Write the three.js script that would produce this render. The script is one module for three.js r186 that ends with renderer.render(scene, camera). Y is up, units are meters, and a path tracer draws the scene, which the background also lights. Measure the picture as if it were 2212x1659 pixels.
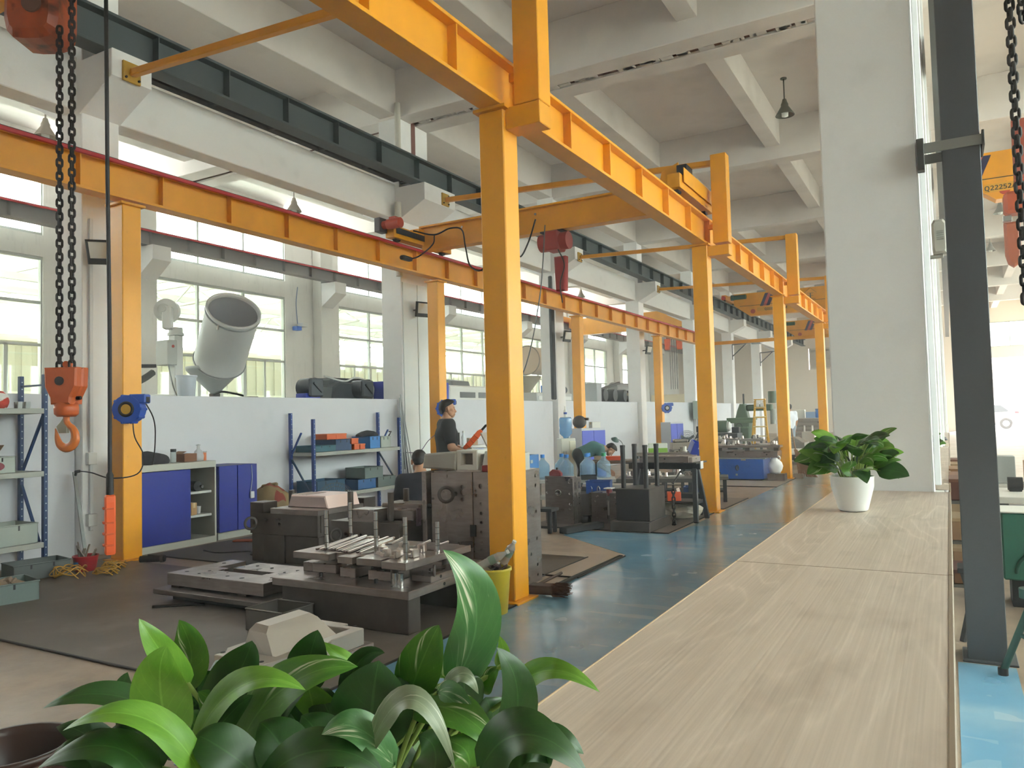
import * as THREE from 'three';
import { mergeGeometries } from 'three/addons/utils/BufferGeometryUtils.js';
import { MarchingCubes } from 'three/addons/objects/MarchingCubes.js';
import { ConvexGeometry } from 'three/addons/geometries/ConvexGeometry.js';

// ---------- camera, sky, exposure ----------
const scene = new THREE.Scene();
const camera = new THREE.PerspectiveCamera(53.08, 2212 / 1659, 0.05, 400);
{
  const m = new THREE.Matrix4();
  m.makeBasis(new THREE.Vector3(0.86911061, -0.02596475, -0.4939358),
    new THREE.Vector3(0.04485165, 0.99864415, 0.02642347),
    new THREE.Vector3(0.49258002, -0.04511875, 0.86909679));
  camera.quaternion.setFromRotationMatrix(m);
  camera.position.set(0, 1.45, 0);
}
scene.background = new THREE.Color().setRGB(1.0, 0.985, 0.985);
scene.backgroundIntensity = 9;
const renderer = new THREE.WebGLRenderer({ antialias: true });
renderer.toneMapping = THREE.LinearToneMapping;
renderer.toneMappingExposure = 2.1;
renderer.shadowMap.enabled = true;
const sun = new THREE.DirectionalLight(0xfff2e0, 10);
sun.position.set(14, 62, -105); sun.target.position.set(0, 0, -40);
sun.castShadow = true;
Object.assign(sun.shadow.camera, { left: -50, right: 50, top: 50, bottom: -50, near: 1, far: 140 });
sun.shadow.mapSize.set(2048, 2048);
scene.add(sun, sun.target);

// ---------- helpers ----------
let seed = 7;
const rnd = () => { seed = (seed * 1664525 + 1013904223) >>> 0; return seed / 4294967296; };
const rr = (a, b) => a + (b - a) * rnd();
const V = (x, y, z) => new THREE.Vector3(x, y, z);
const R = (d) => d * Math.PI / 180;

function noise2(seed0) {
  const h = (x, y) => { let n = Math.imul(x, 374761393) + Math.imul(y, 668265263) + Math.imul(seed0, 974634777); n = Math.imul(n ^ (n >>> 13), 1274126177); return ((n ^ (n >>> 16)) >>> 0) / 4294967296; };
  const sm = (t) => t * t * (3 - 2 * t);
  const v = (x, y, p) => {
    const xi = Math.floor(x), yi = Math.floor(y), fx = sm(x - xi), fy = sm(y - yi), w = (q) => ((q % p) + p) % p;
    const a = h(w(xi), w(yi)), b = h(w(xi + 1), w(yi)), c = h(w(xi), w(yi + 1)), d = h(w(xi + 1), w(yi + 1));
    return a + (b - a) * fx + (c - a) * fy + (a - b - c + d) * fx * fy;
  };
  return (x, y, p, oct = 4) => { let s = 0, a = 0.5, n = 0; for (let i = 0; i < oct; i++) { s += a * v(x * p, y * p, p); n += a; a *= 0.5; p *= 2; } return s / n; };
}
function tex(size, fn, srgb = true, rep = [1, 1]) {
  const [W, H] = Array.isArray(size) ? size : [size, size];
  const d = new Uint8Array(W * H * 4);
  for (let y = 0; y < H; y++) for (let x = 0; x < W; x++) {
    const c = fn(x / W, y / H), i = (y * W + x) * 4;
    d[i] = Math.max(0, Math.min(255, c[0])); d[i + 1] = Math.max(0, Math.min(255, c[1])); d[i + 2] = Math.max(0, Math.min(255, c[2])); d[i + 3] = 255;
  }
  const t = new THREE.DataTexture(d, W, H);
  t.wrapS = t.wrapT = THREE.RepeatWrapping; t.magFilter = THREE.LinearFilter; t.minFilter = THREE.LinearMipmapLinearFilter; t.generateMipmaps = true;
  if (srgb) t.colorSpace = THREE.SRGBColorSpace;
  t.repeat.set(rep[0], rep[1]); t.needsUpdate = true;
  return t;
}
const g1 = (v) => [v, v, v];
// a chamfered box, uv in metres
function cb(w, h, d, c = 0.004) {
  c = Math.min(c, w * 0.3, h * 0.3, d * 0.3);
  const X = w / 2, Y = h / 2, Z = d / 2, P = [], N = [];
  const tri = (a, b, e, n) => { const ab = b.clone().sub(a), ae = e.clone().sub(a); if (ab.cross(ae).dot(n) < 0) [b, e] = [e, b]; for (const p of [a, b, e]) { P.push(p.x, p.y, p.z); N.push(n.x, n.y, n.z); } };
  const quad = (a, b, e, f, n) => { tri(a, b, e, n); tri(a, e, f, n); };
  for (const s of [-1, 1]) {
    quad(V(s * X, -Y + c, -Z + c), V(s * X, Y - c, -Z + c), V(s * X, Y - c, Z - c), V(s * X, -Y + c, Z - c), V(s, 0, 0));
    quad(V(-X + c, s * Y, -Z + c), V(X - c, s * Y, -Z + c), V(X - c, s * Y, Z - c), V(-X + c, s * Y, Z - c), V(0, s, 0));
    quad(V(-X + c, -Y + c, s * Z), V(X - c, -Y + c, s * Z), V(X - c, Y - c, s * Z), V(-X + c, Y - c, s * Z), V(0, 0, s));
  }
  if (c > 0) {
    const q = Math.SQRT1_2;
    for (const s of [-1, 1]) for (const t of [-1, 1]) {
      quad(V(s * X, t * (Y - c), -Z + c), V(s * (X - c), t * Y, -Z + c), V(s * (X - c), t * Y, Z - c), V(s * X, t * (Y - c), Z - c), V(s * q, t * q, 0));
      quad(V(s * X, -Y + c, t * (Z - c)), V(s * (X - c), -Y + c, t * Z), V(s * (X - c), Y - c, t * Z), V(s * X, Y - c, t * (Z - c)), V(s * q, 0, t * q));
      quad(V(-X + c, s * Y, t * (Z - c)), V(-X + c, s * (Y - c), t * Z), V(X - c, s * (Y - c), t * Z), V(X - c, s * Y, t * (Z - c)), V(0, s * q, t * q));
      for (const r of [-1, 1]) tri(V(s * X, t * (Y - c), r * (Z - c)), V(s * (X - c), t * Y, r * (Z - c)), V(s * (X - c), t * (Y - c), r * Z), V(s, t, r).multiplyScalar(0.57735));
    }
  }
  const g = new THREE.BufferGeometry();
  g.setAttribute('position', new THREE.Float32BufferAttribute(P, 3));
  g.setAttribute('normal', new THREE.Float32BufferAttribute(N, 3));
  return muv(g);
}
// uv in metres from position and normal
function muv(g, k = 1) {
  if (g.index) g = g.toNonIndexed();
  if (!g.attributes.normal) g.computeVertexNormals();
  const p = g.attributes.position, n = g.attributes.normal, uv = new Float32Array(p.count * 2);
  for (let i = 0; i < p.count; i++) {
    const ax = Math.abs(n.getX(i)), ay = Math.abs(n.getY(i)), az = Math.abs(n.getZ(i));
    const x = p.getX(i), y = p.getY(i), z = p.getZ(i);
    const [u, v] = ax >= ay && ax >= az ? [z, y] : ay >= az ? [x, z] : [x, y];
    uv[i * 2] = u * k; uv[i * 2 + 1] = v * k;
  }
  g.setAttribute('uv', new THREE.BufferAttribute(uv, 2));
  for (const key of Object.keys(g.attributes)) if (!['position', 'normal', 'uv'].includes(key)) g.deleteAttribute(key);
  return g;
}
// box between corners
const bx = (x0, x1, y0, y1, z0, z1, c) => cb(Math.abs(x1 - x0), Math.abs(y1 - y0), Math.abs(z1 - z0), c).translate((x0 + x1) / 2, (y0 + y1) / 2, (z0 + z1) / 2);
const AX = { y: [0, 0, 0], x: [0, 0, -Math.PI / 2], z: [Math.PI / 2, 0, 0] };
function cyl(r, h, axis = 'y', seg = 16, r2 = r) { const g = new THREE.CylinderGeometry(r2, r, h, seg); const a = AX[axis]; g.rotateX(a[0]); g.rotateZ(a[2]); return muv(g); }
const lathe = (pts, seg = 24) => muv(new THREE.LatheGeometry(pts.map((p) => new THREE.Vector2(p[0], p[1])), seg));
function bar(a, b, w, h = w, round = false) {
  a = V(...a); b = V(...b);
  const L = a.distanceTo(b), g = round ? cyl(w / 2, L, 'z', 10) : cb(w, h, L, Math.min(w, h) * 0.12);
  const m = new THREE.Matrix4().lookAt(b, a, Math.abs(b.clone().sub(a).normalize().y) > 0.95 ? V(0, 0, 1) : V(0, 1, 0));
  g.applyMatrix4(m).translate((a.x + b.x) / 2, (a.y + b.y) / 2, (a.z + b.z) / 2);
  return g;
}
const tube = (pts, r, seg = 24, rs = 6) => muv(new THREE.TubeGeometry(new THREE.CatmullRomCurve3(pts.map((p) => V(...p))), seg, r, rs));
// profile in (a, b) extruded along the third axis; axis 'z': (x, y) along z, 'x': (z, y) along x, 'y': (x, z) along y
function prism(pts, len, axis = 'z', bevel = 0, holes = []) {
  const s = new THREE.Shape(pts.map((p) => new THREE.Vector2(p[0], p[1])));
  for (const h of holes) s.holes.push(new THREE.Path(h.map((p) => new THREE.Vector2(p[0], p[1]))));
  const g = new THREE.ExtrudeGeometry(s, { depth: len - 2 * bevel, bevelEnabled: bevel > 0, bevelSize: bevel, bevelThickness: bevel, bevelOffset: -bevel, bevelSegments: 1, curveSegments: 12 });
  g.translate(0, 0, bevel - len / 2);
  if (axis === 'x') g.rotateY(-Math.PI / 2);   // (x -> z)
  if (axis === 'y') g.rotateX(Math.PI / 2);    // (y -> z)
  return muv(g);
}
const circle = (cx, cy, r, n = 12) => Array.from({ length: n }, (_, i) => [cx + r * Math.cos(-i / n * 2 * Math.PI), cy + r * Math.sin(-i / n * 2 * Math.PI)]);
const mv = (g, x, y, z, ry = 0, rx = 0, rz = 0) => { if (rx) g.rotateX(rx); if (rz) g.rotateZ(rz); if (ry) g.rotateY(ry); return g.translate(x, y, z); };
const join = (gs) => (gs.length === 1 ? gs[0] : mergeGeometries(gs.map((g) => (g.index ? g.toNonIndexed() : g))));

const used = new Map();
function numbered(n) { const k = used.get(n) ?? 0; used.set(n, k + 1); return k ? n + '_' + String(k).padStart(3, '0') : n; }
function part(name, geos, mat, parent, label) {
  const o = new THREE.Mesh(Array.isArray(geos) ? join(geos) : geos, mat);
  o.name = name; o.castShadow = o.receiveShadow = true; if (label) o.userData.label = label;
  parent.add(o); return o;
}
function thing(name, label, category, pos = [0, 0, 0], ry = 0, group) {
  const o = new THREE.Group(); o.name = numbered(name); o.position.set(...pos); o.rotation.y = ry;
  o.userData = { label, category }; if (group) o.userData.group = group;
  scene.add(o); return o;
}
function solo(name, geos, mat, label, category, group) {
  const o = part(numbered(name), geos, mat, scene); o.userData = { label, category }; if (group) o.userData.group = group; return o;
}
function struct(name, geos, mat, parent) { const o = part(parent ? name : numbered(name), geos, mat, parent ?? scene); if (!parent) o.userData.kind = 'structure'; return o; }
function dup(src, pos, ry, label) {
  const o = src.clone(); o.name = numbered(src.name.replace(/_\d{3}$/, '')); o.position.set(...pos); if (ry !== undefined && ry !== null) o.rotation.y = ry;
  o.userData = { ...src.userData }; if (label) o.userData.label = label; scene.add(o); return o;
}

// ---------- materials ----------
const nA = noise2(3), nB = noise2(11), nC = noise2(29);
const std = (o) => new THREE.MeshStandardMaterial(o);
const pcache = new Map();
const P = (hex, rough = 0.55, metal = 0) => { const k = [hex, rough, metal].join(); if (!pcache.has(k)) pcache.set(k, std({ color: hex, roughness: rough, metalness: metal })); return pcache.get(k); };
const mottled = (lo, hi, p = 5, o = 5) => tex(512, (u, v) => { const n = nA(u, v, p, o); return lo.map((c, i) => c + (hi[i] - c) * n); });
const bumpT = tex(256, (u, v) => g1(255 * nB(u, v, 12, 4)), false);
const wallT = tex(512, (u, v) => { const a = nA(u, v, 4, 5), b = nC(u, v, 9, 4); const k = 230 + 9 * a - (b > 0.68 ? 10 * (b - 0.68) / 0.3 : 0); return [k, k - 1, k - 1]; });
const M = {};
M.wall = std({ map: wallT, roughness: 0.85, bumpMap: bumpT, bumpScale: 0.002 }); wallT.repeat.set(0.4, 0.4);
M.partition = std({ color: 0xe2e4ea, map: wallT, roughness: 0.7 });
M.oldWall = std({ map: tex(512, (u, v) => { const a = nA(u, v, 5, 5), s = nB(u * 1.0, v * 0.14, 40, 3); const k = 236 - 16 * a - (s > 0.62 ? 40 * (s - 0.62) : 0); return [k, k - 2, k - 7]; }, true, [0.35, 0.35]), roughness: 0.9 });
M.ceil = std({ map: tex(512, (u, v) => { const a = nA(u, v, 3, 5), b = nC(u, v, 6, 4); const k = 222 + 12 * a - (b > 0.6 ? 45 * (b - 0.6) : 0); return [k + 1, k - 5, k - 9]; }, true, [0.22, 0.22]), roughness: 0.9 });
M.yellow = std({ map: tex(512, (u, v) => { const a = nA(u, v, 5, 5), b = nB(u, v, 22, 3); const k = 0.94 + 0.1 * a - (b > 0.78 ? 0.5 * (b - 0.78) : 0); return [238 * k, 163 * k, 32 * k]; }, true, [0.8, 0.8]), roughness: 0.38 });
M.grayPaint = P(0x4a5355, 0.5); M.rail = P(0x2d2a29, 0.6, 0.3); M.red = P(0xc03038, 0.5); M.dark = P(0x1c1c1e, 0.6); M.black = P(0x0e0e10, 0.55);
M.steel = std({ map: tex(512, (u, v) => { const a = nA(u, v, 4, 5), s = nC(u * 0.15, v, 60, 2); const k = 140 + 40 * (a - 0.5) + 16 * (s - 0.5); return [k + 8, k - 3, k - 8]; }, true, [1.1, 1.1]), roughnessMap: tex(256, (u, v) => g1(255 * (0.2 + 0.28 * nB(u, v, 6, 4))), false, [1.3, 1.3]), roughness: 1, metalness: 0.85 });
M.steelDark = std({ map: tex(512, (u, v) => { const a = nA(u, v, 4, 5); const k = 92 + 34 * (a - 0.5); return [k + 7, k - 1, k - 6]; }, true, [1, 1]), roughness: 0.38, metalness: 0.75 });
M.steelLight = P(0xcfc4bd, 0.28, 0.85); M.chrome = P(0xc8c8c8, 0.18, 1); M.cast = P(0x5a5350, 0.6, 0.5);
M.galv = P(0xa3a8a6, 0.45, 0.55);
M.floor = std({ map: tex(1024, (u, v) => { const a = nA(u, v, 5, 6), b = nC(u, v, 12, 5), c = nB(u, v, 40, 3); const k = 0.86 + 0.26 * (a - 0.5) - (b > 0.6 ? 0.5 * (b - 0.6) : 0) + 0.08 * (c - 0.5); return [186 * k, 162 * k, 138 * k]; }, true, [0.25, 0.25]), roughnessMap: tex(512, (u, v) => g1(255 * (0.28 + 0.3 * nC(u, v, 7, 4))), false, [0.3, 0.3]), roughness: 1, bumpMap: bumpT, bumpScale: 0.003 });
M.epoxy = new THREE.MeshPhysicalMaterial({ ior: 1.65, map: tex(1024, (u, v) => { const a = nA(u, v, 4, 6), b = nC(u, v, 9, 5), s = nB(u * 0.3, v, 30, 3); const w = Math.max(0, Math.min(1, (b - 0.5) * 3.0)) * 0.5 + (s > 0.66 ? 0.25 : 0); const k = 0.85 + 0.3 * (a - 0.5); return [(128 + 80 * w) * k, (180 + 40 * w) * k, (212 + 12 * w) * k]; }, true, [0.22, 0.22]), roughnessMap: tex(512, (u, v) => g1(255 * (0.1 + 0.22 * nC(u, v, 9, 4))), false, [0.4, 0.4]), roughness: 1, bumpMap: bumpT.clone(), bumpScale: 0.002 });
M.epoxy.bumpMap.repeat.set(0.5, 0.5);
M.epoxyWorn = new THREE.MeshPhysicalMaterial({ ior: 1.8, map: tex(512, (u, v) => { const a = nA(u, v, 4, 6), b = nC(u, v, 8, 5); const k = 0.9 + 0.25 * (a - 0.5), w = Math.max(0, b - 0.55) * 1.5; return [(172 - 50 * w) * k, (184 - 25 * w) * k, (184 - 5 * w) * k]; }, true, [0.22, 0.22]), roughness: 0.2, bumpMap: bumpT, bumpScale: 0.001 });
M.mat = std({ map: tex(512, (u, v) => { const a = nA(u, v, 5, 5), b = nC(u, v, 10, 4); const k = 92 + 34 * (a - 0.5) + (b > 0.58 ? 60 * (b - 0.58) : 0); return [k + 9, k - 1, k - 10]; }, true, [0.4, 0.4]), roughness: 0.5 });
M.wood = std({ map: tex([1024, 2048], (u, v) => { // u across the board, v along it
  const w = nA(u, v * 0.5, 4, 3), bow = nC(u, v, 2, 3), seam = Math.floor(u * 6), tone = nB(seam / 6 + 0.01, 0.5, 6, 1);
  const ph = u * 5 + 2.2 * w + 3.0 * bow + 0.4 * seam;
  let g = 1 - Math.abs(((ph * 2) % 1) * 2 - 1); g = Math.pow(g, 5) * Math.max(0, nC(u * 1.0, v * 0.5, 4, 2) - 0.32) * 1.8;
  const fine = nB(u, v * 0.03, 190, 2), cloud = nA(u, v, 3, 5), smudge = Math.max(0, nC(u, v * 2, 7, 4) - 0.6) * 60;
  const k = 190 + 22 * g - 16 * (fine - 0.5) + 16 * (cloud - 0.5) + 8 * (tone - 0.5) - smudge;
  return [k + 6, k - 11, k - 27]; }, true, [1.55, 0.36]), roughness: 0.45, bumpMap: tex(256, (u, v) => g1(255 * nB(u, v * 0.06, 90, 2)), false, [2, 0.5]), bumpScale: 0.0006 });
M.glass = new THREE.MeshPhysicalMaterial({ color: 0xf2faf6, transmission: 1, thickness: 0, roughness: 0.02, ior: 1.5 });
M.alu = P(0xb9bdb8, 0.45, 0.4); M.white = P(0xe6e6e2, 0.5); M.sheet = new THREE.MeshPhysicalMaterial({ color: 0xf3f6f0, transmission: 0.45, thickness: 0, roughness: 1, side: THREE.DoubleSide });

// ---------- the hall: floor, ceiling, walls ----------
const ZN = 7, ZF = -54.3, XL = -16.9, XR = 8.6, CY = 7.95;
struct('floor', bx(XL - 9, XR + 0.3, -0.25, 0, ZF - 0.2, ZN + 0.3, 0), M.floor);
struct('floor_aisle', [prism([[-2.97, -2.2], [-0.66, -2.2], [-0.66, -11.5], [-2.97, -9.8], [-3.02, -9.1], [-4.25, -9.0], [-4.2, -8.6], [-3.0, -7.6]], 0.003, 'y').translate(0, 0.0016, 0)], M.epoxy);
struct('floor_aisle', [prism([[-0.66, -11.5], [-0.66, -54], [-2.97, -54], [-2.97, -9.8]], 0.003, 'y').translate(0, 0.0016, 0)], M.epoxyWorn);
struct('floor_aisle_right', bx(-0.02, 0.26, 0.0001, 0.003, -5.1, 0.5, 0), M.epoxy);
struct('ceiling', bx(XL - 0.3, XR + 0.3, CY, CY + 0.25, ZF - 0.2, ZN + 0.3, 0), M.ceil);
const colZ = [0.66, -5.44, -11.61, -17.75, -23.85, -29.95, -36.05, -42.15, -48.25];
{ // transverse and longitudinal ceiling beams
  for (const [i, z] of colZ.entries()) {
    if (i === 2) { // the movement joint: two beams side by side with crumbling plaster between
      const o = struct('ceiling_beam', [bx(XL, XR, 7.05, CY, z + 0.08, z + 0.47, 0.01)], M.ceil);
      struct('ceiling_beam', [bx(XL, XR, 7.05, CY, z - 0.47, z - 0.08, 0.01)], M.ceil);
      struct('ceiling_trim', [bx(XL, XR, 7.10, CY, z - 0.08, z + 0.08, 0)], P(0x6a4a40, 0.9));
      for (let k = 0; k < 70; k++) { const x = rr(-8.5, -0.6), s = rr(0.04, 0.2); struct('plaster_flake', [bx(x, x + s, 7.06, 7.09, z + rr(-0.08, 0.0), z + rr(0.03, 0.085), 0.006)], M.ceil, o); }
    } else struct('ceiling_beam', [bx(XL, XR, 7.05, CY, z - 0.19, z + 0.19, 0.01)], M.ceil);
  }
    for (const x of [-14.4, -11.6, -5.9, -3.15, 2.6, 5.4]) struct('ceiling_beam', [bx(x - 0.16, x + 0.16, 7.35, CY, ZF, ZN, 0.01)], M.ceil);
  for (const x of [-8.82, -0.37]) struct('ceiling_beam', [bx(x - 0.19, x + 0.19, 7.1, CY, ZF, ZN, 0.01)], M.ceil);
}
// columns with corbels
const colM = M.wall;
for (const [i, z] of colZ.entries()) {
  const w = i === 2 ? 0.92 : 0.46, h = w / 2;
  struct('column', [bx(-9.05, -8.6, 0, 7.1, z - h, z + h, 0.008)], colM);
  const cs = prism([[-8.62, 5.12], [-8.0, 5.43], [-8.0, 5.74], [-8.62, 5.74]], i === 2 ? 0.98 : 0.5, 'z', 0.006).translate(0, 0, z);
  struct('column_corbel', [cs], colM);
  const cl = prism([[-9.03, 5.12], [-9.65, 5.43], [-9.65, 5.74], [-9.03, 5.74]], 0.5, 'z', 0.006).translate(0, 0, z);
  struct('column_corbel', [cl], colM);
  if (i > 0) struct('column', [bx(-0.64, -0.10, 0, 7.15, z - (i === 2 ? 0.46 : 0.25), z + (i === 2 ? 0.46 : 0.24), 0.008)], colM);
  // aisle wall columns
  const o = struct('column', [bx(XL + 0.02, XL + 0.36, 0, 7.1, z - 0.27, z + 0.27, 0.008)], M.oldWall);
  struct('column_corbel', [prism([[XL + 0.34, 5.0], [XL + 0.92, 5.4], [XL + 0.92, 5.74], [XL + 0.34, 5.74]], 0.5, 'z', 0.006).translate(0, 0, z)], M.wall);
  // long beam between columns under the crane runway
  if (i < colZ.length - 1) struct('wall_beam', [bx(-9.0, -8.7, 5.18, 5.82, z - h + 0.01, colZ[i + 1] + (i === 1 ? 0.46 : 0.23) - 0.01, 0.01)], M.wall);
}
// half-height partition between the bay and the aisle
for (const [a, b, y] of [[1.2, -5.2, 1.86], [-5.68, -11.14, 1.86], [-12.08, -17.45, 1.87], [-17.98, -23.55, 1.88], [-24.1, -29.7, 1.9], [-30.2, -35.8, 1.9]])
  struct('wall_partition', [bx(-8.9, -8.72, 0, y, a, b, 0.006)], M.partition);
// aisle window wall with glazing
function windowBay(zs, y0, y1, rows, xw, sliding) {
  const o = struct('window', [bx(xw - 0.05, xw + 0.05, y1 - 0.06, y1, zs[0], zs[zs.length - 1], 0.004), bx(xw - 0.05, xw + 0.05, y0, y0 + 0.06, zs[0], zs[zs.length - 1], 0.004)], M.alu);
  for (const z of zs) struct('mullion', [bx(xw - 0.045, xw + 0.045, y0, y1, z - 0.03, z + 0.03, 0.004)], M.alu, o);
  for (const y of rows) struct('transom', [bx(xw - 0.04, xw + 0.04, y - 0.03, y + 0.03, zs[0], zs[zs.length - 1], 0.004)], M.alu, o);
  const ys = [y0, ...rows, y1].sort((a, b) => a - b);
  for (let i = 0; i + 1 < zs.length; i++) for (let j = 0; j + 1 < ys.length; j++) {
    if (sliding && j === 0) {
      const m = (zs[i] + zs[i + 1]) / 2;
      struct('sliding_sash', [bx(xw + 0.02, xw + 0.04, ys[0], ys[1], zs[i] - 0.02, zs[i] - 0.07, 0), bx(xw + 0.02, xw + 0.04, ys[0], ys[1], m - 0.02, m + 0.04, 0), bx(xw - 0.02, xw, ys[0], ys[1], m - 0.06, m - 0.01, 0)], M.alu, o);
    }
    struct('pane', [bx(xw - 0.003, xw + 0.003, ys[j] + 0.03, ys[j + 1] - 0.03, zs[i] - 0.03, zs[i + 1] + 0.03, 0)], M.glass, o);
  }
  return o;
}
const bays = [[[1.4, -0.1, -1.6, -3.1, -4.6]], [[-5.8, -6.45, -7.92, -9.38]], [[-11.95, -13.36, -14.86, -16.36]], [[-18.66, -20.2, -21.65, -23.1]], [[-24.3, -25.9, -27.5, -29.0]], [[-30.9, -32.5, -34.1]], [[-36.6, -37.9, -39.3, -40.9]], [[-43.1, -44.4, -46.4]]].map((a) => a[0]);
{
  let z = ZN;
  for (const b of bays) { // wall pieces between the windows
    struct('wall_left', [bx(XL - 0.2, XL, 0, 7.1, z, b[0], 0)], M.oldWall);
    struct('wall_left', [bx(XL - 0.2, XL, 0, 1.0, b[0], b[b.length - 1], 0), bx(XL - 0.2, XL, 5.21, 5.68, b[0], b[b.length - 1], 0), bx(XL - 0.2, XL, 7.25, CY, b[0], b[b.length - 1], 0)], M.oldWall);
    windowBay(b, 1.0, 5.21, [3.3, 4.22], XL - 0.08, true);
    windowBay(b, 5.68, 7.25, [], XL - 0.08, false);
    z = b[b.length - 1];
  }
  struct('wall_left', [bx(XL - 0.2, XL, 0, CY, z, ZF, 0)], M.oldWall);
}
// end wall: closed behind the work bay, a wide doorway and a window band behind the right bay
{
  const e = P(0xe4d9cb, 0.9);
  struct('wall_back', [bx(XL, 0.5, 0, 4.2, ZF - 0.25, ZF, 0), bx(XL, -8.0, 4.2, 5.6, ZF - 0.25, ZF, 0), bx(-3.5, 0.5, 4.2, 5.6, ZF - 0.25, ZF, 0), bx(XL, 0.5, 5.6, CY, ZF - 0.25, ZF, 0)], e);
  struct('wall_back', [bx(0.5, XR, 4.35, 5.0, ZF - 0.25, ZF, 0), bx(0.5, XR, 6.5, CY, ZF - 0.25, ZF, 0), bx(7.6, XR, 0, 4.35, ZF - 0.25, ZF, 0), bx(7.6, XR, 5.0, 6.5, ZF - 0.25, ZF, 0)], e);
  const w = struct('window', [bx(0.5, 7.6, 5.0, 5.05, ZF - 0.15, ZF - 0.05, 0), bx(0.5, 7.6, 6.45, 6.5, ZF - 0.15, ZF - 0.05, 0)], M.alu);
  for (let x = 0.5; x < 7.7; x += 1.42) { struct('mullion', [bx(x - 0.02, x + 0.02, 5, 6.5, ZF - 0.15, ZF - 0.05, 0)], M.alu, w); if (x < 7) struct('pane', [bx(x + 0.02, x + 1.4, 5.05, 6.45, ZF - 0.103, ZF - 0.097, 0)], M.glass, w); }
  for (const x of [-7.0, -5.1]) { // louvred vents
    const v = struct('window_vent', [bx(x - 0.95, x + 0.95, 4.2, 4.3, ZF - 0.2, ZF - 0.02, 0), bx(x - 0.95, x + 0.95, 5.5, 5.6, ZF - 0.2, ZF - 0.02, 0), bx(x - 0.95, x - 0.88, 4.2, 5.6, ZF - 0.2, ZF - 0.02, 0), bx(x + 0.88, x + 0.95, 4.2, 5.6, ZF - 0.2, ZF - 0.02, 0)], P(0xbdb6aa, 0.6));
    for (let y = 4.34; y < 5.5; y += 0.1) struct('slat', [mv(cb(1.78, 0.012, 0.14, 0.002), x, y, ZF - 0.1, 0, 1.15)], P(0x8c867a, 0.6), v);
  }
  struct('window_lintel', [bx(-8.0, -3.5, 4.0, 4.2, ZF, ZF + 0.05, 0)], e);
}
// right-hand wall with tall windows, wall behind the camera
{
  const zs = [...colZ, ZF];
  struct('wall_right', [bx(XR, XR + 0.25, 0, 2.3, ZN, ZF, 0), bx(XR, XR + 0.25, 7.2, CY, ZN, ZF, 0), bx(XR, XR + 0.25, 5.3, 5.7, ZN, ZF, 0)], M.wall);
  for (let i = 0; i < zs.length; i++) {
    struct('column', [bx(XR - 0.25, XR + 0.25, 0, CY, zs[i] - 0.35, zs[i] + 0.35, 0.006)], M.wall);
    if (i + 1 === zs.length) break;
    const a = zs[i] - 0.35, b = zs[i + 1] + 0.35, q = (b - a) / 4;
    for (const [y0, y1] of [[2.3, 5.3], [5.7, 7.2]]) {
      const w = struct('window', [bx(XR + 0.1, XR + 0.18, y0, y0 + 0.06, a, b, 0), bx(XR + 0.1, XR + 0.18, y1 - 0.06, y1, a, b, 0)], M.alu);
      for (let k = 0; k <= 4; k++) struct('mullion', [bx(XR + 0.1, XR + 0.18, y0, y1, a + k * q - 0.03, a + k * q + 0.03, 0)], M.alu, w);
      for (let k = 0; k < 4; k++) struct('pane', [bx(XR + 0.137, XR + 0.143, y0 + 0.06, y1 - 0.06, a + k * q + 0.03 * Math.sign(q), a + (k + 1) * q - 0.03 * Math.sign(q), 0)], M.glass, w);
    }
  }
  struct('wall_right', [bx(XR, XR + 0.25, 0, CY, ZN, 1.0, 0)], M.wall);
  struct('wall_front', [bx(XL - 0.2, XR + 0.25, 0, CY, ZN, ZN + 0.25, 0)], M.wall);
}
// low wall between the bays, with its wooden top
const kneeM = P(0xd8d6d0, 0.85);
struct('wall_bench', [bx(-0.6, -0.05, 0, 0.915, 1.4, -5.0, 0.004)], kneeM);
struct('wall_bench', [bx(-0.6, -0.05, 0, 0.915, -5.2, -11.0, 0.004)], kneeM);
struct('wall_bench', [bx(-0.6, -0.05, 0, 0.915, -11.4, -30, 0.004)], kneeM);
{
  const mk = (a, b, lab) => { // a board is laid with its grain along the wall
    const t = thing('counter_top', lab, 'counter', [0, 0, 0], 0, 'wooden tops along the low wall');
    part('board', [bx(-0.64, -0.022, 0.917, 0.955, a, b, 0.002)], M.wood, t);
    part('edge_band', [bx(-0.6425, -0.6385, 0.915, 0.957, a, b, 0.0015)], P(0xb79f80, 0.5), t);
    part('edge_band', [bx(-0.0235, -0.012, 0.9, 0.957, a, b, 0.002)], P(0x8a7763, 0.5), t);
    return t;
  };
  mk(1.4, -2.62, 'near half of the pale wood-grain counter board in the foreground');
  mk(-2.626, -5.19, 'pale wood-grain counter board under the white pot, ending at the white column');
  mk(-5.72, -11.13, 'pale wood-grain counter board just behind the big white column');
  mk(-12.1, -17.49, 'farthest pale wood-grain counter board beyond the second white column');
}
// ---------- outdoors ----------
struct('ground', [bx(-80, 120, -0.5, -0.05, ZF - 0.3, -130, 0)], P(0xb9b1a4, 0.95));
struct('ground', [bx(XR + 0.3, 120, -0.5, -0.05, ZF - 0.3, 60, 0)], P(0xb5b0a6, 0.95));
struct('ground', [bx(-80, XL - 9.1, -0.5, -0.05, ZF - 0.3, 60, 0)], P(0xb5b0a6, 0.95));
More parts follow.
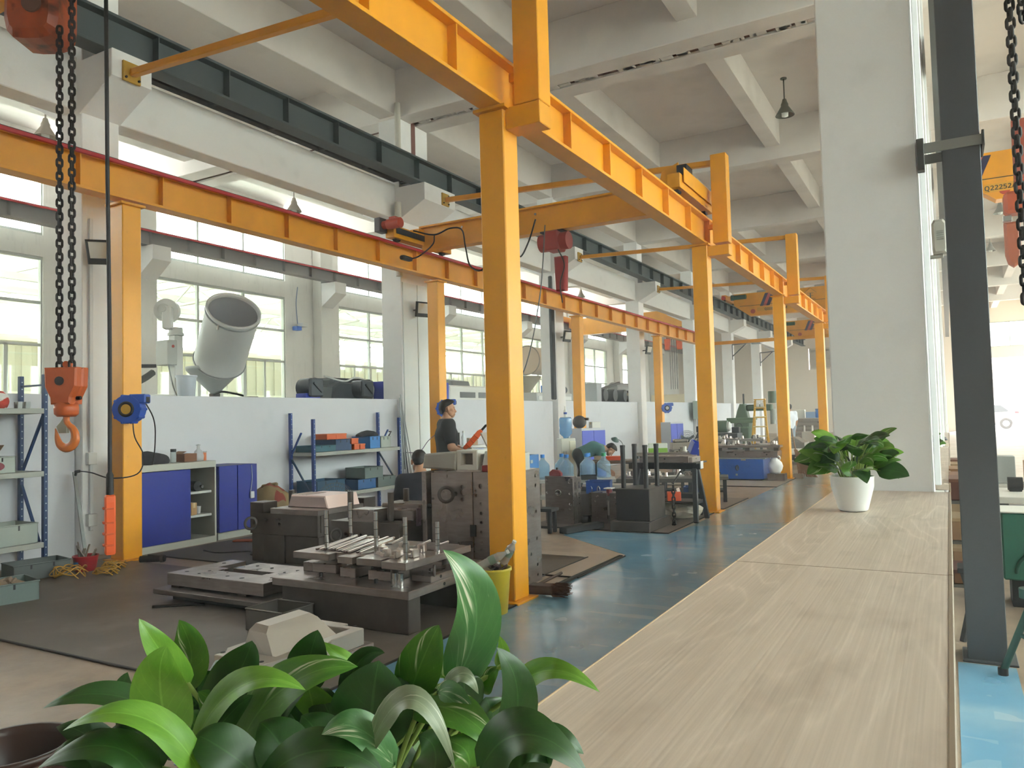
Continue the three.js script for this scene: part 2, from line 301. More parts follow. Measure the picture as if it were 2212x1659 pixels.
// lean-to shed beyond the aisle windows
{
  const XS = XL - 8.6;
  const roof = struct('shed_roof', [bx(XS, XL - 0.25, 5.55, 5.57, ZN, ZF, 0)], M.sheet);
  for (let z = ZN - 1; z > ZF; z -= 1.5) struct('purlin', [bx(XS, XL - 0.3, 5.42, 5.54, z - 0.03, z + 0.03, 0)], P(0xd8d8d2, 0.6), roof);
  for (const z of [-2, -8, -14, -20, -26, -32]) { // trusses
    const g = [bar([XS, 5.38, z], [XL - 0.3, 5.38, z], 0.07), bar([XS, 4.55, z], [XL - 0.3, 4.9, z], 0.06)];
    for (let k = 0; k < 10; k++) g.push(bar([XS + k * 0.83, k % 2 ? 5.36 : 4.56 + k * 0.034, z], [XS + (k + 1) * 0.83, k % 2 ? 4.58 + k * 0.034 : 5.36, z], 0.035));
    struct('shed_truss', g, P(0xdcdcd6, 0.6));
  }
  for (let x = XS + 1.6; x < XL - 1; x += 2) struct('shed_rail', [bx(x - 0.05, x + 0.05, 5.2, 5.38, ZN, ZF, 0)], P(0xd4d6d0, 0.6));
  const sw = struct('shed_wall', [bx(XS - 0.06, XS - 0.02, 0, 1.3, ZN, ZF, 0)], P(0xd8d2c4, 0.9));
  const sh = []; for (let z = ZN; z > ZF; z -= 0.5) sh.push(bx(XS - 0.05, XS + 0.02, 1.3, 4.4, z, z - 0.3, 0.01), bx(XS - 0.05, XS - 0.03, 1.3, 4.4, z - 0.3, z - 0.5, 0));
  const rib = part('corrugated_sheet', sh, P(0xb4b19f, 0.6), sw); rib.userData.kind = 'stuff';
  struct('shed_girt', [bx(XS + 0.02, XS + 0.1, 2.6, 2.72, ZN, ZF, 0), bx(XS + 0.02, XS + 0.14, 4.3, 4.5, ZN, ZF, 0)], P(0xcfcdc0, 0.6));
}
// ---------- runway beams ----------
function runway(name, label, cat, x, y0, y1, za, zb, step, z0, m, o = {}) {
  const t = thing(name, label, cat, [x, 0, za]); const L = Math.abs(zb - za), w = o.w ?? 0.2, tf = o.tf ?? 0.03;
  part('bottom_flange', [bx(-w / 2, w / 2, y0, y0 + tf, 0, -L, 0.003)], m, t);
  part('top_flange', [bx(-w / 2, w / 2, y1 - tf, y1, 0, -L, 0.003)], m, t);
  part('web', [bx(-0.01, 0.01, y0 + tf, y1 - tf, 0, -L, 0)], m, t);
  const sg = bx(-w / 2 + 0.008, w / 2 - 0.008, y0 + tf, y1 - tf, -0.008, 0.008, 0.002);
  for (let z = z0; z > zb; z -= step) part('stiffener', sg, m, t).position.z = z - za;
  part('rail', [bx(-0.03, 0.03, y1, y1 + 0.035, 0, -L, 0.004)], M.rail, t, 'dark crane rail');
  if (o.bar) part('conductor_bar', [bx(w / 2 + 0.005, w / 2 + 0.04, y1 - 0.055, y1 - 0.012, 0, -L, 0.006)], M.red, t, 'red conductor bar');
  return t;
}
runway('runway_beam', 'bright yellow overhead crane beam with stiffeners on the inner row of yellow posts', 'beam', -3.12, 3.98, 4.40, 2, -46, 0.985, -3.67 + 0.985 * 5, M.yellow);
runway('runway_beam', 'yellow overhead crane beam with a red conductor bar along the left wall posts', 'beam', -8.0, 4.02, 4.44, 0, -28.6, 0.99, -4.78 + 0.99 * 4, M.yellow, { bar: true });
runway('crane_girder', 'dark grey crane beam with stiffeners resting on the white wall corbels', 'beam', -8.22, 5.76, 6.2, 2, -54, 1.05, -5.86 + 1.05 * 6, M.grayPaint, { w: 0.26, tf: 0.035 });
runway('crane_girder', 'pale grey crane beam with a red bar in front of the high aisle windows', 'beam', -16.3, 5.76, 6.12, 2, -54, 1.05, -5.2, P(0x9a9896, 0.6), { w: 0.24, bar: true });
runway('crane_girder', 'dark crane beam seen end on between the white and the steel column', 'beam', 0.1, 5.76, 6.2, -6, -54, 1.05, -6.5, M.grayPaint, { w: 0.2 });
{ const t = thing('steel_channel', 'dark steel channel lying behind the grey crane beam on the concrete beam', 'channel', [-8.62, 5.84, -6.0]);
  part('channel', [bx(-0.1, 0.02, 0.02, 0.16, 0, -5.2, 0.003)], M.rail, t); for (let z = -1; z > -5.2; z -= 1.05) part('bracket', [bx(0.02, 0.25, -0.02, 0.03, z - 0.03, z + 0.03, 0.003)], M.rail, t); }
// ---------- yellow posts, portal hangers and ties ----------
{
  const mk = (x, z, label, group) => {
    const t = thing('crane_post', label, 'post', [x, 0, z], 0, group);
    part('shaft', [bx(-0.115, 0.115, 0.018, 3.95, -0.115, 0.115, 0.008)], M.yellow, t);
    part('base_plate', [bx(-0.17, 0.17, 0.001, 0.018, -0.17, 0.17, 0.003)], M.yellow, t);
    part('cap_plate', [bx(-0.15, 0.15, 3.95, 3.978, -0.15, 0.15, 0.003)], M.yellow, t);
    return t;
  };
  const zI = [-5.4, -11.4, -17.45, -23.5, -29.5, -35.6];
  const zL = [-5.35, -11.4, -17.5, -23.6];
  const ordI = ['nearest', 'second', 'third', 'fourth', 'fifth', 'farthest'];
  zI.forEach((z, i) => mk(-3.13, z, ['yellow steel post beside the yellow bucket, nearest of the inner row', 'yellow steel post behind the trestle, second of the inner row', 'yellow steel post with a broom against it, third of the inner row', 'yellow steel post left of the far white column, fourth of the inner row', 'fifth yellow steel post of the inner row, behind the white column', 'farthest yellow steel post of the inner row'][i], 'inner row of yellow posts'));
  zL.forEach((z, i) => mk(-8.0, z, ['yellow steel post with a hose reel beside the blue cabinets', 'yellow steel post with a hose reel behind the standing man', 'yellow steel post behind the water dispenser', 'yellow steel post with a hose reel, farthest along the left wall'][i], 'yellow posts along the left wall'));
  const fr = (z, lab, k) => {
    const t = thing('portal_hanger', lab, 'bracket', [-3.1, 0, z], 0, 'yellow hangers beside the inner crane beam');
    part('lower_arm', [bx(0.087, 0.4, 3.85, 4.03 - (k ? 0.03 : 0), -0.1, 0.1, 0.006)].map((g) => g.translate(0, -0.065, 0)), M.yellow, t);
    part('upright', [bx(0.17, 0.4, 3.97, k ? 5.3 : 5.5, -0.1, 0.1, 0.006)], M.yellow, t);
    part('stay', [bx(0.087, 0.18, 4.2, 4.27, -0.03, 0.03, 0.004)], M.yellow, t);
  };
  fr(-5.42, 'yellow bracket hanger on the nearest inner post', 0); fr(-11.42, 'yellow bracket hanger on the second inner post', 1); fr(-17.47, 'yellow bracket hanger on the third inner post', 2); fr(-23.52, 'yellow bracket hanger on the fourth inner post', 3);
  const tie = (z, y0, y1, zc, lab) => {
    const t = thing('tie_rod', lab, 'tie', [-8, y0, zc], 0, 'yellow ties from the corbels to the hangers');
    part('rod', [bar([0.04, 0, 0], [5.065, y1 - y0, z - zc], 0.085, 0.085)], M.yellow, t);
    part('anchor_plate', [bx(-0.001, 0.03, -0.11, 0.12, -0.11, 0.11, 0.004)], P(0xb8902c, 0.5), t);
    for (const [a, b] of [[-0.07, -0.08], [0.08, -0.08], [-0.07, 0.08]]) part('bolt', [cyl(0.014, 0.02, 'x', 6).translate(0.04, a, b)], M.rail, t);
  };
  tie(-5.42, 5.52, 5.24, -5.42, 'yellow tie tube across the bay nearest the camera, from corbel to hanger');
  tie(-11.42, 5.55, 5.2, -11.75, 'second yellow tie tube across the bay, above the crane bridge');
  tie(-17.47, 5.5, 5.25, -17.75, 'third yellow tie tube across the bay from its corbel');
  tie(-23.52, 5.5, 5.25, -23.85, 'fourth yellow tie tube across the bay, far back');
  const e = thing('cross_beam', 'yellow cross beam closing the far end of the left crane beam', 'beam', [-8, 4.0, -28.7]);
  part('beam', [bx(0, 4.9, 0, 0.12, -0.06, 0.06, 0.004)], M.yellow, e);
}

// ---------- steel sheets and mats on the floor ----------
{
  const mk = (x0, x1, z0, z1, lab, m = M.mat) => { const t = thing('floor_mat', lab, 'mat', [(x0 + x1) / 2, 0.0035, (z0 + z1) / 2], 0, 'dark sheets laid on the bay floor');
    part('sheet', [bx(-(x1 - x0) / 2, (x1 - x0) / 2, 0, 0.006, -(z0 - z1) / 2, (z0 - z1) / 2, 0.002)], m, t);
    part('edge_strip', [bx(-(x1 - x0) / 2, (x1 - x0) / 2 + 0.012, 0, 0.012, (z0 - z1) / 2, (z0 - z1) / 2 + 0.016, 0.002), bx((x1 - x0) / 2, (x1 - x0) / 2 + 0.012, 0, 0.012, -(z0 - z1) / 2, (z0 - z1) / 2, 0.002)], M.rail, t, 'black edge strip'); };
  mk(-8.3, -2.985, -2.94, -5.3, 'big dark floor sheet under the near mold plates');
  mk(-8.0, -3.3, -5.62, -7.3, 'dark floor sheet in front of the blue cabinets', std({ color: 0x5b5856, roughness: 0.6 }));
  mk(-5.0, -3.04, -9.12, -11.2, 'brown floor sheet under the black block with four pillars', P(0x6d6057, 0.5));
  mk(-5.4, -3.02, -11.7, -13.3, 'floor sheet between the second and third inner posts', P(0x8a7a6c, 0.5));
  mk(-5.4, -2.95, -15.4, -18.3, 'floor sheet under the blue mold base', P(0xa39484, 0.5));
  mk(-4.4, -2.97, -6.35, -7.5, 'tan floor sheet behind the tall steel block', P(0xa08b75, 0.4));
}
// ---------- chain hoist over the bay ----------
const orange = P(0xc05a2a, 0.42), orangeB = P(0xe8602a, 0.45);
const linkG = (() => { // one welded link, pitch 51 mm
  const pts = [], a = 0.0185, b = 0.0165; for (let i = 0; i < 20; i++) { const t = i / 20 * 2 * Math.PI; pts.push(V(a * Math.cos(t), b * Math.sin(t) + Math.sign(Math.sin(t)) * 0.016 * (Math.abs(Math.sin(t)) > 1e-6 ? 1 : 0), 0)); }
  return muv(new THREE.TubeGeometry(new THREE.CatmullRomCurve3(pts, true), 20, 0.0092, 6, true)); })();
function chain(name, label, group, x, y0, y1, z, turn = 0.6) {
  const t = thing(name, label, 'chain', [x, y0, z], turn, group);
  for (let y = 0.03, k = 0; y < y1 - y0; y += 0.051, k++) { const l = part('link', linkG, M.rail, t); l.position.y = y; l.rotation.y = k % 2 ? Math.PI / 2 : 0; }
  return t;
}
function crane0(z, lab) {
  const t = thing('bridge_crane', lab, 'crane', [-7.85, 4.95, z]);
  part('girder', [bx(0, 4.6, 0.02, 0.42, -0.01, 0.01, 0), bx(0, 4.6, 0, 0.03, -0.1, 0.1, 0.003), bx(0, 4.6, 0.42, 0.45, -0.1, 0.1, 0.003)], M.yellow, t);
  for (const x of [-0.15, 4.73]) part('end_truck', [bx(x - 0.08, x + 0.08, -0.4, -0.18, -0.3, 0.3, 0.006), bx(x - 0.07, x + 0.07, -0.2, 0.4, -0.14, 0.14, 0.006)], M.yellow, t);
}
crane0(-3.3, 'yellow crane bridge above the frame carrying the near orange hoist');
{
  const t = thing('chain_hoist', 'worn orange electric chain hoist hanging at the top left corner', 'hoist', [-5.97, 4.42, -3.3], 0.55);
  const prof = []; for (const [x, y] of [[-0.18, 0.5], [-0.2, 0.45], [-0.205, 0.16], [-0.185, 0.06], [-0.14, 0.01], [-0.06, 0.0], [0.06, 0.0], [0.14, 0.02], [0.185, 0.07], [0.2, 0.16], [0.2, 0.45], [0.18, 0.5]]) prof.push([x, y]);
  part('housing', [prism(prof, 0.36, 'z', 0.05)], std({ map: tex(256, (u, v) => { const a = nA(u, v, 4, 4), b = nC(u, v, 6, 4); const k = 0.8 + 0.4 * (a - 0.5); const d = b > 0.62 ? 1 - 2.2 * (b - 0.62) : 1; return [205 * k * d, 92 * k * d, 44 * k * d]; }, true, [1.5, 1.5]), roughness: 0.35 }), t);
  part('cover_plate', [cyl(0.07, 0.03, 'z', 20).translate(0.03, 0.24, 0.185)], P(0x6b4a3c, 0.5), t);
  part('suspension', [bx(-0.04, 0.04, 0.49, 0.528, -0.03, 0.03, 0.006)], M.rail, t);
}
chain('hoist_chain', 'dark steel load chain of the near hoist, left strand', 'strands of the near hoist chain', -5.73, 1.9, 4.5, -3.3, 0.7);
chain('hoist_chain', 'dark steel load chain of the near hoist, right strand', 'strands of the near hoist chain', -5.572, 1.9, 4.9, -3.3, 0.7);
{
  const t = thing('hook_block', 'orange hook block with a swivel hook hanging on two chains', 'hook', [-5.64, 1.31, -3.3], 0.45);
  part('housing', [prism([[-0.075, 0.33], [0.075, 0.33], [0.08, 0.38], [0.12, 0.46], [0.125, 0.6], [-0.125, 0.6], [-0.12, 0.46], [-0.08, 0.38]], 0.075, 'z', 0.012).translate(0, 0, 0.04), prism([[-0.075, 0.33], [0.075, 0.33], [0.08, 0.38], [0.12, 0.46], [0.125, 0.6], [-0.125, 0.6], [-0.12, 0.46], [-0.08, 0.38]], 0.075, 'z', 0.012).translate(0, 0, -0.04)], orange, t);
  part('collar', [lathe([[0, 0.24], [0.06, 0.24], [0.08, 0.26], [0.083, 0.3], [0.078, 0.345], [0, 0.345]], 20)], orange, t);
  for (const s of [-1, 1]) { part('axle_cap', [cyl(0.032, 0.012, 'z', 18).translate(0, 0.5, s * 0.083)], M.rail, t); part('pin', [cyl(0.014, 0.03, 'x', 12).translate(s * 0.095, 0.375, 0)], M.black, t); }
  part('roller', [cyl(0.024, 0.05, 'z', 14).translate(0.01, 0.625, 0)], orange, t);
  { // forged hook: a sweep with a changing section
    const c = [[0.0, 0.25], [0.0, 0.21], [0.012, 0.185], [0.05, 0.15], [0.068, 0.1], [0.06, 0.05], [0.028, 0.018], [-0.012, 0.012], [-0.048, 0.035], [-0.068, 0.08], [-0.078, 0.13], [-0.085, 0.155]];
    const rad = [0.024, 0.022, 0.022, 0.026, 0.03, 0.033, 0.034, 0.033, 0.028, 0.022, 0.014, 0.004];
    const cv = new THREE.CatmullRomCurve3(c.map((p) => V(p[0], p[1], 0))), n = 44, g = new THREE.TubeGeometry(cv, n, 1, 12), p = g.attributes.position;
    for (let i = 0; i <= n; i++) { const ct = cv.getPointAt(i / n), q = i / n * (rad.length - 1), j = Math.min(rad.length - 2, Math.floor(q)), r = rad[j] + (rad[j + 1] - rad[j]) * (q - j);
      for (let k = 0; k <= 12; k++) { const id = i * 13 + k; p.setXYZ(id, ct.x + (p.getX(id) - ct.x) * r, ct.y + (p.getY(id) - ct.y) * r, (p.getZ(id)) * r * 0.85); } }
    g.computeVertexNormals(); part('hook', [muv(g)], P(0xd0743a, 0.35), t);
  }
  part('safety_latch', [prism([[-0.015, 0.235], [0.012, 0.235], [0.012, 0.12], [-0.05, 0.12], [-0.07, 0.17], [-0.04, 0.2]], 0.03, 'z', 0.003)], P(0x8f8a7c, 0.4, 0.4), t);
}
{
  const t = thing('pendant_control', 'orange push-button crane pendant hanging on a black cable', 'control', [-4.655, 0.66, -3.0], -0.5);
  part('cable', [tube([[0, 0.5, 0], [0.004, 1.4, 0], [-0.005, 2.6, 0.01], [-0.02, 4.4, 0.01], [-0.02, 5.1, -0.02]], 0.0125, 30, 8)], M.dark, t);
  part('strain_relief', [lathe([[0.012, 0.52], [0.021, 0.5], [0.023, 0.37], [0.03, 0.36]], 14)], M.black, t);
  part('body', [prism([[-0.036, 0.0], [0.036, 0.0], [0.042, 0.02], [0.044, 0.33], [0.036, 0.365], [0.02, 0.375], [-0.02, 0.375], [-0.036, 0.365], [-0.044, 0.33], [-0.042, 0.02]], 0.06, 'z', 0.008)], orangeB, t);
  for (const y of [0.06, 0.13, 0.2, 0.29]) part('button_guard', [bx(-0.03, 0.03, y - 0.006, y + 0.008, 0.03, 0.042, 0.003), bx(-0.047, -0.038, y - 0.004, y + 0.006, -0.02, 0.03, 0.002), bx(0.038, 0.047, y - 0.004, y + 0.006, -0.02, 0.03, 0.002)], P(0xd45a26, 0.5), t);
}
// ---------- hose reels on the left posts ----------
function reel(z, x, label, first) {
  const t = thing('hose_reel', label, 'hose reel', [x, 1.66, z], 0.55, 'hose reels on the yellow posts');
  const blue = P(0x1f4fae, 0.42);
  part('housing', [cyl(0.15, 0.15, 'z', 28), bx(0.02, 0.2, 0.06, 0.16, -0.07, 0.07, 0.012)], blue, t);
  part('outlet', [bx(0.185, 0.208, 0.07, 0.13, -0.03, 0.05, 0.004)], M.black, t);
  for (let k = 0; k < 10; k++) { const a = k / 10 * 2 * Math.PI; if (a > 0.05 && a < 1.2) continue; part('rib', [mv(cb(0.03, 0.03, 0.155, 0.006), 0.148 * Math.cos(a), 0.148 * Math.sin(a), 0, 0, 0, a)], blue, t); }
  part('hub_ring', [mv(new THREE.TorusGeometry(0.068, 0.017, 8, 26), 0, 0, 0.078)].map((g) => muv(g)), M.black, t);
  part('hub', [cyl(0.056, 0.012, 'z', 22).translate(0, 0, 0.078)], first ? P(0xc79a3a, 0.5) : P(0xc9c8c0, 0.5), t);
  part('wall_bracket', [bx(-0.1, -0.02, -0.05, 0.05, -0.16, -0.07, 0.004)], M.rail, t);
  return t;
}
reel(-5.2, -7.72, 'blue hose reel with a yellow hub on the nearest left post', true);
reel(-11.2, -7.72, 'blue hose reel behind the head of the standing man', false);
reel(-23.45, -7.72, 'small far blue hose reel on the post by the blue locker', false);
{
  const t = thing('air_hose', 'dark air hose looping from the nearest hose reel to a blow gun', 'hose', [0, 0, 0]);
  part('hose', [tube([[-7.66, 1.52, -5.2], [-7.6, 1.36, -5.18], [-7.55, 1.15, -5.25], [-7.6, 0.97, -5.22], [-7.75, 0.93, -5.02], [-8.0, 0.99, -4.95], [-8.3, 1.0, -5.0]], 0.007, 40)], P(0x23202a, 0.5), t);
  part('blow_gun', [bar([-8.3, 1.0, -5.0], [-8.36, 0.99, -4.99], 0.03), bar([-8.34, 1.0, -4.99], [-8.36, 0.95, -4.99], 0.02)], M.dark, t);
  const u = thing('air_hose', 'dark air hose hanging from the nearest hose reel onto the blue cabinet', 'hose', [0, 0, 0]);
  part('hose', [tube([[-7.63, 1.76, -5.31], [-7.66, 1.55, -5.45], [-7.85, 1.25, -5.6], [-8.0, 1.06, -5.68], [-8.06, 1.03, -5.72], [-8.2, 1.026, -5.7]], 0.007, 30)], P(0x1a1a1c, 0.5), u);
}
// ---------- floodlights on the columns ----------
function flood(pos, ry, label) {
  const t = thing('floodlight', label, 'floodlight', pos, ry, 'floodlights on the left columns');
  part('housing', [prism([[-0.14, -0.13], [0.14, -0.13], [0.16, 0.15], [-0.16, 0.15]], 0.05, 'z', 0.01).rotateX(0.25)], P(0x2a3034, 0.5), t);
  part('lens', [prism([[-0.11, -0.06], [0.11, -0.06], [0.125, 0.125], [-0.125, 0.125]], 0.01, 'z', 0.002).translate(0, 0, 0.03).rotateX(0.25)], P(0xdfe3e0, 0.15), t);
  part('yoke', [bar([-0.12, 0, -0.02], [-0.12, 0, -0.12], 0.02), bar([0.12, 0, -0.02], [0.12, 0, -0.12], 0.02), bar([-0.12, 0, -0.12], [0.12, 0, -0.12], 0.02), bar([0, 0, -0.12], [0, 0, -0.215 / Math.sin(ry)], 0.03)], P(0x4a4f52, 0.5, 0.4), t);
}
flood([-8.375, 3.47, -5.3], 0.8, 'black floodlight on the white column nearest the left edge');
flood([-8.375, 3.5, -11.5], 1.2, 'black floodlight on the double column behind the standing man');
flood([-8.375, 3.5, -17.7], 1.3, 'grey floodlight on the third left column, above the water dispenser');
flood([-8.375, 3.55, -23.8], 1.35, 'small floodlight on the fourth left column, far back');
// ---------- shelf rack at the left edge ----------
const rackBlue = std({ color: 0x1d3a66, roughness: 0.5 }), shelfM = P(0xa6a79f, 0.6);
function post(x, z, h, m, t) {
  part('upright', [bx(x - 0.026, x + 0.026, 0, h, z - 0.02, z + 0.02, 0.003)], m, t);
  const g = []; for (let y = 0.1; y < h - 0.02; y += 0.075) g.push(cyl(0.007, 0.004, 'x', 8).translate(x + 0.026, y, z));
  part('slot', g, P(0xb9c2c9, 0.4), t);
}
{
  const t = thing('shelf_rack', 'blue upright shelf rack with grey shelves at the left edge', 'rack');
  for (const x of [-8.65, -8.2]) for (const z of [-2.75, -4.57]) post(x, z, 2.04, rackBlue, t);
  for (const y of [0.25, 0.98, 1.63]) part('shelf', [bx(-8.68, -8.17, y, y + 0.055, -2.72, -4.55, 0.004)], shelfM, t);
  part('brace', [bar([-8.63, 1.0, -4.57], [-8.22, 1.62, -4.57], 0.03, 0.02)], rackBlue, t);
  part('brace', [bar([-8.63, 0.88, -4.57], [-8.3, 0.3, -4.57], 0.03, 0.02)], rackBlue, t);
  part('brace', [bar([-8.63, 1.93, -4.57], [-8.22, 1.93, -4.57], 0.02, 0.02)], rackBlue, t);
}
// open tray with rolled rim, base at origin; w along x, d along z
function tray(name, label, cat, pos, ry, w, d, h, mat, group, slots = true) {
  const t = thing(name, label, cat, pos, ry, group), s = 0.006;
  part('body', [bx(-w / 2, w / 2, 0, s, -d / 2, d / 2, 0.002), bx(-w / 2, -w / 2 + s, 0, h, -d / 2, d / 2, 0.001), bx(w / 2 - s, w / 2, 0, h, -d / 2, d / 2, 0.001), bx(-w / 2, w / 2, 0, h, -d / 2, -d / 2 + s, 0.001), bx(-w / 2, w / 2, 0, h, d / 2 - s, d / 2, 0.001)], mat, t);
  part('rim', [bar([-w / 2, h, -d / 2], [w / 2, h, -d / 2], 0.014, 0.014, true), bar([-w / 2, h, d / 2], [w / 2, h, d / 2], 0.014, 0.014, true), bar([-w / 2, h, -d / 2], [-w / 2, h, d / 2], 0.014, 0.014, true), bar([w / 2, h, -d / 2], [w / 2, h, d / 2], 0.014, 0.014, true)], mat, t);
  if (slots) for (const x of [-w * 0.2, w * 0.2]) for (const q of [-1, 1]) part('handle_slot', [bx(x - 0.008, x + 0.008, h * 0.72, h * 0.98, q * (d / 2 + 0.0005), q * (d / 2 + 0.002), 0)], M.dark, t);
  return t;
}
function carton(label, pos, ry, w, h, d, hex = 0xb08d62, group) {
  const t = thing('carton', label, 'box', pos, ry, group), m = P(hex, 0.85);
  part('body', [bx(-w / 2, w / 2, 0, h, -d / 2, d / 2, 0.004)], m, t);
  part('tape', [bx(-w / 2 - 0.001, w / 2 + 0.001, h * 0.6, h + 0.0015, -0.02, 0.02, 0)], P(0xcdb48a, 0.5), t);
  return t;
}
const binM = P(0x9ea49c, 0.5, 0.2), binG = P(0x6e7b78, 0.55, 0.2), binB = P(0x1f5f96, 0.5), binDB = P(0x1b3f66, 0.5), tealB = P(0x2b5f6c, 0.55);
// things on the left rack
tray('metal_bin', 'grey bin with a red paint patch on the middle shelf of the left rack', 'bin', [-8.42, 1.036, -4.1], Math.PI / 2, 0.42, 0.34, 0.16, binM, 'bins on the left rack');
{ const o = scene.children[scene.children.length - 1]; part('paint_patch', [mv(cyl(1, 0.003, 'z', 20), 0, 0, 0).scale(0.085, 0.045, 1).translate(0.02, 0.07, 0.173)], P(0x8c4550, 0.7), o, 'faded red paint patch'); }
tray('metal_bin', 'grey bin at the very edge of the middle shelf of the left rack', 'bin', [-8.42, 1.036, -3.62], Math.PI / 2, 0.4, 0.34, 0.15, binM, 'bins on the left rack');
tray('metal_bin', 'wide grey bin with three rim notches on the lowest shelf of the left rack', 'bin', [-8.42, 0.306, -4.2], Math.PI / 2, 0.62, 0.42, 0.2, binM, 'bins on the left rack');
tray('plastic_crate', 'blue plastic crate beside the grey bin on the lowest left shelf', 'crate', [-8.42, 0.306, -3.6], Math.PI / 2, 0.5, 0.42, 0.17, binB);
{ const t = thing('carton', 'open brown carton with raised flaps in the grey bin of the left rack', 'box', [-8.42, 1.045, -4.02], 0.2); const m = P(0x8a6e4e, 0.85);
  part('body', [bx(-0.12, 0.12, 0, 0.15, -0.1, 0.1, 0.003)], m, t); part('flap', [mv(cb(0.26, 0.006, 0.16, 0.002), 0.04, 0.21, -0.12, 0, 0.9)], m, t); part('flap', [mv(cb(0.2, 0.006, 0.2, 0.002), 0, 0.18, 0.18, 0, -0.35)], P(0xcfd0cc, 0.8), t); }
{ const t = thing('tin_can', 'black pot with a lid on the top shelf of the left rack', 'can', [-8.36, 1.686, -3.98]); part('body', [lathe([[0, 0], [0.085, 0], [0.09, 0.02], [0.09, 0.09], [0.03, 0.1], [0.025, 0.13], [0, 0.135]], 20)], P(0x35383a, 0.5), t); }
{ const t = thing('cloth_bundle', 'crumpled white and red cloth on the top shelf of the left rack', 'cloth', [-8.4, 1.69, -4.2]);
  const g = new THREE.IcosahedronGeometry(0.11, 4), p = g.attributes.position; for (let i = 0; i < p.count; i++) { const k = 1 + 0.5 * (nA(p.getX(i) * 2 + 3, p.getZ(i) * 2 + 3, 4, 3) - 0.5) + 0.4 * (nB(p.getY(i) * 3 + 1, p.getX(i) * 2 + 1, 5, 3) - 0.5); p.setXYZ(i, p.getX(i) * k * 0.8, Math.max(0, (p.getY(i) * k + 0.07)), p.getZ(i) * k * 1.1); } g.computeVertexNormals();
  part('cloth', [muv(g)], std({ map: tex(128, (u, v) => (nC(u, v, 5, 3) > 0.55 ? [190, 70, 60] : [225, 222, 216])), roughness: 0.9 }), t); }
for (const [k, z] of [-4.36, -4.44].entries()) { const t = thing('steel_cup', ['small steel block beside the cloth on the top left shelf', 'small steel block nearest the upright on the top left shelf'][k], 'block', [-8.3, 1.686, z], 0.1, 'small blocks on the top left shelf'); part('body', [prism([[-0.03, 0], [0.03, 0], [0.035, 0.07], [0.012, 0.07], [0.012, 0.03], [-0.012, 0.03], [-0.012, 0.07], [-0.035, 0.07]], 0.05, 'z', 0.004)], M.galv, t); }
// clutter on the floor at the left
{ const t = tray('metal_bin', 'grey-green bin full of scrap on the floor at the left edge', 'bin', [-7.12, 0.0, -3.52], 1.35, 0.62, 0.4, 0.17, binG);
  const s = [], c = []; for (let k = 0; k < 16; k++) s.push(mv(cb(rr(0.04, 0.16), rr(0.02, 0.05), rr(0.03, 0.1), 0.004), rr(-0.24, 0.24), rr(0.1, 0.17), rr(-0.14, 0.14), rr(0, 3), rr(-0.5, 0.5), rr(-0.4, 0.4)));
  const o = part('scrap', s, P(0x9a8572, 0.7), t); o.userData.kind = 'stuff'; }
carton('torn brown carton standing on the floor by the left edge', [-7.2, 0.2, -3.4], 0.5, 0.26, 0.12, 0.18, 0x94714c);
tray('metal_bin', 'low dark bin on the floor beside the red bucket', 'bin', [-7.95, 0, -4.35], 1.4, 0.5, 0.34, 0.16, P(0x59605e, 0.6, 0.2));
{ const t = thing('red_bucket', 'small red plastic bucket with a coloured label at the foot of the wall', 'bucket', [-7.78, 0, -4.75], -0.4);
  part('body', [lathe([[0, 0], [0.095, 0], [0.118, 0.15], [0.125, 0.155], [0.122, 0.165], [0.108, 0.16], [0.085, 0.02], [0, 0.02]], 26)], P(0x9c1f28, 0.4), t);
  part('label', [new THREE.CylinderGeometry(0.1135, 0.104, 0.07, 12, 1, true, -0.6, 1.4)].map((g) => muv(g.translate(0, 0.075, 0))), std({ map: tex(64, (u, v) => { const q = nA(u, v, 4, 2); return q > 0.55 ? [225, 220, 205] : q > 0.45 ? [60, 130, 190] : [210, 150, 60]; }), roughness: 0.5, side: THREE.DoubleSide }), t); 
  const s = []; for (let k = 0; k < 9; k++) s.push(bar([rr(-0.05, 0.05), 0.03, rr(-0.05, 0.05)], [rr(-0.11, 0.11), rr(0.2, 0.36), rr(-0.11, 0.11)], rr(0.008, 0.03), 0.012)); part('scrap', s, P(0x7d7266, 0.7), t).userData.kind = 'stuff'; }
for (const [k, [x, z, r]] of [[-7.55, -4.45, 0.14], [-7.6, -4.95, 0.1], [-7.35, -4.7, 0.1]].entries()) {
  const pts = []; for (let i = 0; i < 26; i++) { const a = i * 0.9; pts.push([x + r * (1 + 0.3 * Math.sin(i * 1.7)) * Math.cos(a), 0.012 + 0.09 * Math.abs(Math.sin(i * 1.1)) * (k === 0 ? 1.2 : 0.7), z + r * (1 + 0.3 * Math.cos(i * 2.1)) * Math.sin(a)]); }
  solo('air_tube', [tube(pts, 0.006, 150, 6)], P(0xb98a2c, 0.5), ['tangled yellow air tube on the floor left of the red bucket', 'yellow air tube coil under the left rack', 'yellow air tube on the floor right of the red bucket'][k], 'hose', 'tangled yellow air tubes');
}
solo('hose', [tube([[-7.6, 0.012, -6.05], [-7.3, 0.012, -6.0], [-7.0, 0.012, -6.2], [-6.8, 0.012, -6.05], [-6.6, 0.012, -6.35]], 0.012, 40)], M.black, 'thick black hose lying on the floor before the blue cabinets', 'hose');
solo('hose', [tube([[-7.2, 0.012, -6.6], [-6.95, 0.012, -6.4], [-6.7, 0.012, -6.45], [-6.62, 0.012, -6.6]], 0.011, 30)], M.black, 'short black hose curve near the right blue cabinet', 'hose');
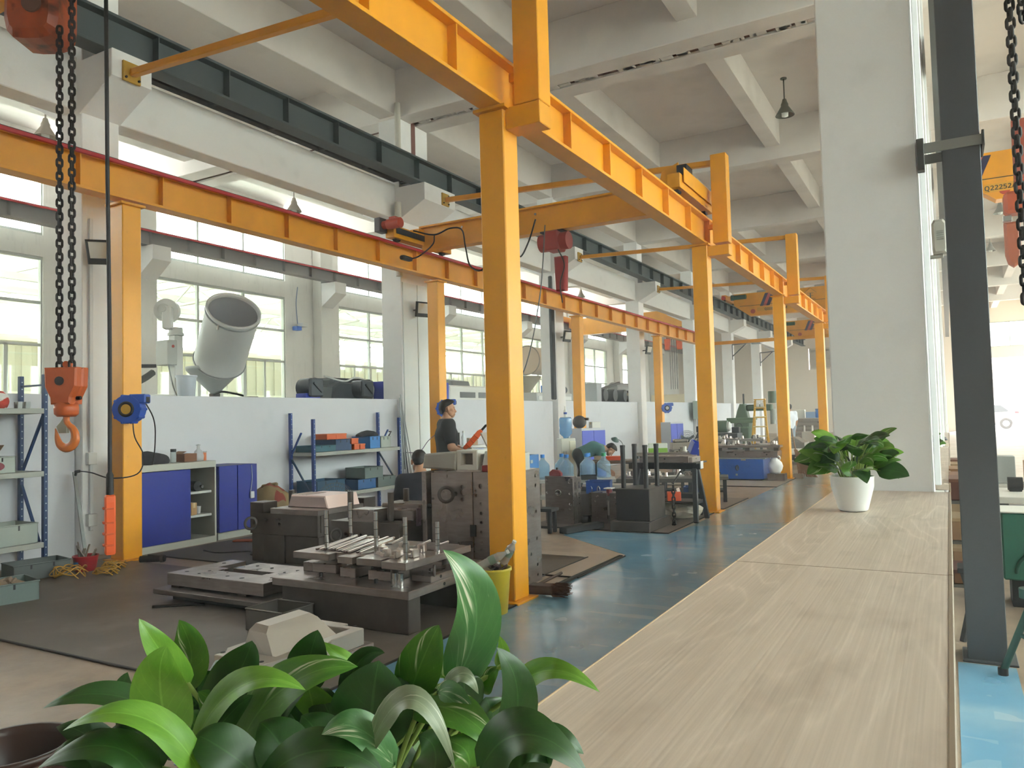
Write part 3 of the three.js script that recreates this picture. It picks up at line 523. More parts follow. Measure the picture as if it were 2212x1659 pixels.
{ const t = thing('steel_offcut', 'short dark pipe stub lying at the foot of the nearest left post', 'pipe', [-7.55, 0.04, -5.35], 0.6); part('pipe', [cyl(0.035, 0.26, 'x', 14)], M.rail, t); part('clamp', [cyl(0.042, 0.03, 'x', 14).translate(0.1, 0, 0)], M.cast, t); }
{ const t = thing('wall_pole', 'grey steel rod leaning on the white column by the red bucket', 'rod', [0, 0, 0]); part('rod', [bar([-8.2, 0.0, -5.02], [-8.57, 0.98, -5.1], 0.035, 0.02)], P(0x8d9190, 0.5, 0.4), t); }
{ const t = thing('wall_conduit', 'white cable conduit with boxes on the nearest left column', 'conduit', [-8.58, 0, -5.3]); part('conduit', [bx(-0.018, 0.02, 0.3, 3.9, -0.02, 0.02, 0.004)], P(0xd6d7d8, 0.5), t); for (const y of [0.35, 1.05]) part('junction_box', [bx(-0.018, 0.045, y, y + 0.14, -0.055, 0.055, 0.006)], P(0xdcdcda, 0.5), t); }
// ---------- blue cabinets ----------
{
  const blue = std({ color: 0x1b2a8c, roughness: 0.35 }), grey = P(0xb6b6ac, 0.6), inner = P(0x3a3d3a, 0.7);
  const t = thing('tool_cabinet', 'low grey cabinet with one blue sliding door, half open, left one', 'cabinet', [-8.1, 0, -5.56]);
  part('carcass', [bx(-0.58, 0, 0.0, 0.08, 0, -1.08, 0.004), bx(-0.58, 0.0, 0.94, 1.02, 0, -1.08, 0.004), bx(-0.58, 0, 0.08, 0.94, 0, -0.025, 0.003), bx(-0.58, 0, 0.08, 0.94, -1.055, -1.08, 0.003)], grey, t);
  part('back', [bx(-0.58, -0.56, 0.08, 0.94, -0.025, -1.055, 0)], inner, t);
  for (const y of [0.33, 0.62]) part('shelf', [bx(-0.56, -0.06, y, y + 0.03, -0.025, -1.055, 0.003)], P(0xc4c5c0, 0.5), t);
  part('door', [bx(-0.022, 0.004, 0.085, 0.935, -0.03, -0.70, 0.004)], blue, t, 'blue sliding door');
  const u = thing('tool_cabinet', 'low cabinet with two closed blue doors and a hanging key string, right one', 'cabinet', [-8.1, 0, -6.68]);
  part('carcass', [bx(-0.58, -0.03, 0.1, 0.94, 0, -0.62, 0.004)], P(0x232f80, 0.5), u);
  part('plinth', [bx(-0.55, -0.06, 0, 0.1, -0.03, -0.6, 0.004)], grey, u);
  part('door', [bx(-0.028, 0, 0.1, 0.94, -0.002, -0.29, 0.004)], blue, u); part('door', [bx(-0.028, 0, 0.1, 0.94, -0.3, -0.62, 0.004)], blue, u);
  part('string', [tube([[0.008, 0.93, -0.52], [0.008, 0.75, -0.53], [0.01, 0.58, -0.5]], 0.004, 12, 5), bx(0.002, 0.03, 0.49, 0.58, -0.49, -0.55, 0.006)], P(0xd8d8da, 0.5), u);
  // things inside and on top
  const on = (nm, lab, cat, y, z, fn) => { const o = thing(nm, lab, cat, [-8.3, y, z]); fn(o); };
  on('gear_motor', 'black motor part on the upper shelf inside the left cabinet', 'part', 0.65, -6.45, (o) => { part('body', [cyl(0.06, 0.18, 'x', 16).translate(0, 0.06, 0)], M.dark, o); part('shaft', [cyl(0.018, 0.1, 'x', 10).translate(0.13, 0.06, 0)], M.chrome, o); });
  carton('small brown carton on the lower shelf inside the left cabinet', [-8.25, 0.36, -6.36], 0.2, 0.14, 0.15, 0.1, 0xb08a5e);
  on('cup', 'small white cup on the lower shelf inside the left cabinet', 'cup', 0.36, -6.52, (o) => part('body', [lathe([[0, 0], [0.03, 0], [0.038, 0.09], [0.033, 0.09], [0.027, 0.01], [0, 0.01]], 16)], P(0xc8c8cc, 0.4), o));
  on('jacket', 'dark crumpled bag on top of the left blue cabinet', 'bag', 1.02, -5.82, (o) => { const g = new THREE.IcosahedronGeometry(0.13, 5), p = g.attributes.position; for (let i = 0; i < p.count; i++) { const k = 0.8 + 0.7 * nA(p.getX(i) * 2 + 5, p.getZ(i) * 2 + p.getY(i) + 5, 5, 4); p.setXYZ(i, p.getX(i) * k * 0.9, Math.max(0.001, p.getY(i) * k * 0.75 + 0.035), p.getZ(i) * k * 1.7); } g.computeVertexNormals(); part('body', [muv(g)], P(0x24242a, 0.8), o); });
  on('bottle', 'clear jar with a black lid on top of the left blue cabinet', 'jar', 1.021, -6.17, (o) => { part('glass', [lathe([[0, 0], [0.033, 0], [0.035, 0.01], [0.035, 0.12], [0.03, 0.13], [0, 0.13]], 18)], new THREE.MeshPhysicalMaterial({ color: 0xe8eeee, transmission: 0.7, thickness: 0, roughness: 0.15 }), o); part('lid', [cyl(0.034, 0.035, 'y', 18).translate(0, 0.148, 0)], M.black, o); });
  on('carton_tray', 'small brown box of parts on top of the left blue cabinet', 'box', 1.021, -6.36, (o) => { part('body', [bx(-0.1, 0.08, 0, 0.1, -0.09, 0.09, 0.004)], P(0x7a5238, 0.8), o); part('flap', [mv(cb(0.16, 0.004, 0.08, 0.001), 0, 0.115, 0.1, 0, 0.4)], P(0x8d6a48, 0.8), o); });
  on('plastic_jug', 'crumpled clear plastic jug on top of the left blue cabinet', 'jug', 1.021, -6.535, (o) => part('body', [lathe([[0, 0], [0.06, 0], [0.065, 0.06], [0.05, 0.12], [0.02, 0.15], [0.02, 0.19], [0.035, 0.2], [0, 0.21]], 12)], new THREE.MeshPhysicalMaterial({ color: 0xe6e9ec, transmission: 0.5, thickness: 0, roughness: 0.4 }), o));
  on('paint_tin', 'small orange tin on the right end of the left blue cabinet', 'tin', 1.021, -6.61, (o) => { part('body', [cyl(0.035, 0.1, 'y', 16).translate(0, 0.05, 0)], P(0xc9672a, 0.5), o); part('lid', [cyl(0.037, 0.012, 'y', 16).translate(0.01, 0.11, 0)], M.galv, o); });
  solo('rag', [mv(cb(0.3, 0.02, 0.12, 0.008), -7.7, 0.02, -6.75, 0.4)], P(0xa8502c, 0.8), 'orange-brown strip lying on the floor before the right blue cabinet', 'strip');
}

// ---------- second rack along the wall, with its bins ----------
{
  const t = thing('shelf_rack', 'blue upright rack with crates and orange boxes behind the mold blocks', 'rack');
  for (const x of [-8.64, -8.18]) for (const z of [-8.44, -10.48]) post(x, z, x < -8.4 ? 1.62 : 1.52, P(0x1c3f86, 0.45), t);
  for (const y of [0.97, 0.33]) part('shelf', [bx(-8.68, -8.15, y, y + 0.055, -8.46, -10.46, 0.004)], shelfM, t);
  for (const z of [-8.44, -10.48]) { part('brace', [bar([-8.62, 1.0, z], [-8.42, 1.32, z], 0.03, 0.02)], P(0x1c3f86, 0.45), t); part('brace', [bar([-8.62, 0.92, z], [-8.2, 0.36, z], 0.03, 0.02)], P(0x24405f, 0.5), t); }
  const y = 1.027;
  tray('plastic_crate', 'long teal crate at the left end of the back rack shelf', 'crate', [-8.4, y, -8.72], Math.PI / 2, 0.44, 0.4, 0.09, tealB, 'crates on the back rack');
  tray('plastic_crate', 'dark blue crate behind the teal one on the back rack shelf', 'crate', [-8.42, y, -9.13], Math.PI / 2, 0.36, 0.42, 0.17, binDB, 'crates on the back rack');
  tray('plastic_crate', 'bright blue crate with dark cloth on top on the back rack shelf', 'crate', [-8.4, y, -9.88], Math.PI / 2, 0.26, 0.38, 0.19, P(0x2e76b8, 0.5), 'crates on the back rack');
  tray('metal_bin', 'grey bin with bent handles at the right of the back rack shelf', 'bin', [-8.4, y, -10.16], Math.PI / 2, 0.26, 0.38, 0.18, binM);
  for (const [k, [z, yy, w]] of [[-9.4, 0, 0.12], [-9.54, 0, 0.12], [-9.36, 0.092, 0.16], [-9.2, 0.175, 0.24], [-8.98, 0.175, 0.2]].entries()) {
    const b = thing('parts_box', ['orange box, left of the two standing on the back rack shelf', 'orange box, right of the two standing on the back rack shelf', 'orange box stacked on the two standing orange boxes', 'flat orange box lying on the dark blue crate', 'flat orange box at the left on the dark blue crate'][k], 'box', [k > 2 ? -8.44 : -8.3, y + yy, z], Math.PI / 2, 'orange parts boxes'), m = P(0xd9622b, 0.5);
    part('body', [bx(-w / 2, w / 2, 0, 0.088, -0.12, 0.12, 0.005)], m, b); part('lip', [bx(-w / 2 - 0.004, w / 2 + 0.004, 0.07, 0.086, -0.124, 0.124, 0.003)], P(0xe0743c, 0.5), b);
  }
  { const o = thing('cloth_bundle', 'dark cloth heaped over the bright blue crate', 'cloth', [-8.4, y + 0.195, -9.88]); const g = new THREE.IcosahedronGeometry(0.16, 4), p = g.attributes.position; for (let i = 0; i < p.count; i++) { const q = 0.8 + 0.6 * nB(p.getX(i) * 2 + 5, p.getZ(i) * 2 + 5, 5, 4); p.setXYZ(i, p.getX(i) * q, Math.max(0.001, p.getY(i) * q * 0.5 + 0.01), p.getZ(i) * q * 1.2); } g.computeVertexNormals(); part('cloth', [muv(g)], P(0x22252c, 0.85), o); }
  { const o = thing('bench_tool', 'dark iron clamp with a crank at the right end of the back rack shelf', 'tool', [-8.35, y, -10.36]); part('body', [bx(-0.06, 0.06, 0, 0.1, -0.04, 0.04, 0.01), bar([-0.02, 0.1, 0], [0.05, 0.22, -0.02], 0.02)], P(0x3a2a2a, 0.6), o); part('crank', [bar([0.05, 0.22, -0.02], [0.08, 0.26, -0.02], 0.014), bar([0.08, 0.26, -0.02], [0.08, 0.26, 0.04], 0.02)], M.cast, o); }
  const y2 = 0.387;
  tray('metal_bin', 'upper of two grey bins stacked on the lower shelf of the back rack', 'bin', [-8.36, y2 + 0.165, -9.78], Math.PI / 2 + 0.08, 0.5, 0.38, 0.17, binG, 'stacked bins on the lower shelf');
  tray('metal_bin', 'lower grey bin at the right of the lower shelf of the back rack', 'bin', [-8.36, y2, -10.12], Math.PI / 2, 0.46, 0.38, 0.16, binG, 'stacked bins on the lower shelf');
  tray('plastic_crate', 'blue crate under the stacked grey bin on the lower shelf', 'crate', [-8.36, y2, -9.62], Math.PI / 2, 0.44, 0.38, 0.155, P(0x2a5c92, 0.5));
  tray('plastic_crate', 'big dark teal crate at the left of the lower shelf, behind the front upright', 'crate', [-8.4, y2, -8.82], Math.PI / 2, 0.6, 0.42, 0.2, P(0x164a6a, 0.5));
}
{ const t = thing('woven_sack', 'brown printed woven sack slumped by the right blue cabinet', 'sack', [-8.35, 0, -7.75], 0.5);
  const g = new THREE.SphereGeometry(0.3, 28, 20), p = g.attributes.position; for (let i = 0; i < p.count; i++) { const q = 0.9 + 0.25 * nA(p.getX(i) + 5, p.getY(i) + p.getZ(i) + 5, 6, 4); p.setXYZ(i, p.getX(i) * q * 1.0, Math.max(0.001, p.getY(i) * q * 1.05 + 0.3), p.getZ(i) * q * 0.6); } g.computeVertexNormals();
  part('body', [muv(g)], std({ map: tex(128, (u, v) => { const a = nA(u, v, 4, 3), b = nC(u, v, 4, 2); return b > 0.66 ? [150, 70, 60] : [150 + 30 * (a - 0.5), 128 + 30 * (a - 0.5), 92]; }, true, [1, 1]), roughness: 0.9 }), t);
  part('mouth', [mv(cb(0.22, 0.06, 0.1, 0.02), 0, 0.6, 0, 0, 0, 0.15)], P(0x7d6b4a, 0.9), t); }
{ // long bars leaning in the corner
  for (let k = 0; k < 7; k++) solo('steel_bar', [bar([-8.25 + 0.035 * k, 0.0, -10.66 - 0.03 * k], [-8.56 - 0.01 * k, 1.5 + rr(0, 0.5), -11.0 - 0.02 * k], 0.022, 0.022, k % 2 === 0)], k === 3 ? P(0x5b5f66, 0.4, 0.6) : P(0xaab0b2, 0.4, 0.5), ['leftmost', 'second', 'third', 'fourth', 'fifth', 'sixth', 'rightmost'][k] + (k % 6 ? ' from the left' : '') + ' of the thin steel bars leaning against the double column', 'bar', 'steel bars leaning in the corner'); }
// ---------- floor fan, seen from behind ----------
function fan(pos, ry, r, label, group, tilt = 0) {
  const t = thing('fan', label, 'fan', pos, ry, group), wires = [];
  for (const q of [1, 0.82, 0.6, 0.36]) wires.push(muv(new THREE.TorusGeometry(r * q, 0.003, 4, 40).translate(0, 0, -0.05 * q - 0.01)), muv(new THREE.TorusGeometry(r * q, 0.003, 4, 40).translate(0, 0, 0.09 - 0.05 * q)));
  for (let k = 0; k < 40; k++) { const a = k / 40 * 2 * Math.PI, c = Math.cos(a), s = Math.sin(a); wires.push(bar([0.09 * c, 0.09 * s, -0.03], [r * c, r * s, -0.06], 0.0028), bar([0.05 * c, 0.05 * s, 0.075], [r * c, r * s, 0.04], 0.0028)); }
  const cage = part('cage', wires.map((g) => g.rotateX(tilt)), P(0x5b6066, 0.4, 0.5), t); cage.position.y = r + 0.18;
  const m = part('motor', [cyl(0.075, 0.17, 'z', 18).translate(0, 0, -0.1)].map((g) => g.rotateX(tilt)), P(0x2f3233, 0.5), t); m.position.y = r + 0.18;
  for (let k = 0; k < 3; k++) { const a = k * 2.094 + 0.5; const b = part('blade', [mv(cb(r * 0.8, r * 0.34, 0.004, 0.001), r * 0.45, 0, 0, 0, 0.45)].map((g) => g.rotateZ(a).rotateX(tilt)), P(0x3f4446, 0.5), t); b.position.y = r + 0.18; }
  part('stand', [bar([0, r + 0.12, -0.12], [0, 0.03, -0.1], 0.045, 0.045, true), bar([-0.24, 0.015, -0.16], [0.24, 0.015, -0.16], 0.03, 0.03), bar([-0.18, 0.015, 0.12], [0.18, 0.015, 0.12], 0.03, 0.03), bar([0, 0.015, -0.16], [0, 0.015, 0.12], 0.03, 0.03)], P(0x33383a, 0.5), t);
  return t;
}
fan([-6.95, 0.01, -7.55], 1.05 + Math.PI, 0.245, 'floor fan with a wire cage standing behind the near mold blocks', undefined, 0.1);
// ---------- mold blocks ----------
// box face with round holes, thickness along z; holes are [x, y, r]
const faceZ = (x0, x1, y0, y1, z, th, holes) => prism([[x0, y0], [x1, y0], [x1, y1], [x0, y1]], th, 'z', 0.003, holes.map((h) => circle(h[0], h[1], h[2]))).translate(0, 0, z);
const faceX = (z0, z1, y0, y1, x, th, holes) => prism([[z0, y0], [z1, y0], [z1, y1], [z0, y1]], th, 'x', 0.003, holes.map((h) => circle(h[0], h[1], h[2]))).translate(x, 0, 0);
function eyebolt(parent, x, y, z, ry = 0, r = 0.05) { const o = part('eyebolt', [muv(new THREE.TorusGeometry(r, r * 0.24, 10, 24)).rotateY(0.9).translate(0, 0, r * 1.25), cyl(r * 0.3, r * 0.7, 'z', 12)], M.cast, parent, 'dark lifting eyebolt'); o.position.set(x, y, z + 0.02); o.rotation.y = ry; return o; }
{
  const t = thing('mold_block', 'large dark steel mold half with a bright core on top, behind the plates', 'mold', [-6.57, 0, -5.82]);
  part('base', [bx(0, 0.96, 0.0, 0.3, -0.02, -0.88, 0.006), bx(0.2, 0.5, 0.0, 0.3, 0, -0.9, 0.004)], M.steelDark, t);
  part('cavity_plate', [faceZ(0, 0.97, 0.3, 0.52, -0.02, 0.04, [[0.24, 0.45, 0.014], [0.4, 0.46, 0.012], [0.44, 0.46, 0.012], [0.43, 0.41, 0.018]]), bx(0.01, 0.96, 0.3, 0.515, -0.045, -0.9, 0.005), bx(0.96, 0.972, 0.34, 0.515, -0.05, -0.85, 0.003)], M.steelDark, t);
  for (const [x, z] of [[0.0, 0], [0.0, -0.7], [0.78, -0.7]]) part('guide_block', [bx(x, x + 0.2, 0.515, 0.63, z, z - 0.2, 0.005)], M.steelDark, t);
  part('side_plate', [bx(0.3, 0.975, 0.515, 0.575, 0, -0.9, 0.005)], M.steel, t, 'paler steel plate');
  part('core', [prism([[0.4, 0.575], [0.97, 0.575], [0.93, 0.7], [0.45, 0.7]], 0.5, 'z', 0.012).translate(0, 0, -0.4), prism([[0.3, 0.575], [0.5, 0.575], [0.46, 0.66], [0.36, 0.66]], 0.4, 'z', 0.008).translate(0, 0, -0.45)], std({ color: 0xcbb3ac, roughness: 0.35, metalness: 0.75 }), t, 'bright steel core');
  for (let k = 0; k < 5; k++) part('rib', [mv(cb(0.02, 0.13, 0.3, 0.004), 0.42 + k * 0.05, 0.64, -0.35)], M.steelLight, t);
  part('guide_pin', [cyl(0.035, 0.2, 'y', 18).translate(0.16, 0.62, -0.45)], M.steelDark, t);
  eyebolt(t, 0.1, 0.42, 0.0, 0.2, 0.06);
}
{
  const t = thing('mold_block', 'dark steel mold half with two guide pins left of the tall block', 'mold', [-5.05, 0, -5.42]);
  part('base', [bx(0.06, 0.16, 0.0, 0.25, -0.02, -0.55, 0.004), bx(0.66, 0.76, 0, 0.25, -0.02, -0.55, 0.004), bx(0.0, 0.82, 0, 0.04, 0, -0.6, 0.004)], M.steelDark, t);
  part('support_plate', [bx(0, 0.78, 0.25, 0.34, -0.01, -0.58, 0.004)], M.steelDark, t);
  part('cavity_plate', [faceZ(0, 0.8, 0.34, 0.55, -0.02, 0.04, [[0.18, 0.43, 0.016], [0.24, 0.43, 0.014], [0.29, 0.43, 0.014], [0.36, 0.43, 0.014], [0.54, 0.43, 0.022]]), bx(0.005, 0.795, 0.34, 0.547, -0.045, -0.6, 0.004)], M.steelDark, t);
  part('core', [prism([[0.2, 0.547], [0.5, 0.547], [0.5, 0.66], [0.24, 0.66]], 0.2, 'z', 0.006).translate(0, 0, -0.12), bx(0.5, 0.8, 0.547, 0.65, -0.2, -0.58, 0.01), bx(0.36, 0.8, 0.6, 0.69, -0.3, -0.58, 0.01)], M.steel, t, 'paler stepped core');
  for (const z of [-0.28, -0.38, -0.48]) part('insert', [prism([[z - 0.035, 0.5], [z + 0.035, 0.5], [z + 0.03, 0.66], [z - 0.03, 0.66]], 0.012, 'x', 0.003, [circle(z, 0.525, 0.009), circle(z, 0.64, 0.009)]).translate(0.806, 0, 0)], std({ color: 0x9a8896, roughness: 0.4, metalness: 0.7 }), t);
  for (const [x, z] of [[0.14, -0.12], [0.6, -0.14], [0.5, -0.5]]) part('guide_pin', [cyl(0.028, 0.26, 'y', 18).translate(x, 0.68, z)], M.steelDark, t);
  eyebolt(t, 0.12, 0.43, 0.0, 0.3, 0.055);
}
{ // tall standing mold
  const t = thing('mold_block', 'tall standing steel mold with rows of holes beside the nearest yellow post', 'mold', [-4.13, 0, -5.6]);
  part('back_plate', [bx(0, 0.05, 0, 1.0, 0, -0.58, 0.004)], M.steel, t);
  part('body', [bx(0.075, 0.36, 0.0, 1.0, -0.03, -0.56, 0.012), bx(0.05, 0.08, 0.02, 0.98, -0.08, -0.54, 0)], M.steel, t);
  part('cavity_plate', [faceZ(0.27, 0.535, 0, 1.0, -0.012, 0.024, [[0.43, 0.87, 0.016], [0.43, 0.76, 0.016], [0.39, 0.38, 0.014], [0.38, 0.31, 0.014], [0.52, 0.85, 0.001]]), bx(0.36, 0.535, 0, 1.0, -0.024, -0.56, 0.003)], M.steel, t);
  part('clamp_plate', [faceZ(0.545, 0.875, 0, 1.0, -0.012, 0.024, [[0.57, 0.84, 0.012], [0.575, 0.8, 0.012], [0.62, 0.88, 0.02], [0.62, 0.73, 0.012], [0.62, 0.65, 0.012], [0.62, 0.57, 0.012], [0.62, 0.49, 0.012], [0.62, 0.4, 0.012], [0.62, 0.34, 0.012]]), bx(0.545, 0.865, 0, 1.0, -0.024, -0.58, 0.003), faceX(-0.582, 0, 0, 1.0, 0.878, 0.022, [[-0.5, 0.94, 0.015], [-0.5, 0.85, 0.017], [-0.5, 0.62, 0.016], [-0.5, 0.38, 0.016], [-0.5, 0.15, 0.015], [-0.5, 0.06, 0.012], [-0.08, 0.94, 0.015], [-0.08, 0.06, 0.012], [-0.25, 0.5, 0.03]])], M.steel, t, 'wide plate with bolt holes');
  part('sprue_ring', [muv(new THREE.TorusGeometry(0.038, 0.009, 8, 24)).rotateY(Math.PI / 2).translate(0.89, 0.5, -0.25)], M.steelLight, t);
  part('latch', [bx(0.51, 0.57, 0.45, 0.55, 0.0, 0.012, 0.003)], M.black, t);
  eyebolt(t, 0.36, 0.81, 0.0, -0.5, 0.062);
}
// grey plastic housings and a red block on the tall mold
{ const t = thing('plastic_housing', 'grey moulded plastic housing with a square opening on the tall mold', 'housing', [-3.86, 1.0, -5.88], 0.1), m = P(0xa8a59c, 0.5);
  part('shell', [prism([[-0.36, 0.02], [-0.02, 0.0], [0.0, 0.17], [-0.34, 0.15]], 0.26, 'z', 0.015)], m, t);
  part('frame', [prism([[-0.01, 0.0], [0.2, 0.0], [0.2, 0.18], [-0.01, 0.18]], 0.24, 'z', 0.008, [[[0.04, 0.05], [0.15, 0.05], [0.15, 0.15], [0.04, 0.15]]])], P(0xc9c8c0, 0.5), t);
  part('cover', [bx(0.05, 0.2, 0.03, 0.15, -0.06, 0.06, 0.01)], P(0x80756a, 0.6), t); }
{ const t = thing('plastic_housing', 'pale grey plastic housing with a dark grille slot on the tall mold', 'housing', [-3.42, 1.0, -5.9], 0.05), m = P(0xb4b2aa, 0.5);
  part('shell', [prism([[-0.2, 0.0], [0.18, 0.0], [0.18, 0.15], [-0.16, 0.17]], 0.22, 'z', 0.012)], m, t);
  part('grille', [bx(-0.09, 0.17, 0.075, 0.125, 0.108, 0.113, 0.002)], P(0x4a4c4e, 0.6), t); for (let k = 0; k < 6; k++) part('grille_bar', [bx(-0.07 + k * 0.04, -0.064 + k * 0.04, 0.08, 0.12, 0.112, 0.116, 0)], m, t); }
{ const t = thing('red_block', 'small dark red block on the front edge of the tall mold', 'block', [-3.47, 1.0, -5.68], 0.1); part('body', [bx(-0.05, 0.08, 0, 0.055, -0.04, 0.04, 0.006)], P(0x7d1f26, 0.5), t); part('plate', [bx(-0.3, -0.06, 0.0, 0.012, -0.05, 0.04, 0.003)], M.steelLight, t); }
// ---------- stacked plates at the left of the pin plate ----------
{
  const t = thing('mold_plate', 'thick steel plate with a stepped slot, stacked on a thinner one at the left', 'plate', [-5.79, 0.13, -4.24]);
  part('front_bar', [prism([[0, 0], [1.14, 0], [1.14, -0.3], [0.86, -0.3], [0.86, -0.24], [0.34, -0.24], [0.34, -0.3], [0, -0.3]], 0.1, 'y', 0.003).translate(0, 0.05, 0)], M.steel, t);
  part('corner_plate', [prism([[0, -0.303], [0.34, -0.303], [0.34, -0.36], [0.2, -0.36], [0.2, -0.66], [0, -0.66]], 0.098, 'y', 0.003).translate(0, 0.048, 0)], M.steel, t);
  part('middle_plate', [bx(0.36, 0.86, 0.0, 0.095, -0.38, -0.66, 0.003)], M.steel, t);
  part('end_plate', [bx(0.865, 1.14, 0, 0.097, -0.303, -0.66, 0.003)], M.steel, t);
  for (const [x, z] of [[0.12, -0.1], [0.3, -0.08], [0.5, -0.2], [0.62, -0.1], [0.8, -0.09], [1.02, -0.2], [0.1, -0.5], [0.5, -0.52], [0.7, -0.5], [1.0, -0.5], [0.95, -0.4], [0.28, -0.2]]) part('hole', [cyl(rr(0.009, 0.02), 0.003, 'y', 14).translate(x, 0.1, z)], M.dark, t, 'dark bolt hole');
}
{ const t = thing('mold_plate', 'thin dark steel plate lying under the thick one at the left', 'plate', [-5.84, 0.072, -4.14]); part('plate', [bx(0, 1.3, 0, 0.04, 0, -0.74, 0.004)], M.steelDark, t); part('spacer', [bx(0.1, 0.2, 0.04, 0.058, -0.1, -0.7, 0.002), bx(0.9, 1.0, 0.04, 0.058, -0.1, -0.7, 0.002)], M.steelDark, t); }
for (const [k, z] of [-4.3, -4.75].entries()) solo('support_bar', [bx(-5.75, -4.6, 0.01, 0.071, z - 0.04, z + 0.04, 0.004)], M.dark, ['dark bar supporting the stacked plates, the nearer one', 'dark bar supporting the stacked plates, the farther one'][k], 'bar');
solo('rod', [bar([-5.62, 0.02, -3.98], [-5.3, 0.02, -4.22], 0.022, 0.022, true)], M.rail, 'thin dark rod lying on the sheet in front of the stacked plates', 'rod');
// ---------- mold base with ejector plate and pins ----------
{
  const t = thing('ejector_mold', 'dark mold base on two rails carrying a plate with upright pins', 'mold', [-4.43, 0.01, -4.14]);
  part('rail', [bx(0.02, 1.2, 0, 0.25, -0.06, -0.2, 0.005)], M.steelDark, t); part('rail', [bx(0.02, 1.2, 0, 0.25, -0.82, -0.94, 0.005)], M.steelDark, t);
  part('clamp_plate', [bx(-0.02, 1.25, 0.25, 0.305, 0, -0.98, 0.004)], M.steel, t);
  part('side_strip', [bx(1.05, 1.22, 0.305, 0.35, -0.3, -0.98, 0.004)], M.steel, t);
  for (const [x0, x1] of [[0.02, 0.12], [0.12, 0.36], [0.45, 0.6], [0.72, 0.96]]) part('support_bar', [bx(x0, x1, 0.305, 0.375, -0.28 + (x0 > 0.4 ? 0.06 : 0), -0.4, 0.004)], M.steel, t);
  for (const [x, z] of [[0.35, -0.5], [0.6, -0.45], [0.98, -0.2], [0.15, -0.7], [0.6, -0.8], [1.0, -0.8]]) part('pillar', [cyl(0.03, 0.12, 'y', 14).translate(x, 0.365, z)], M.steelDark, t);
  for (const x of [1.03, 1.08]) part('bushing', [cyl(0.02, 0.085, 'y', 16).translate(x, 0.348, -0.14), cyl(0.022, 0.012, 'y', 16).translate(x, 0.348, -0.14)], M.chrome, t, 'shiny bushing');
  part('stop_bolt', [cyl(0.014, 0.03, 'y', 6).translate(0.86, 0.32, -0.14)], M.rail, t); part('stop_bolt', [cyl(0.014, 0.03, 'y', 6).translate(0.32, 0.32, -0.16)], M.rail, t);
  part('ejector_plate', [prism([[0.04, -0.16], [0.4, -0.16], [0.4, -0.24], [0.52, -0.24], [0.52, -0.12], [0.66, -0.12], [0.66, -0.2], [0.7, -0.2], [0.7, -0.12], [0.92, -0.12], [0.92, -0.2], [0.96, -0.2], [0.96, -0.08], [1.17, -0.08], [1.17, -0.9], [0.04, -0.9]], 0.05, 'y', 0.003).translate(0, 0.45, 0)], M.steel, t);
  for (const [x, z, h] of [[0.25, -0.3, 0.3], [0.12, -0.72, 0.31], [0.75, -0.28, 0.31], [1.11, -0.16, 0.3], [1.1, -0.56, 0.22]]) { const p = part('return_pin', [cyl(0.0165, h, 'y', 16).translate(x, 0.475 + h / 2, z)], M.chrome, t, 'bright upright pin'); for (let k = 1; k < 5; k++) part('groove', [cyl(0.0169, 0.003, 'y', 16).translate(x, 0.475 + h * k / 5, z)], M.rail, p); }
  // rods and small lifters lying on the plate
  for (let k = 0; k < 12; k++) { const x = 0.22 + k * 0.032 + (k > 5 ? 0.03 : 0) + (k > 9 ? 0.05 : 0); part('lifter_rod', [bar([x - 0.02, 0.487, -0.24 - 0.01 * k * (k < 6 ? 1 : 0)], [x - 0.03, 0.525, -0.72 + (k % 3) * 0.04], 0.019, 0.015)], k % 2 ? M.steelLight : M.steel, t); }
  for (const [x, z, s] of [[0.38, -0.66, 1.3], [0.62, -0.5, 1], [0.72, -0.4, 1], [0.8, -0.3, 1.3], [0.87, -0.25, 1.2], [0.85, -0.48, 1.5], [0.95, -0.3, 1.1], [0.98, -0.22, 1.2], [1.0, -0.5, 1.3], [1.08, -0.3, 1.3], [0.75, -0.62, 1]]) {
    const o = part('lifter_head', [bx(-0.022 * s, 0.022 * s, 0, 0.045 * s, -0.02 * s, 0.02 * s, 0.006), bx(-0.03 * s, 0.01, 0, 0.02 * s, -0.03 * s, 0.03 * s, 0.004)], M.steelLight, t); o.position.set(x, 0.476, z); o.rotation.y = rr(-0.4, 0.6);
    part('screw', [cyl(0.009 * s, 0.006, 'z', 10).translate(0.006, 0.028 * s, 0.02 * s)], M.chrome, o); }
  for (const [x, z] of [[0.5, -0.75], [0.62, -0.7], [0.9, -0.68], [1.05, -0.7], [0.45, -0.6]]) { const o = part('lifter_foot', [bx(-0.05, 0.05, 0, 0.015, -0.012, 0.012, 0.004)], M.steelLight, t); o.position.set(x, 0.5, z); o.rotation.set(0.2, rr(0, 1), 0.25); }
  eyebolt(t, 1.2, 0.39, -0.35, 1.2, 0.035);
  for (const y of [0.33, 0.28]) part('hole', [cyl(0.012, 0.004, 'x', 12).translate(y > 0.3 ? 1.22 : 1.25, y, -0.42)], M.dark, t);
}
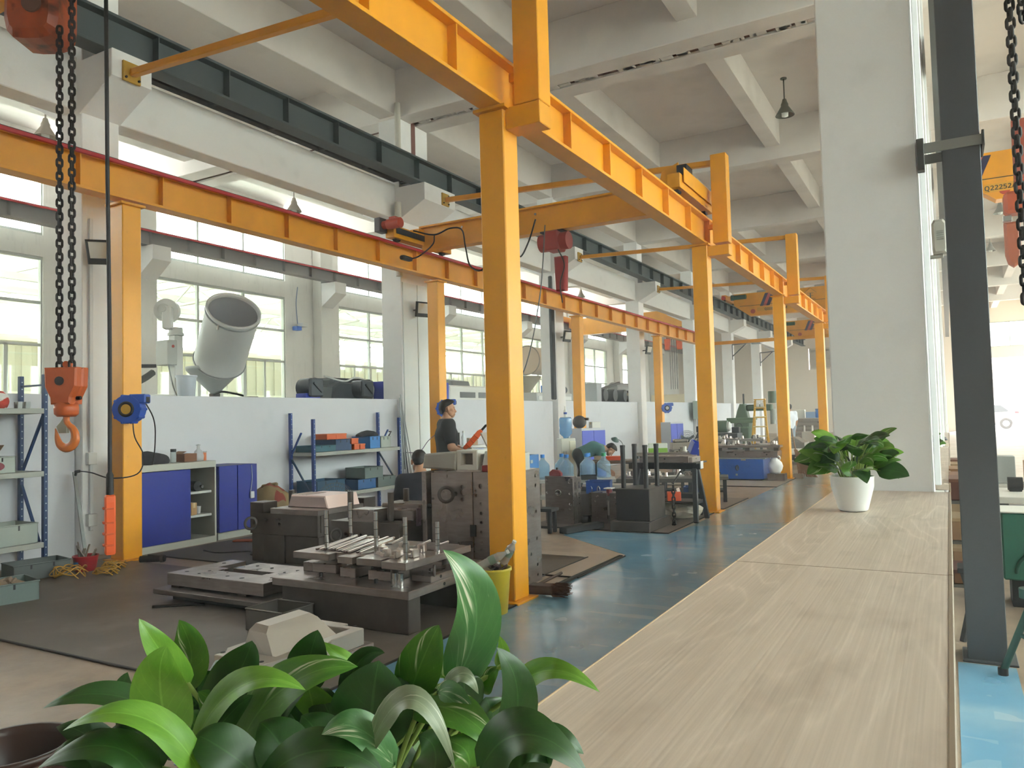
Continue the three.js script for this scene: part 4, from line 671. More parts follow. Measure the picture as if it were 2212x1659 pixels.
// ---------- bin and light steel die in front ----------
{ const t = tray('metal_bin', 'dark open sheet-metal bin with a bright steel bar inside, before the mold base', 'bin', [-4.2, 0.011, -3.98], 0.0, 0.36, 0.3, 0.15, P(0x6a655f, 0.45, 0.6), undefined, false);
  solo('steel_block', [mv(cb(0.13, 0.03, 0.05, 0.004), -4.24, 0.075, -3.96, 0.5, 0, 0.35)], M.steelLight, 'short bright steel bar lying in the sheet-metal bin', 'block'); }
{
  const t = thing('die_block', 'pale machined steel die with a long raised ridge, behind the front leaves', 'die', [-3.35, 0.012, -3.25]), m = P(0xb0a79c, 0.4, 0.6);
  part('base', [bx(-0.24, 0.24, 0, 0.1, -0.45, 0.45, 0.004)], M.steel, t);
  const fr = [[-0.2, -0.42], [0.06, -0.42], [0.06, -0.38], [0.22, -0.38], [0.22, -0.1], [0.24, -0.06], [0.24, 0.2], [0.2, 0.42], [0.02, 0.42], [0.02, 0.38], [-0.18, 0.38], [-0.18, 0.3], [-0.22, 0.26], [-0.22, -0.38]];
  part('frame', [prism(fr, 0.1, 'y', 0.004, [[[-0.12, -0.33], [0.15, -0.33], [0.16, 0.26], [-0.13, 0.27]]]).translate(0, 0.15, 0)], m, t);
  part('ridge', [(() => { const P0 = [[-0.125, -0.32, 0.1], [0.155, -0.32, 0.1], [0.16, 0.25, 0.1], [-0.13, 0.26, 0.1], [-0.09, -0.16, 0.33], [-0.005, -0.16, 0.32], [0.0, 0.16, 0.32], [-0.09, 0.17, 0.33], [-0.1, -0.2, 0.3], [0.02, -0.2, 0.29], [0.025, 0.2, 0.29], [-0.1, 0.21, 0.3], [0.09, -0.26, 0.19], [0.1, 0.22, 0.19]].map((p) => V(p[0], p[2], p[1])); return muv(new ConvexGeometry(P0)); })()], m, t, 'long bevelled ridge');
  for (const [x, z] of [[-0.17, 0.33], [0.16, 0.36], [0.14, -0.39], [-0.16, -0.38]]) part('hole', [cyl(0.014, 0.004, 'y', 14).translate(x, 0.2, z)], M.dark, t);
  for (const [z, y] of [[0.2, 0.1], [0.27, 0.08], [0.24, 0.13]]) part('hole', [cyl(0.014, 0.004, 'x', 14).translate(0.242, y, z)], M.dark, t);
}
// ---------- yellow bucket with rubbish, broom on the floor ----------
{
  const t = thing('waste_bucket', 'yellow plastic bucket full of rubbish at the nearest inner post', 'bucket', [-3.03, 0.004, -4.99]);
  part('body', [lathe([[0, 0], [0.1, 0], [0.128, 0.31], [0.138, 0.315], [0.138, 0.335], [0.126, 0.335], [0.122, 0.31], [0.095, 0.02], [0, 0.02]], 28)], P(0xd0b62c, 0.4), t);
  const pet = new THREE.MeshPhysicalMaterial({ color: 0xdcd6cc, transmission: 0.6, thickness: 0, roughness: 0.12 });
  const bot = (lab, pos, rx, rz, L) => { const o = thing('plastic_bottle', lab, 'bottle', pos); o.rotation.set(rx, 0.6, rz);
    const pts = [[0, -L / 2], [0.03, -L / 2], [0.034, -L / 2 + 0.01]]; for (let k = 0; k < 8; k++) { pts.push([0.034, -L / 2 + 0.02 + k * L * 0.08], [0.031, -L / 2 + 0.03 + k * L * 0.08]); } pts.push([0.034, L * 0.22], [0.014, L * 0.42], [0.014, L / 2]);
    part('body', [lathe(pts, 18)], pet, o); part('cap', [cyl(0.016, 0.018, 'y', 14).translate(0, L / 2, 0)], P(0xd9d4cc, 0.5), o); part('label', [new THREE.CylinderGeometry(0.0345, 0.0345, 0.05, 16, 1, true)].map((g) => muv(g.translate(0, 0.0, 0))), std({ color: 0x6a7a68, roughness: 0.5, side: THREE.DoubleSide }), o); };
  bot('clear ribbed bottle lying across the top of the yellow bucket', [-3.02, 0.4, -4.96], 0.25, -1.25, 0.26);
  bot('small clear bottle poking out at the back of the yellow bucket', [-2.94, 0.44, -5.07], 0.5, -0.7, 0.2);
  const g = []; for (let k = 0; k < 14; k++) g.push(mv(cb(rr(0.03, 0.1), rr(0.004, 0.02), rr(0.03, 0.09), 0.003), rr(-0.07, 0.07), rr(0.29, 0.36), rr(-0.07, 0.07), rr(0, 3), rr(-0.7, 0.7), rr(-0.7, 0.7)));
  part('rubbish', g.slice(0, 9), P(0x5a4a40, 0.8), t).userData.kind = 'stuff'; part('paper', g.slice(9), P(0xd6d3cc, 0.8), t).userData.kind = 'stuff';
}
{
  const t = thing('push_broom', 'worn brown brush head lying on the floor beside the nearest yellow post', 'brush', [-2.93, 0.004, -5.62], 0.15);
  part('block', [bx(-0.13, 0.1, 0.02, 0.09, -0.07, 0.07, 0.012)], P(0x3a2418, 0.6), t);
  const g = []; for (let k = 0; k < 160; k++) { const y = rr(0.01, 0.1), z = rr(-0.075, 0.075); g.push(bar([0.08, y, z], [0.2 + rr(-0.02, 0.02), y + rr(-0.01, 0.01), z + rr(-0.01, 0.01)], 0.004, 0.003)); }
  part('bristles', g, P(0x4a2a1a, 0.8), t).userData.kind = 'stuff';
  part('handle', [bar([-0.12, 0.055, 0.0], [-0.05, 0.06, -0.62], 0.026, 0.026, true)], P(0x4c3a30, 0.6), t);
}
{ const t = thing('steel_strip', 'thin dark steel strip on the floor edge behind the brush head', 'strip', [-2.99, 0.004, -6.7]); part('strip', [bx(-0.02, 0.02, 0, 0.022, -0.75, 0.75, 0.003)], M.rail, t); }

// ---------- people ----------
// mesh of a smooth union of tapered capsules [ax, ay, az, bx, by, bz, ra, rb]; clip(x, y, z) > 0 is cut away
function blob(bones, cell, k, clip) {
  const lo = [1e9, 1e9, 1e9], hi = [-1e9, -1e9, -1e9];
  for (const b of bones) for (let e = 0; e < 2; e++) for (let c = 0; c < 3; c++) { const r = b[6 + e] + 3 * k + 2 * cell; lo[c] = Math.min(lo[c], b[e * 3 + c] - r); hi[c] = Math.max(hi[c], b[e * 3 + c] + r); }
  const size = Math.max(hi[0] - lo[0], hi[1] - lo[1], hi[2] - lo[2]), n = Math.max(12, Math.ceil(size / cell) + 4), half = n / 2, sc = size / 2 * n / (n - 4);
  const ct = [0, 1, 2].map((c) => (lo[c] + hi[c]) / 2), st = sc / half;
  const mc = new MarchingCubes(n, new THREE.MeshStandardMaterial(), false, false, 160000), f = mc.field; f.fill(0);
  for (const b of bones) {
    const [ax, ay, az, bx0, by, bz, ra, rb] = b, m = Math.max(ra, rb) + 4 * k, i0 = [], i1 = [];
    for (let c = 0; c < 3; c++) { i0.push(Math.max(1, Math.floor((Math.min(b[c], b[3 + c]) - m - ct[c]) / st + half))); i1.push(Math.min(n - 2, Math.ceil((Math.max(b[c], b[3 + c]) + m - ct[c]) / st + half))); }
    const dx = bx0 - ax, dy = by - ay, dz = bz - az, L2 = dx * dx + dy * dy + dz * dz || 1e-9;
    for (let z = i0[2]; z <= i1[2]; z++) for (let y = i0[1]; y <= i1[1]; y++) for (let x = i0[0]; x <= i1[0]; x++) {
      const px = (x - half) * st + ct[0] - ax, py = (y - half) * st + ct[1] - ay, pz = (z - half) * st + ct[2] - az;
      const t = Math.max(0, Math.min(1, (px * dx + py * dy + pz * dz) / L2)), ex = px - t * dx, ey = py - t * dy, ez = pz - t * dz;
      f[x + n * y + n * n * z] += Math.exp(-(Math.sqrt(ex * ex + ey * ey + ez * ez) - (ra + (rb - ra) * t)) / k);
    }
  }
  for (let z = 0, i = 0; z < n; z++) for (let y = 0; y < n; y++) for (let x = 0; x < n; x++, i++) {
    let v = f[i] > 1e-12 ? k * Math.log(f[i]) : -1; if (v < -0.2) v = -0.2;
    if (clip) v = Math.min(v, -clip((x - half) * st + ct[0], (y - half) * st + ct[1], (z - half) * st + ct[2]));
    f[i] = v;
  }
  mc.isolation = 0; mc.update();
  const g = new THREE.BufferGeometry(), c = mc.count;
  g.setAttribute('position', new THREE.BufferAttribute(mc.positionArray.slice(0, c * 3), 3)); g.setAttribute('normal', new THREE.BufferAttribute(mc.normalArray.slice(0, c * 3), 3));
  const nn = g.attributes.normal; for (let i = 0; i < c; i++) { const q = V(nn.getX(i), nn.getY(i), nn.getZ(i)).normalize(); nn.setXYZ(i, q.x, q.y, q.z); }
  g.scale(sc, sc, sc).translate(...ct);
  return muv(g);
}
const cap = (a, b, ra, rb = ra) => [...a, ...b, ra, rb];
const mix3 = (a, b, t) => a.map((v, i) => v + (b[i] - v) * t);
function headGeo() { // face towards +z, centre of the head at the origin
  return blob([cap([0, 0.035, -0.03], [0, 0.035, 0.012], 0.074, 0.07), cap([0, -0.03, 0.02], [0, -0.075, 0.055], 0.058, 0.03), cap([-0.032, -0.05, 0.03], [0.032, -0.05, 0.03], 0.038), cap([0, -0.075, 0.062], [0, -0.085, 0.06], 0.022),
    cap([0, 0.012, 0.083], [0, -0.028, 0.105], 0.008, 0.012), cap([-0.014, -0.03, 0.09], [0.014, -0.03, 0.09], 0.01), cap([-0.04, 0.024, 0.076], [0.04, 0.024, 0.076], 0.012), cap([-0.018, -0.058, 0.083], [0.018, -0.058, 0.083], 0.009), cap([-0.016, -0.067, 0.082], [0.016, -0.067, 0.082], 0.008),
    cap([0.078, 0.015, -0.012], [0.08, -0.02, -0.004], 0.013, 0.009), cap([-0.078, 0.015, -0.012], [-0.08, -0.02, -0.004], 0.013, 0.009), cap([-0.045, -0.01, 0.052], [-0.04, -0.02, 0.055], 0.024), cap([0.045, -0.01, 0.052], [0.04, -0.02, 0.055], 0.024)], 0.0045, 0.007);
}
function hairGeo() {
  return blob([cap([0, 0.05, -0.035], [0, 0.055, 0.012], 0.078, 0.072), cap([0, 0.1, 0.0], [0, 0.095, 0.06], 0.035, 0.022), cap([-0.03, 0.088, 0.05], [0.03, 0.088, 0.05], 0.026), cap([0, 0.0, -0.06], [0, -0.03, -0.06], 0.058, 0.046)], 0.005, 0.01,
    (x, y, z) => Math.max(0.035 + 0.55 * (z + 0.02) - y - (z < -0.02 ? 0.6 * (-z - 0.02) + 0.03 : 0), -0.062 - y));
}
const headG = headGeo(), hairG = hairGeo();
function handGeo(curl) { // wrist at the origin, fingers along -y, palm faces +z
  const b = [cap([-0.018, -0.02, 0], [-0.025, -0.075, 0], 0.016, 0.013), cap([0.018, -0.02, 0], [0.025, -0.075, 0], 0.016, 0.013), cap([0, -0.01, 0], [0, -0.075, 0], 0.018, 0.014)];
  const len = [0.06, 0.072, 0.067, 0.052];
  for (let i = 0; i < 4; i++) { let p = [-0.031 + i * 0.0205, -0.078, 0], a = 0.15 + curl * 0.5; for (const q of [0.5, 0.3, 0.24]) { const e = [p[0] * 1.01, p[1] - len[i] * q * Math.cos(a), p[2] + len[i] * q * Math.sin(a)]; b.push(cap(p, e, 0.0088 - 0.001 * (0.5 - q), 0.008)); p = e; a += curl * 1.0; } }
  b.push(cap([0.026, -0.03, 0.006], [0.05, -0.06, 0.022], 0.013, 0.01), cap([0.05, -0.06, 0.022], [0.046, -0.085, 0.034], 0.0095, 0.008));
  return blob(b, 0.004, 0.003);
}
const handG = handGeo(0.75);
function human(label, pos, ry, j, o) {
  const t = thing('person', label, 'person', pos, ry);
  const skin = std({ color: 0xb98a6c, roughness: 0.6 });
  const J = { pelvis: [0, 0.93, 0], chest: [0, 1.25, 0], neck: [0, 1.43, 0.0], head: [0, 1.585, 0.025], shL: [0.185, 1.385, 0], shR: [-0.185, 1.385, 0], elL: [0.24, 1.11, -0.02], elR: [-0.24, 1.11, -0.02], haL: [0.24, 0.87, 0.06], haR: [-0.24, 0.87, 0.06], hipL: [0.09, 0.9, 0], hipR: [-0.09, 0.9, 0], knL: [0.1, 0.49, 0.02], knR: [-0.1, 0.49, 0.02], anL: [0.11, 0.08, -0.02], anR: [-0.11, 0.08, -0.02], ...j };
  const torso = (e) => { const l = V(...J.shL), r = V(...J.shR), side = l.clone().sub(r).normalize(), c = V(...J.chest), p = V(...J.pelvis), at = (v, s, q) => v.clone().addScaledVector(side, s).toArray();
    return [cap(at(p, -0.06), at(c, -0.085), 0.105 + e, 0.115 + e), cap(at(p, 0.06), at(c, 0.085), 0.105 + e, 0.115 + e), cap(J.chest, J.neck, 0.12 + e, 0.06 + e), cap(mix3(J.shR, J.neck, 0.1), mix3(J.shL, J.neck, 0.1), 0.06 + e), cap(at(c, -0.08), J.shR, 0.1 + e, 0.06 + e), cap(at(c, 0.08), J.shL, 0.1 + e, 0.06 + e)]; };
  const arm = (s, e, to) => { const out = [cap(J['sh' + s], mix3(J['sh' + s], J['el' + s], to ?? 1), 0.055 + e, (to ? 0.05 : 0.04) + e)]; if (!to) out.push(cap(J['el' + s], J['ha' + s], 0.04 + e, 0.027 + e)); return out; };
  const leg = (s, e) => [cap(J['hip' + s], J['kn' + s], 0.085 + e, 0.056 + e), cap(J['kn' + s], J['an' + s], 0.055 + e, 0.038 + e)];
  const feet = ['L', 'R'].map((s) => { const a = J['an' + s]; return cap([a[0], a[1] - 0.035, a[2] + 0.01], [a[0] * 1.1, a[1] - 0.045, a[2] + 0.16], 0.042, 0.035); });
  const gs = [blob([...torso(0), ...arm('L', 0), ...arm('R', 0), ...leg('L', 0), ...leg('R', 0), cap(J.neck, mix3(J.neck, J.head, 0.6), 0.055, 0.052), ...feet], 0.014, 0.02)];
  const he = new THREE.Euler(o.pitch ?? 0, o.yaw ?? 0, o.roll ?? 0, 'YXZ'), hm = new THREE.Matrix4().makeRotationFromEuler(he).setPosition(...J.head);
  gs.push(headG.clone().applyMatrix4(hm));
  for (const s of ['L', 'R']) { const d = V(...J['ha' + s]).sub(V(...J['el' + s])).normalize(), q = new THREE.Quaternion().setFromUnitVectors(V(0, -1, 0), d); const g = handG.clone(); if (s === 'L') g.rotateY(Math.PI * 0.5); else g.rotateY(-Math.PI * 0.5); g.applyQuaternion(q).translate(...J['ha' + s]); gs.push(g); }
  part('body', gs, skin, t);
  part('hair', [hairG.clone().applyMatrix4(hm)], P(0x15110f, 0.6), t);
  for (const s of [-1, 1]) part('eye', [new THREE.SphereGeometry(0.0085, 10, 8).translate(s * 0.03, 0.008, 0.074)].map((g) => muv(g).applyMatrix4(hm)), P(0x221a16, 0.2), t);
  const nk = V(...J.neck), cut = o.neckCut ?? 0.035, ax = nk.clone().sub(V(...J.chest)).normalize();
  part('shirt', [blob([...torso(0.016), ...arm('L', 0.02, 0.72), ...arm('R', 0.02, 0.72)], 0.012, 0.02, (x, y, z) => V(x, y, z).sub(nk).dot(ax) - cut)], std({ color: o.shirt, roughness: 0.85 }), t);
  const pv = V(...J.pelvis);
  part('trousers', [blob([cap([J.hipL[0], J.hipL[1] + 0.03, J.hipL[2]], [J.hipR[0], J.hipR[1] + 0.03, J.hipR[2]], 0.112), ...leg('L', 0.016), ...leg('R', 0.016)], 0.014, 0.02, (x, y, z) => 0.09 - y)], std({ color: o.pants || 0x23252b, roughness: 0.85 }), t);
  part('shoe', [blob(feet.slice(0, 1).map((f) => f.map((v, i) => (i > 5 ? v + 0.008 : v))), 0.01, 0.01, (x, y, z) => -y)], M.dark, t); part('shoe', [blob(feet.slice(1).map((f) => f.map((v, i) => (i > 5 ? v + 0.008 : v))), 0.01, 0.01, (x, y, z) => -y)], M.dark, t);
  return t;
}
{
  const t = human('standing man in a black T-shirt holding an orange crane pendant, looking right', [-5.72, 0.008, -8.32], 2.32, { elR: [-0.3, 1.1, 0.02], haR: [-0.1, 1.02, 0.22], elL: [0.26, 1.12, 0.06], haL: [0.08, 1.04, 0.27] }, { shirt: 0x17181b, yaw: 0.0 });
  part('glove', [blob([cap([0.115, 1.05, 0.225], [0.06, 1.035, 0.3], 0.042, 0.045), cap([0.06, 1.04, 0.3], [0.0, 1.06, 0.33], 0.03, 0.022)], 0.006, 0.01)], P(0xd5d2cd, 0.8), t, 'off-white glove');
  part('print', [(() => { const g = cb(0.012, 0.16, 0.1, 0.002); return mv(g, 0, 0, 0, Math.PI / 2 + 0.1).translate(-0.03, 1.2, 0.16); })()], std({ map: tex(64, (u, v) => (nC(u, v, 5, 2) > 0.5 ? [205, 203, 200] : [24, 24, 27])), roughness: 0.8 }), t, 'pale print on the chest');
  const c = thing('pendant_control', 'orange crane pendant held at a slant in the standing man\'s hands', 'control', [-5.58, 1.06, -8.53]); c.rotation.set(0, 0.6, -0.75);
  part('body', [prism([[-0.03, 0], [0.03, 0], [0.036, 0.02], [0.037, 0.3], [0.02, 0.34], [-0.02, 0.34], [-0.037, 0.3], [-0.036, 0.02]], 0.05, 'z', 0.007)], orangeB, c);
  part('strain_relief', [cyl(0.016, 0.1, 'y', 12).translate(0, 0.38, 0)], M.black, c); part('cable', [tube([[0, 0.43, 0], [0.0, 0.8, 0], [-0.1, 1.3, 0.0], [-0.6, 2.2, -0.05], [-1.2, 3.0, -0.1]], 0.009, 24)], P(0x5a5c60, 0.5), c);
  for (const y of [0.07, 0.15, 0.23]) part('button_guard', [bx(-0.042, 0.042, y - 0.005, y + 0.005, -0.02, 0.034, 0.003)], P(0xd45a26, 0.5), c);
}
human('seated man in a dark navy T-shirt seen from behind, beside the tall mold', [-4.86, 0.008, -6.62], -2.62 + 0.15, { pelvis: [0, 0.36, -0.02], chest: [0.01, 0.66, 0.07], neck: [0.02, 0.86, 0.1], head: [0.03, 1.0, 0.16], shL: [0.2, 0.8, 0.09], shR: [-0.18, 0.81, 0.08], elL: [0.28, 0.56, 0.18], elR: [-0.26, 0.56, 0.2], haL: [0.14, 0.46, 0.4], haR: [-0.1, 0.48, 0.42], hipL: [0.1, 0.34, 0], hipR: [-0.1, 0.34, 0], knL: [0.2, 0.42, 0.4], knR: [-0.2, 0.42, 0.4], anL: [0.18, 0.07, 0.42], anR: [-0.18, 0.07, 0.42] }, { shirt: 0x1c1d28, pitch: 0.45, yaw: -0.2 });
{ const t = thing('stool', 'low dark stool under the seated man', 'stool', [-4.84, 0.008, -6.6]); part('seat', [cyl(0.17, 0.03, 'y', 24).translate(0, 0.21, 0)], M.dark, t); for (let k = 0; k < 4; k++) part('leg', [bar([0.12 * Math.cos(k * 1.57), 0.2, 0.12 * Math.sin(k * 1.57)], [0.16 * Math.cos(k * 1.57), 0, 0.16 * Math.sin(k * 1.57)], 0.025)], M.rail, t); }
human('man in a teal T-shirt and dark trousers bending low over the parts table', [-6.32, 0.0, -13.7], 2.05, { pelvis: [0, 0.72, 0], chest: [0, 0.83, 0.3], neck: [0, 0.83, 0.47], head: [0, 0.8, 0.62], shL: [0.17, 0.8, 0.42], shR: [-0.17, 0.8, 0.42], elL: [0.22, 0.55, 0.42], elR: [-0.22, 0.53, 0.36], haL: [0.12, 0.4, 0.6], haR: [-0.12, 0.38, 0.58], hipL: [0.1, 0.7, 0], hipR: [-0.1, 0.7, 0], knL: [0.12, 0.42, 0.08], knR: [-0.12, 0.42, 0.08], anL: [0.12, 0.08, -0.02], anR: [-0.12, 0.08, -0.02] }, { shirt: 0x4f7a7a, pitch: 1.1 });
human('man in a white shirt half hidden behind the third inner post, back turned', [-4.72, 0.0, -27.4], -2.4, {}, { shirt: 0xe6e8f0, pants: 0x8f9aa8 });
// ---------- things between the first and third inner posts ----------
function pad(name, label, cat, pos, ry, w, h, d, m, group) { const t = thing(name, label, cat, pos, ry, group); part('body', [bx(-w / 2, w / 2, 0, h, -d / 2, d / 2, 0.006)], m, t); return t; }
{
  const t = thing('pillar_die', 'black square block on a wider base with four tall black pillars', 'die', [-3.5, 0.011, -9.46]), k = P(0x1b191c, 0.5);
  part('foot', [bx(-0.27, 0.25, 0, 0.12, -0.42, 0.4, 0.006)], M.steelDark, t); part('body', [bx(-0.22, 0.22, 0.12, 0.52, -0.3, 0.28, 0.006)], M.steelDark, t); part('front_plate', [bx(-0.225, 0.215, 0.125, 0.515, 0.28, 0.29, 0.002)], k, t, 'black front face');
  for (const [x, z] of [[-0.15, 0.2], [0.15, 0.2], [-0.15, -0.22], [0.15, -0.22]]) part('pillar', [cyl(0.031, 0.55, 'y', 18).translate(x, 0.79, z), cyl(0.034, 0.03, 'y', 18).translate(x, 1.05, z)], k, t);
}
{
  const t = thing('mold_block', 'square steel mold plate standing upright with a bright centre ring, behind the tall mold', 'mold', [-4.86, 0.011, -9.42]);
  part('plate', [faceZ(0, 0.42, 0, 0.64, -0.012, 0.024, [[0.03, 0.6, 0.012], [0.03, 0.56, 0.015], [0.37, 0.6, 0.01], [0.37, 0.56, 0.016], [0.03, 0.42, 0.014], [0.37, 0.41, 0.014], [0.37, 0.27, 0.015], [0.37, 0.21, 0.012], [0.2, 0.42, 0.022]]), bx(0.002, 0.418, 0, 0.638, -0.024, -0.12, 0.003)], M.steel, t);
  part('side_plate', [bx(0.0, 0.42, 0, 0.62, -0.13, -0.26, 0.004)], M.steel, t);
  part('centre_ring', [muv(new THREE.TorusGeometry(0.04, 0.008, 8, 22)).translate(0.2, 0.42, 0.004)], M.chrome, t);
  for (const y of [0.55, 0.48, 0.4, 0.34, 0.26]) part('hole', [cyl(0.01, 0.004, 'x', 12).translate(0.42, y, -0.19)], M.dark, t);
  const c = thing('red_clamp', 'dark red clamp on top of the upright mold plate', 'clamp', [-4.72, 0.652, -9.48]); part('body', [prism([[-0.09, 0], [0.09, 0], [0.09, 0.04], [0.05, 0.08], [-0.04, 0.09], [-0.09, 0.05]], 0.06, 'z', 0.008)], P(0x7e2328, 0.5), c); part('bolt', [cyl(0.015, 0.03, 'y', 6).translate(0.02, 0.1, 0)], M.rail, c);
}
{ const t = thing('machine_vise', 'black knob fitting at the foot of the upright mold plate', 'fitting', [-4.3, 0.011, -9.5]); part('body', [cyl(0.05, 0.1, 'x', 14).translate(0, 0.06, 0), bx(-0.03, 0.05, 0, 0.12, -0.03, 0.03, 0.008)], M.black, t); part('tap', [bar([0.03, 0.1, 0], [0.09, 0.12, 0.02], 0.02)], M.black, t); }
{ const t = thing('small_mold', 'small steel mold half with a curved row of holes beside the black block', 'mold', [-4.34, 0.011, -9.72]);
  part('plate', [faceZ(0.03, 0.26, 0, 0.4, -0.012, 0.024, [[0.11, 0.35, 0.008], [0.13, 0.36, 0.007], [0.09, 0.29, 0.011], [0.09, 0.14, 0.011], [0.11, 0.07, 0.01], [0.14, 0.05, 0.008]]), bx(0.03, 0.26, 0, 0.4, -0.024, -0.3, 0.003)], M.steel, t); part('clamp_plate', [bx(0, 0.028, 0, 0.4, 0, -0.3, 0.003)], M.steelDark, t);
  part('second_plate', [faceZ(0.29, 0.42, 0, 0.4, -0.03, 0.024, [[0.38, 0.34, 0.013], [0.37, 0.05, 0.012]]), bx(0.29, 0.42, 0, 0.4, -0.042, -0.3, 0.003)], M.steel, t); part('latch', [bx(0.265, 0.287, 0.1, 0.3, -0.02, 0.0, 0.003)], M.steelLight, t);
  const c = thing('red_clamp', 'dark red block between the two halves of the small mold', 'clamp', [-4.09, 0.372, -9.8]); part('body', [bx(-0.005, 0.035, 0, 0.09, -0.06, 0.06, 0.004)], P(0x6d2024, 0.5), c); part('cap', [bx(-0.04, 0.07, 0.09, 0.105, -0.07, 0.07, 0.003)], P(0xd2cdc8, 0.5), c); }
solo('steel_beam', [bar([-4.22, 0.05, -8.62], [-4.0, 0.05, -9.3], 0.13, 0.075)], M.dark, 'short dark beam lying on the floor in front of the small mold', 'beam');
{ const t = thing('low_stand', 'dark low stand peeping out behind the tall mold', 'stand', [-4.62, 0.0, -8.72]); part('top', [bx(-0.3, 0.25, 0.27, 0.31, -0.12, 0.1, 0.005)], M.dark, t); for (const x of [-0.26, 0.2]) { part('leg', [bx(x - 0.02, x + 0.02, 0, 0.27, 0.03, 0.08, 0.003)], M.dark, t); part('leg', [bx(x - 0.02, x + 0.02, 0, 0.27, -0.11, -0.06, 0.003)], M.dark, t); } part('rail', [bx(-0.26, 0.2, 0.06, 0.09, 0.04, 0.07, 0.003)], M.dark, t); }
// trestle with a plate on top
{
  const k = P(0x22252b, 0.5), t = thing('trestle', 'dark steel trestle with splayed legs carrying a grey plate, before the second post', 'trestle', [-3.45, 0.011, -10.35]);
  part('top_beam', [bx(-0.52, 0.5, 0.69, 0.77, -0.07, 0.07, 0.005)], k, t); part('top_board', [bx(-0.5, 0.5, 0.772, 0.79, -0.28, 0.24, 0.003)], k, t);
  for (const x of [-0.38, 0.42]) for (const s of [-1, 1]) part('leg', [bar([x, 0.7, s * 0.05], [x + 0.06 * Math.sign(x), 0.0, s * 0.27], 0.065, 0.05)], k, t);
  for (const x of [-0.4, 0.44]) part('cross_bar', [bar([x, 0.24, -0.2], [x, 0.24, 0.2], 0.035)], k, t);
  part('shelf', [bx(-0.42, 0.46, 0.25, 0.27, -0.2, 0.2, 0.003)], M.cast, t); part('end_cap', [bx(0.5, 0.51, 0.7, 0.8, -0.06, 0.06, 0.002)], P(0xd8d5d0, 0.5), t);
  const p = thing('mold_plate', 'pale grey plate with screw holes lying on the trestle', 'plate', [-3.38, 0.802, -10.3]); part('plate', [bx(-0.36, 0.33, 0, 0.085, -0.22, 0.2, 0.004)], M.steel, p); part('end_block', [bx(0.33, 0.37, 0, 0.07, -0.22, 0.16, 0.004)], M.steelLight, p); part('hole', [cyl(0.012, 0.004, 'z', 12).translate(0, 0.05, 0.2)], M.dark, p); part('recess', [bx(0.0, 0.1, 0.084, 0.0865, -0.05, 0.03, 0)], M.rail, p);
  for (const [x, y] of [[0.34, 0.03], [0.355, 0.045]]) part('screw', [cyl(0.009, 0.012, 'x', 10).translate(x + 0.02, y, 0.0)], M.chrome, p);
  const b = thing('parts_box', 'orange box with white paper on the trestle shelf', 'box', [-3.3, 0.284, -10.2], 0.4); part('body', [bx(-0.09, 0.09, 0, 0.12, -0.07, 0.07, 0.006)], P(0xd9542a, 0.5), b); part('paper', [mv(cb(0.05, 0.06, 0.004, 0.001), 0.06, 0.14, 0, 0.5, 0, 0.3)], P(0xe8d9cc, 0.8), b);
  const d = thing('drill_chain', 'dark hanging chain with a hook below the trestle shelf', 'chain', [-3.17, 0.02, -9.78]); for (let k2 = 0; k2 < 10; k2++) { const l = part('link', linkG, M.rail, d); l.position.y = 0.03 + k2 * 0.05; l.rotation.y = k2 % 2 ? 1.57 : 0; } part('hook', [muv(new THREE.TorusGeometry(0.025, 0.01, 8, 18, 4.4))], M.rail, d);
  part('hanger', [bar([0, 0.53, 0], [0, 0.67, -0.34], 0.018)], M.rail, d);
  const s = thing('crumpled_paper', 'crumpled pale paper under the trestle', 'paper', [-3.35, 0.02, -10.42]); const g = new THREE.IcosahedronGeometry(0.2, 4), q = g.attributes.position; for (let i = 0; i < q.count; i++) { const e = 0.6 + 0.8 * nA(q.getX(i) * 2 + 4, q.getZ(i) * 2 + q.getY(i) + 4, 6, 3); q.setXYZ(i, q.getX(i) * e * 1.6, Math.max(0.001, q.getY(i) * e * 0.6 + 0.12), q.getZ(i) * e * 0.6); } g.computeVertexNormals(); part('paper', [muv(g)], P(0xd5cbbb, 0.85), s);
}
// tool chest with the lid up
{ const t = thing('tool_chest', 'blue steel tool chest with its grey lid open, right of the nearest post', 'chest', [-4.66, 0, -8.3]), b = P(0x2c66a0, 0.45);
  part('stand', [bx(-0.3, 0.2, 0, 0.6, -0.2, 0.2, 0.008)], P(0x41474b, 0.6), t); part('body', [bx(-0.3, 0.2, 0.6, 1.0, 0.17, 0.2, 0.003), bx(-0.3, 0.2, 0.6, 1.0, -0.2, -0.17, 0.003), bx(-0.3, -0.27, 0.6, 1.0, -0.17, 0.17, 0.003), bx(0.17, 0.2, 0.6, 1.0, -0.17, 0.17, 0.003), bx(-0.3, 0.2, 0.6, 0.62, -0.2, 0.2, 0.002)], b, t);
  part('lid', [mv(cb(0.02, 0.33, 0.4, 0.004), -0.32, 1.14, 0, 0, 0, 0.5)], P(0xa59a8e, 0.5), t); part('latch', [bx(0.2, 0.206, 0.9, 0.94, -0.03, 0.03, 0.001)], M.galv, t); }
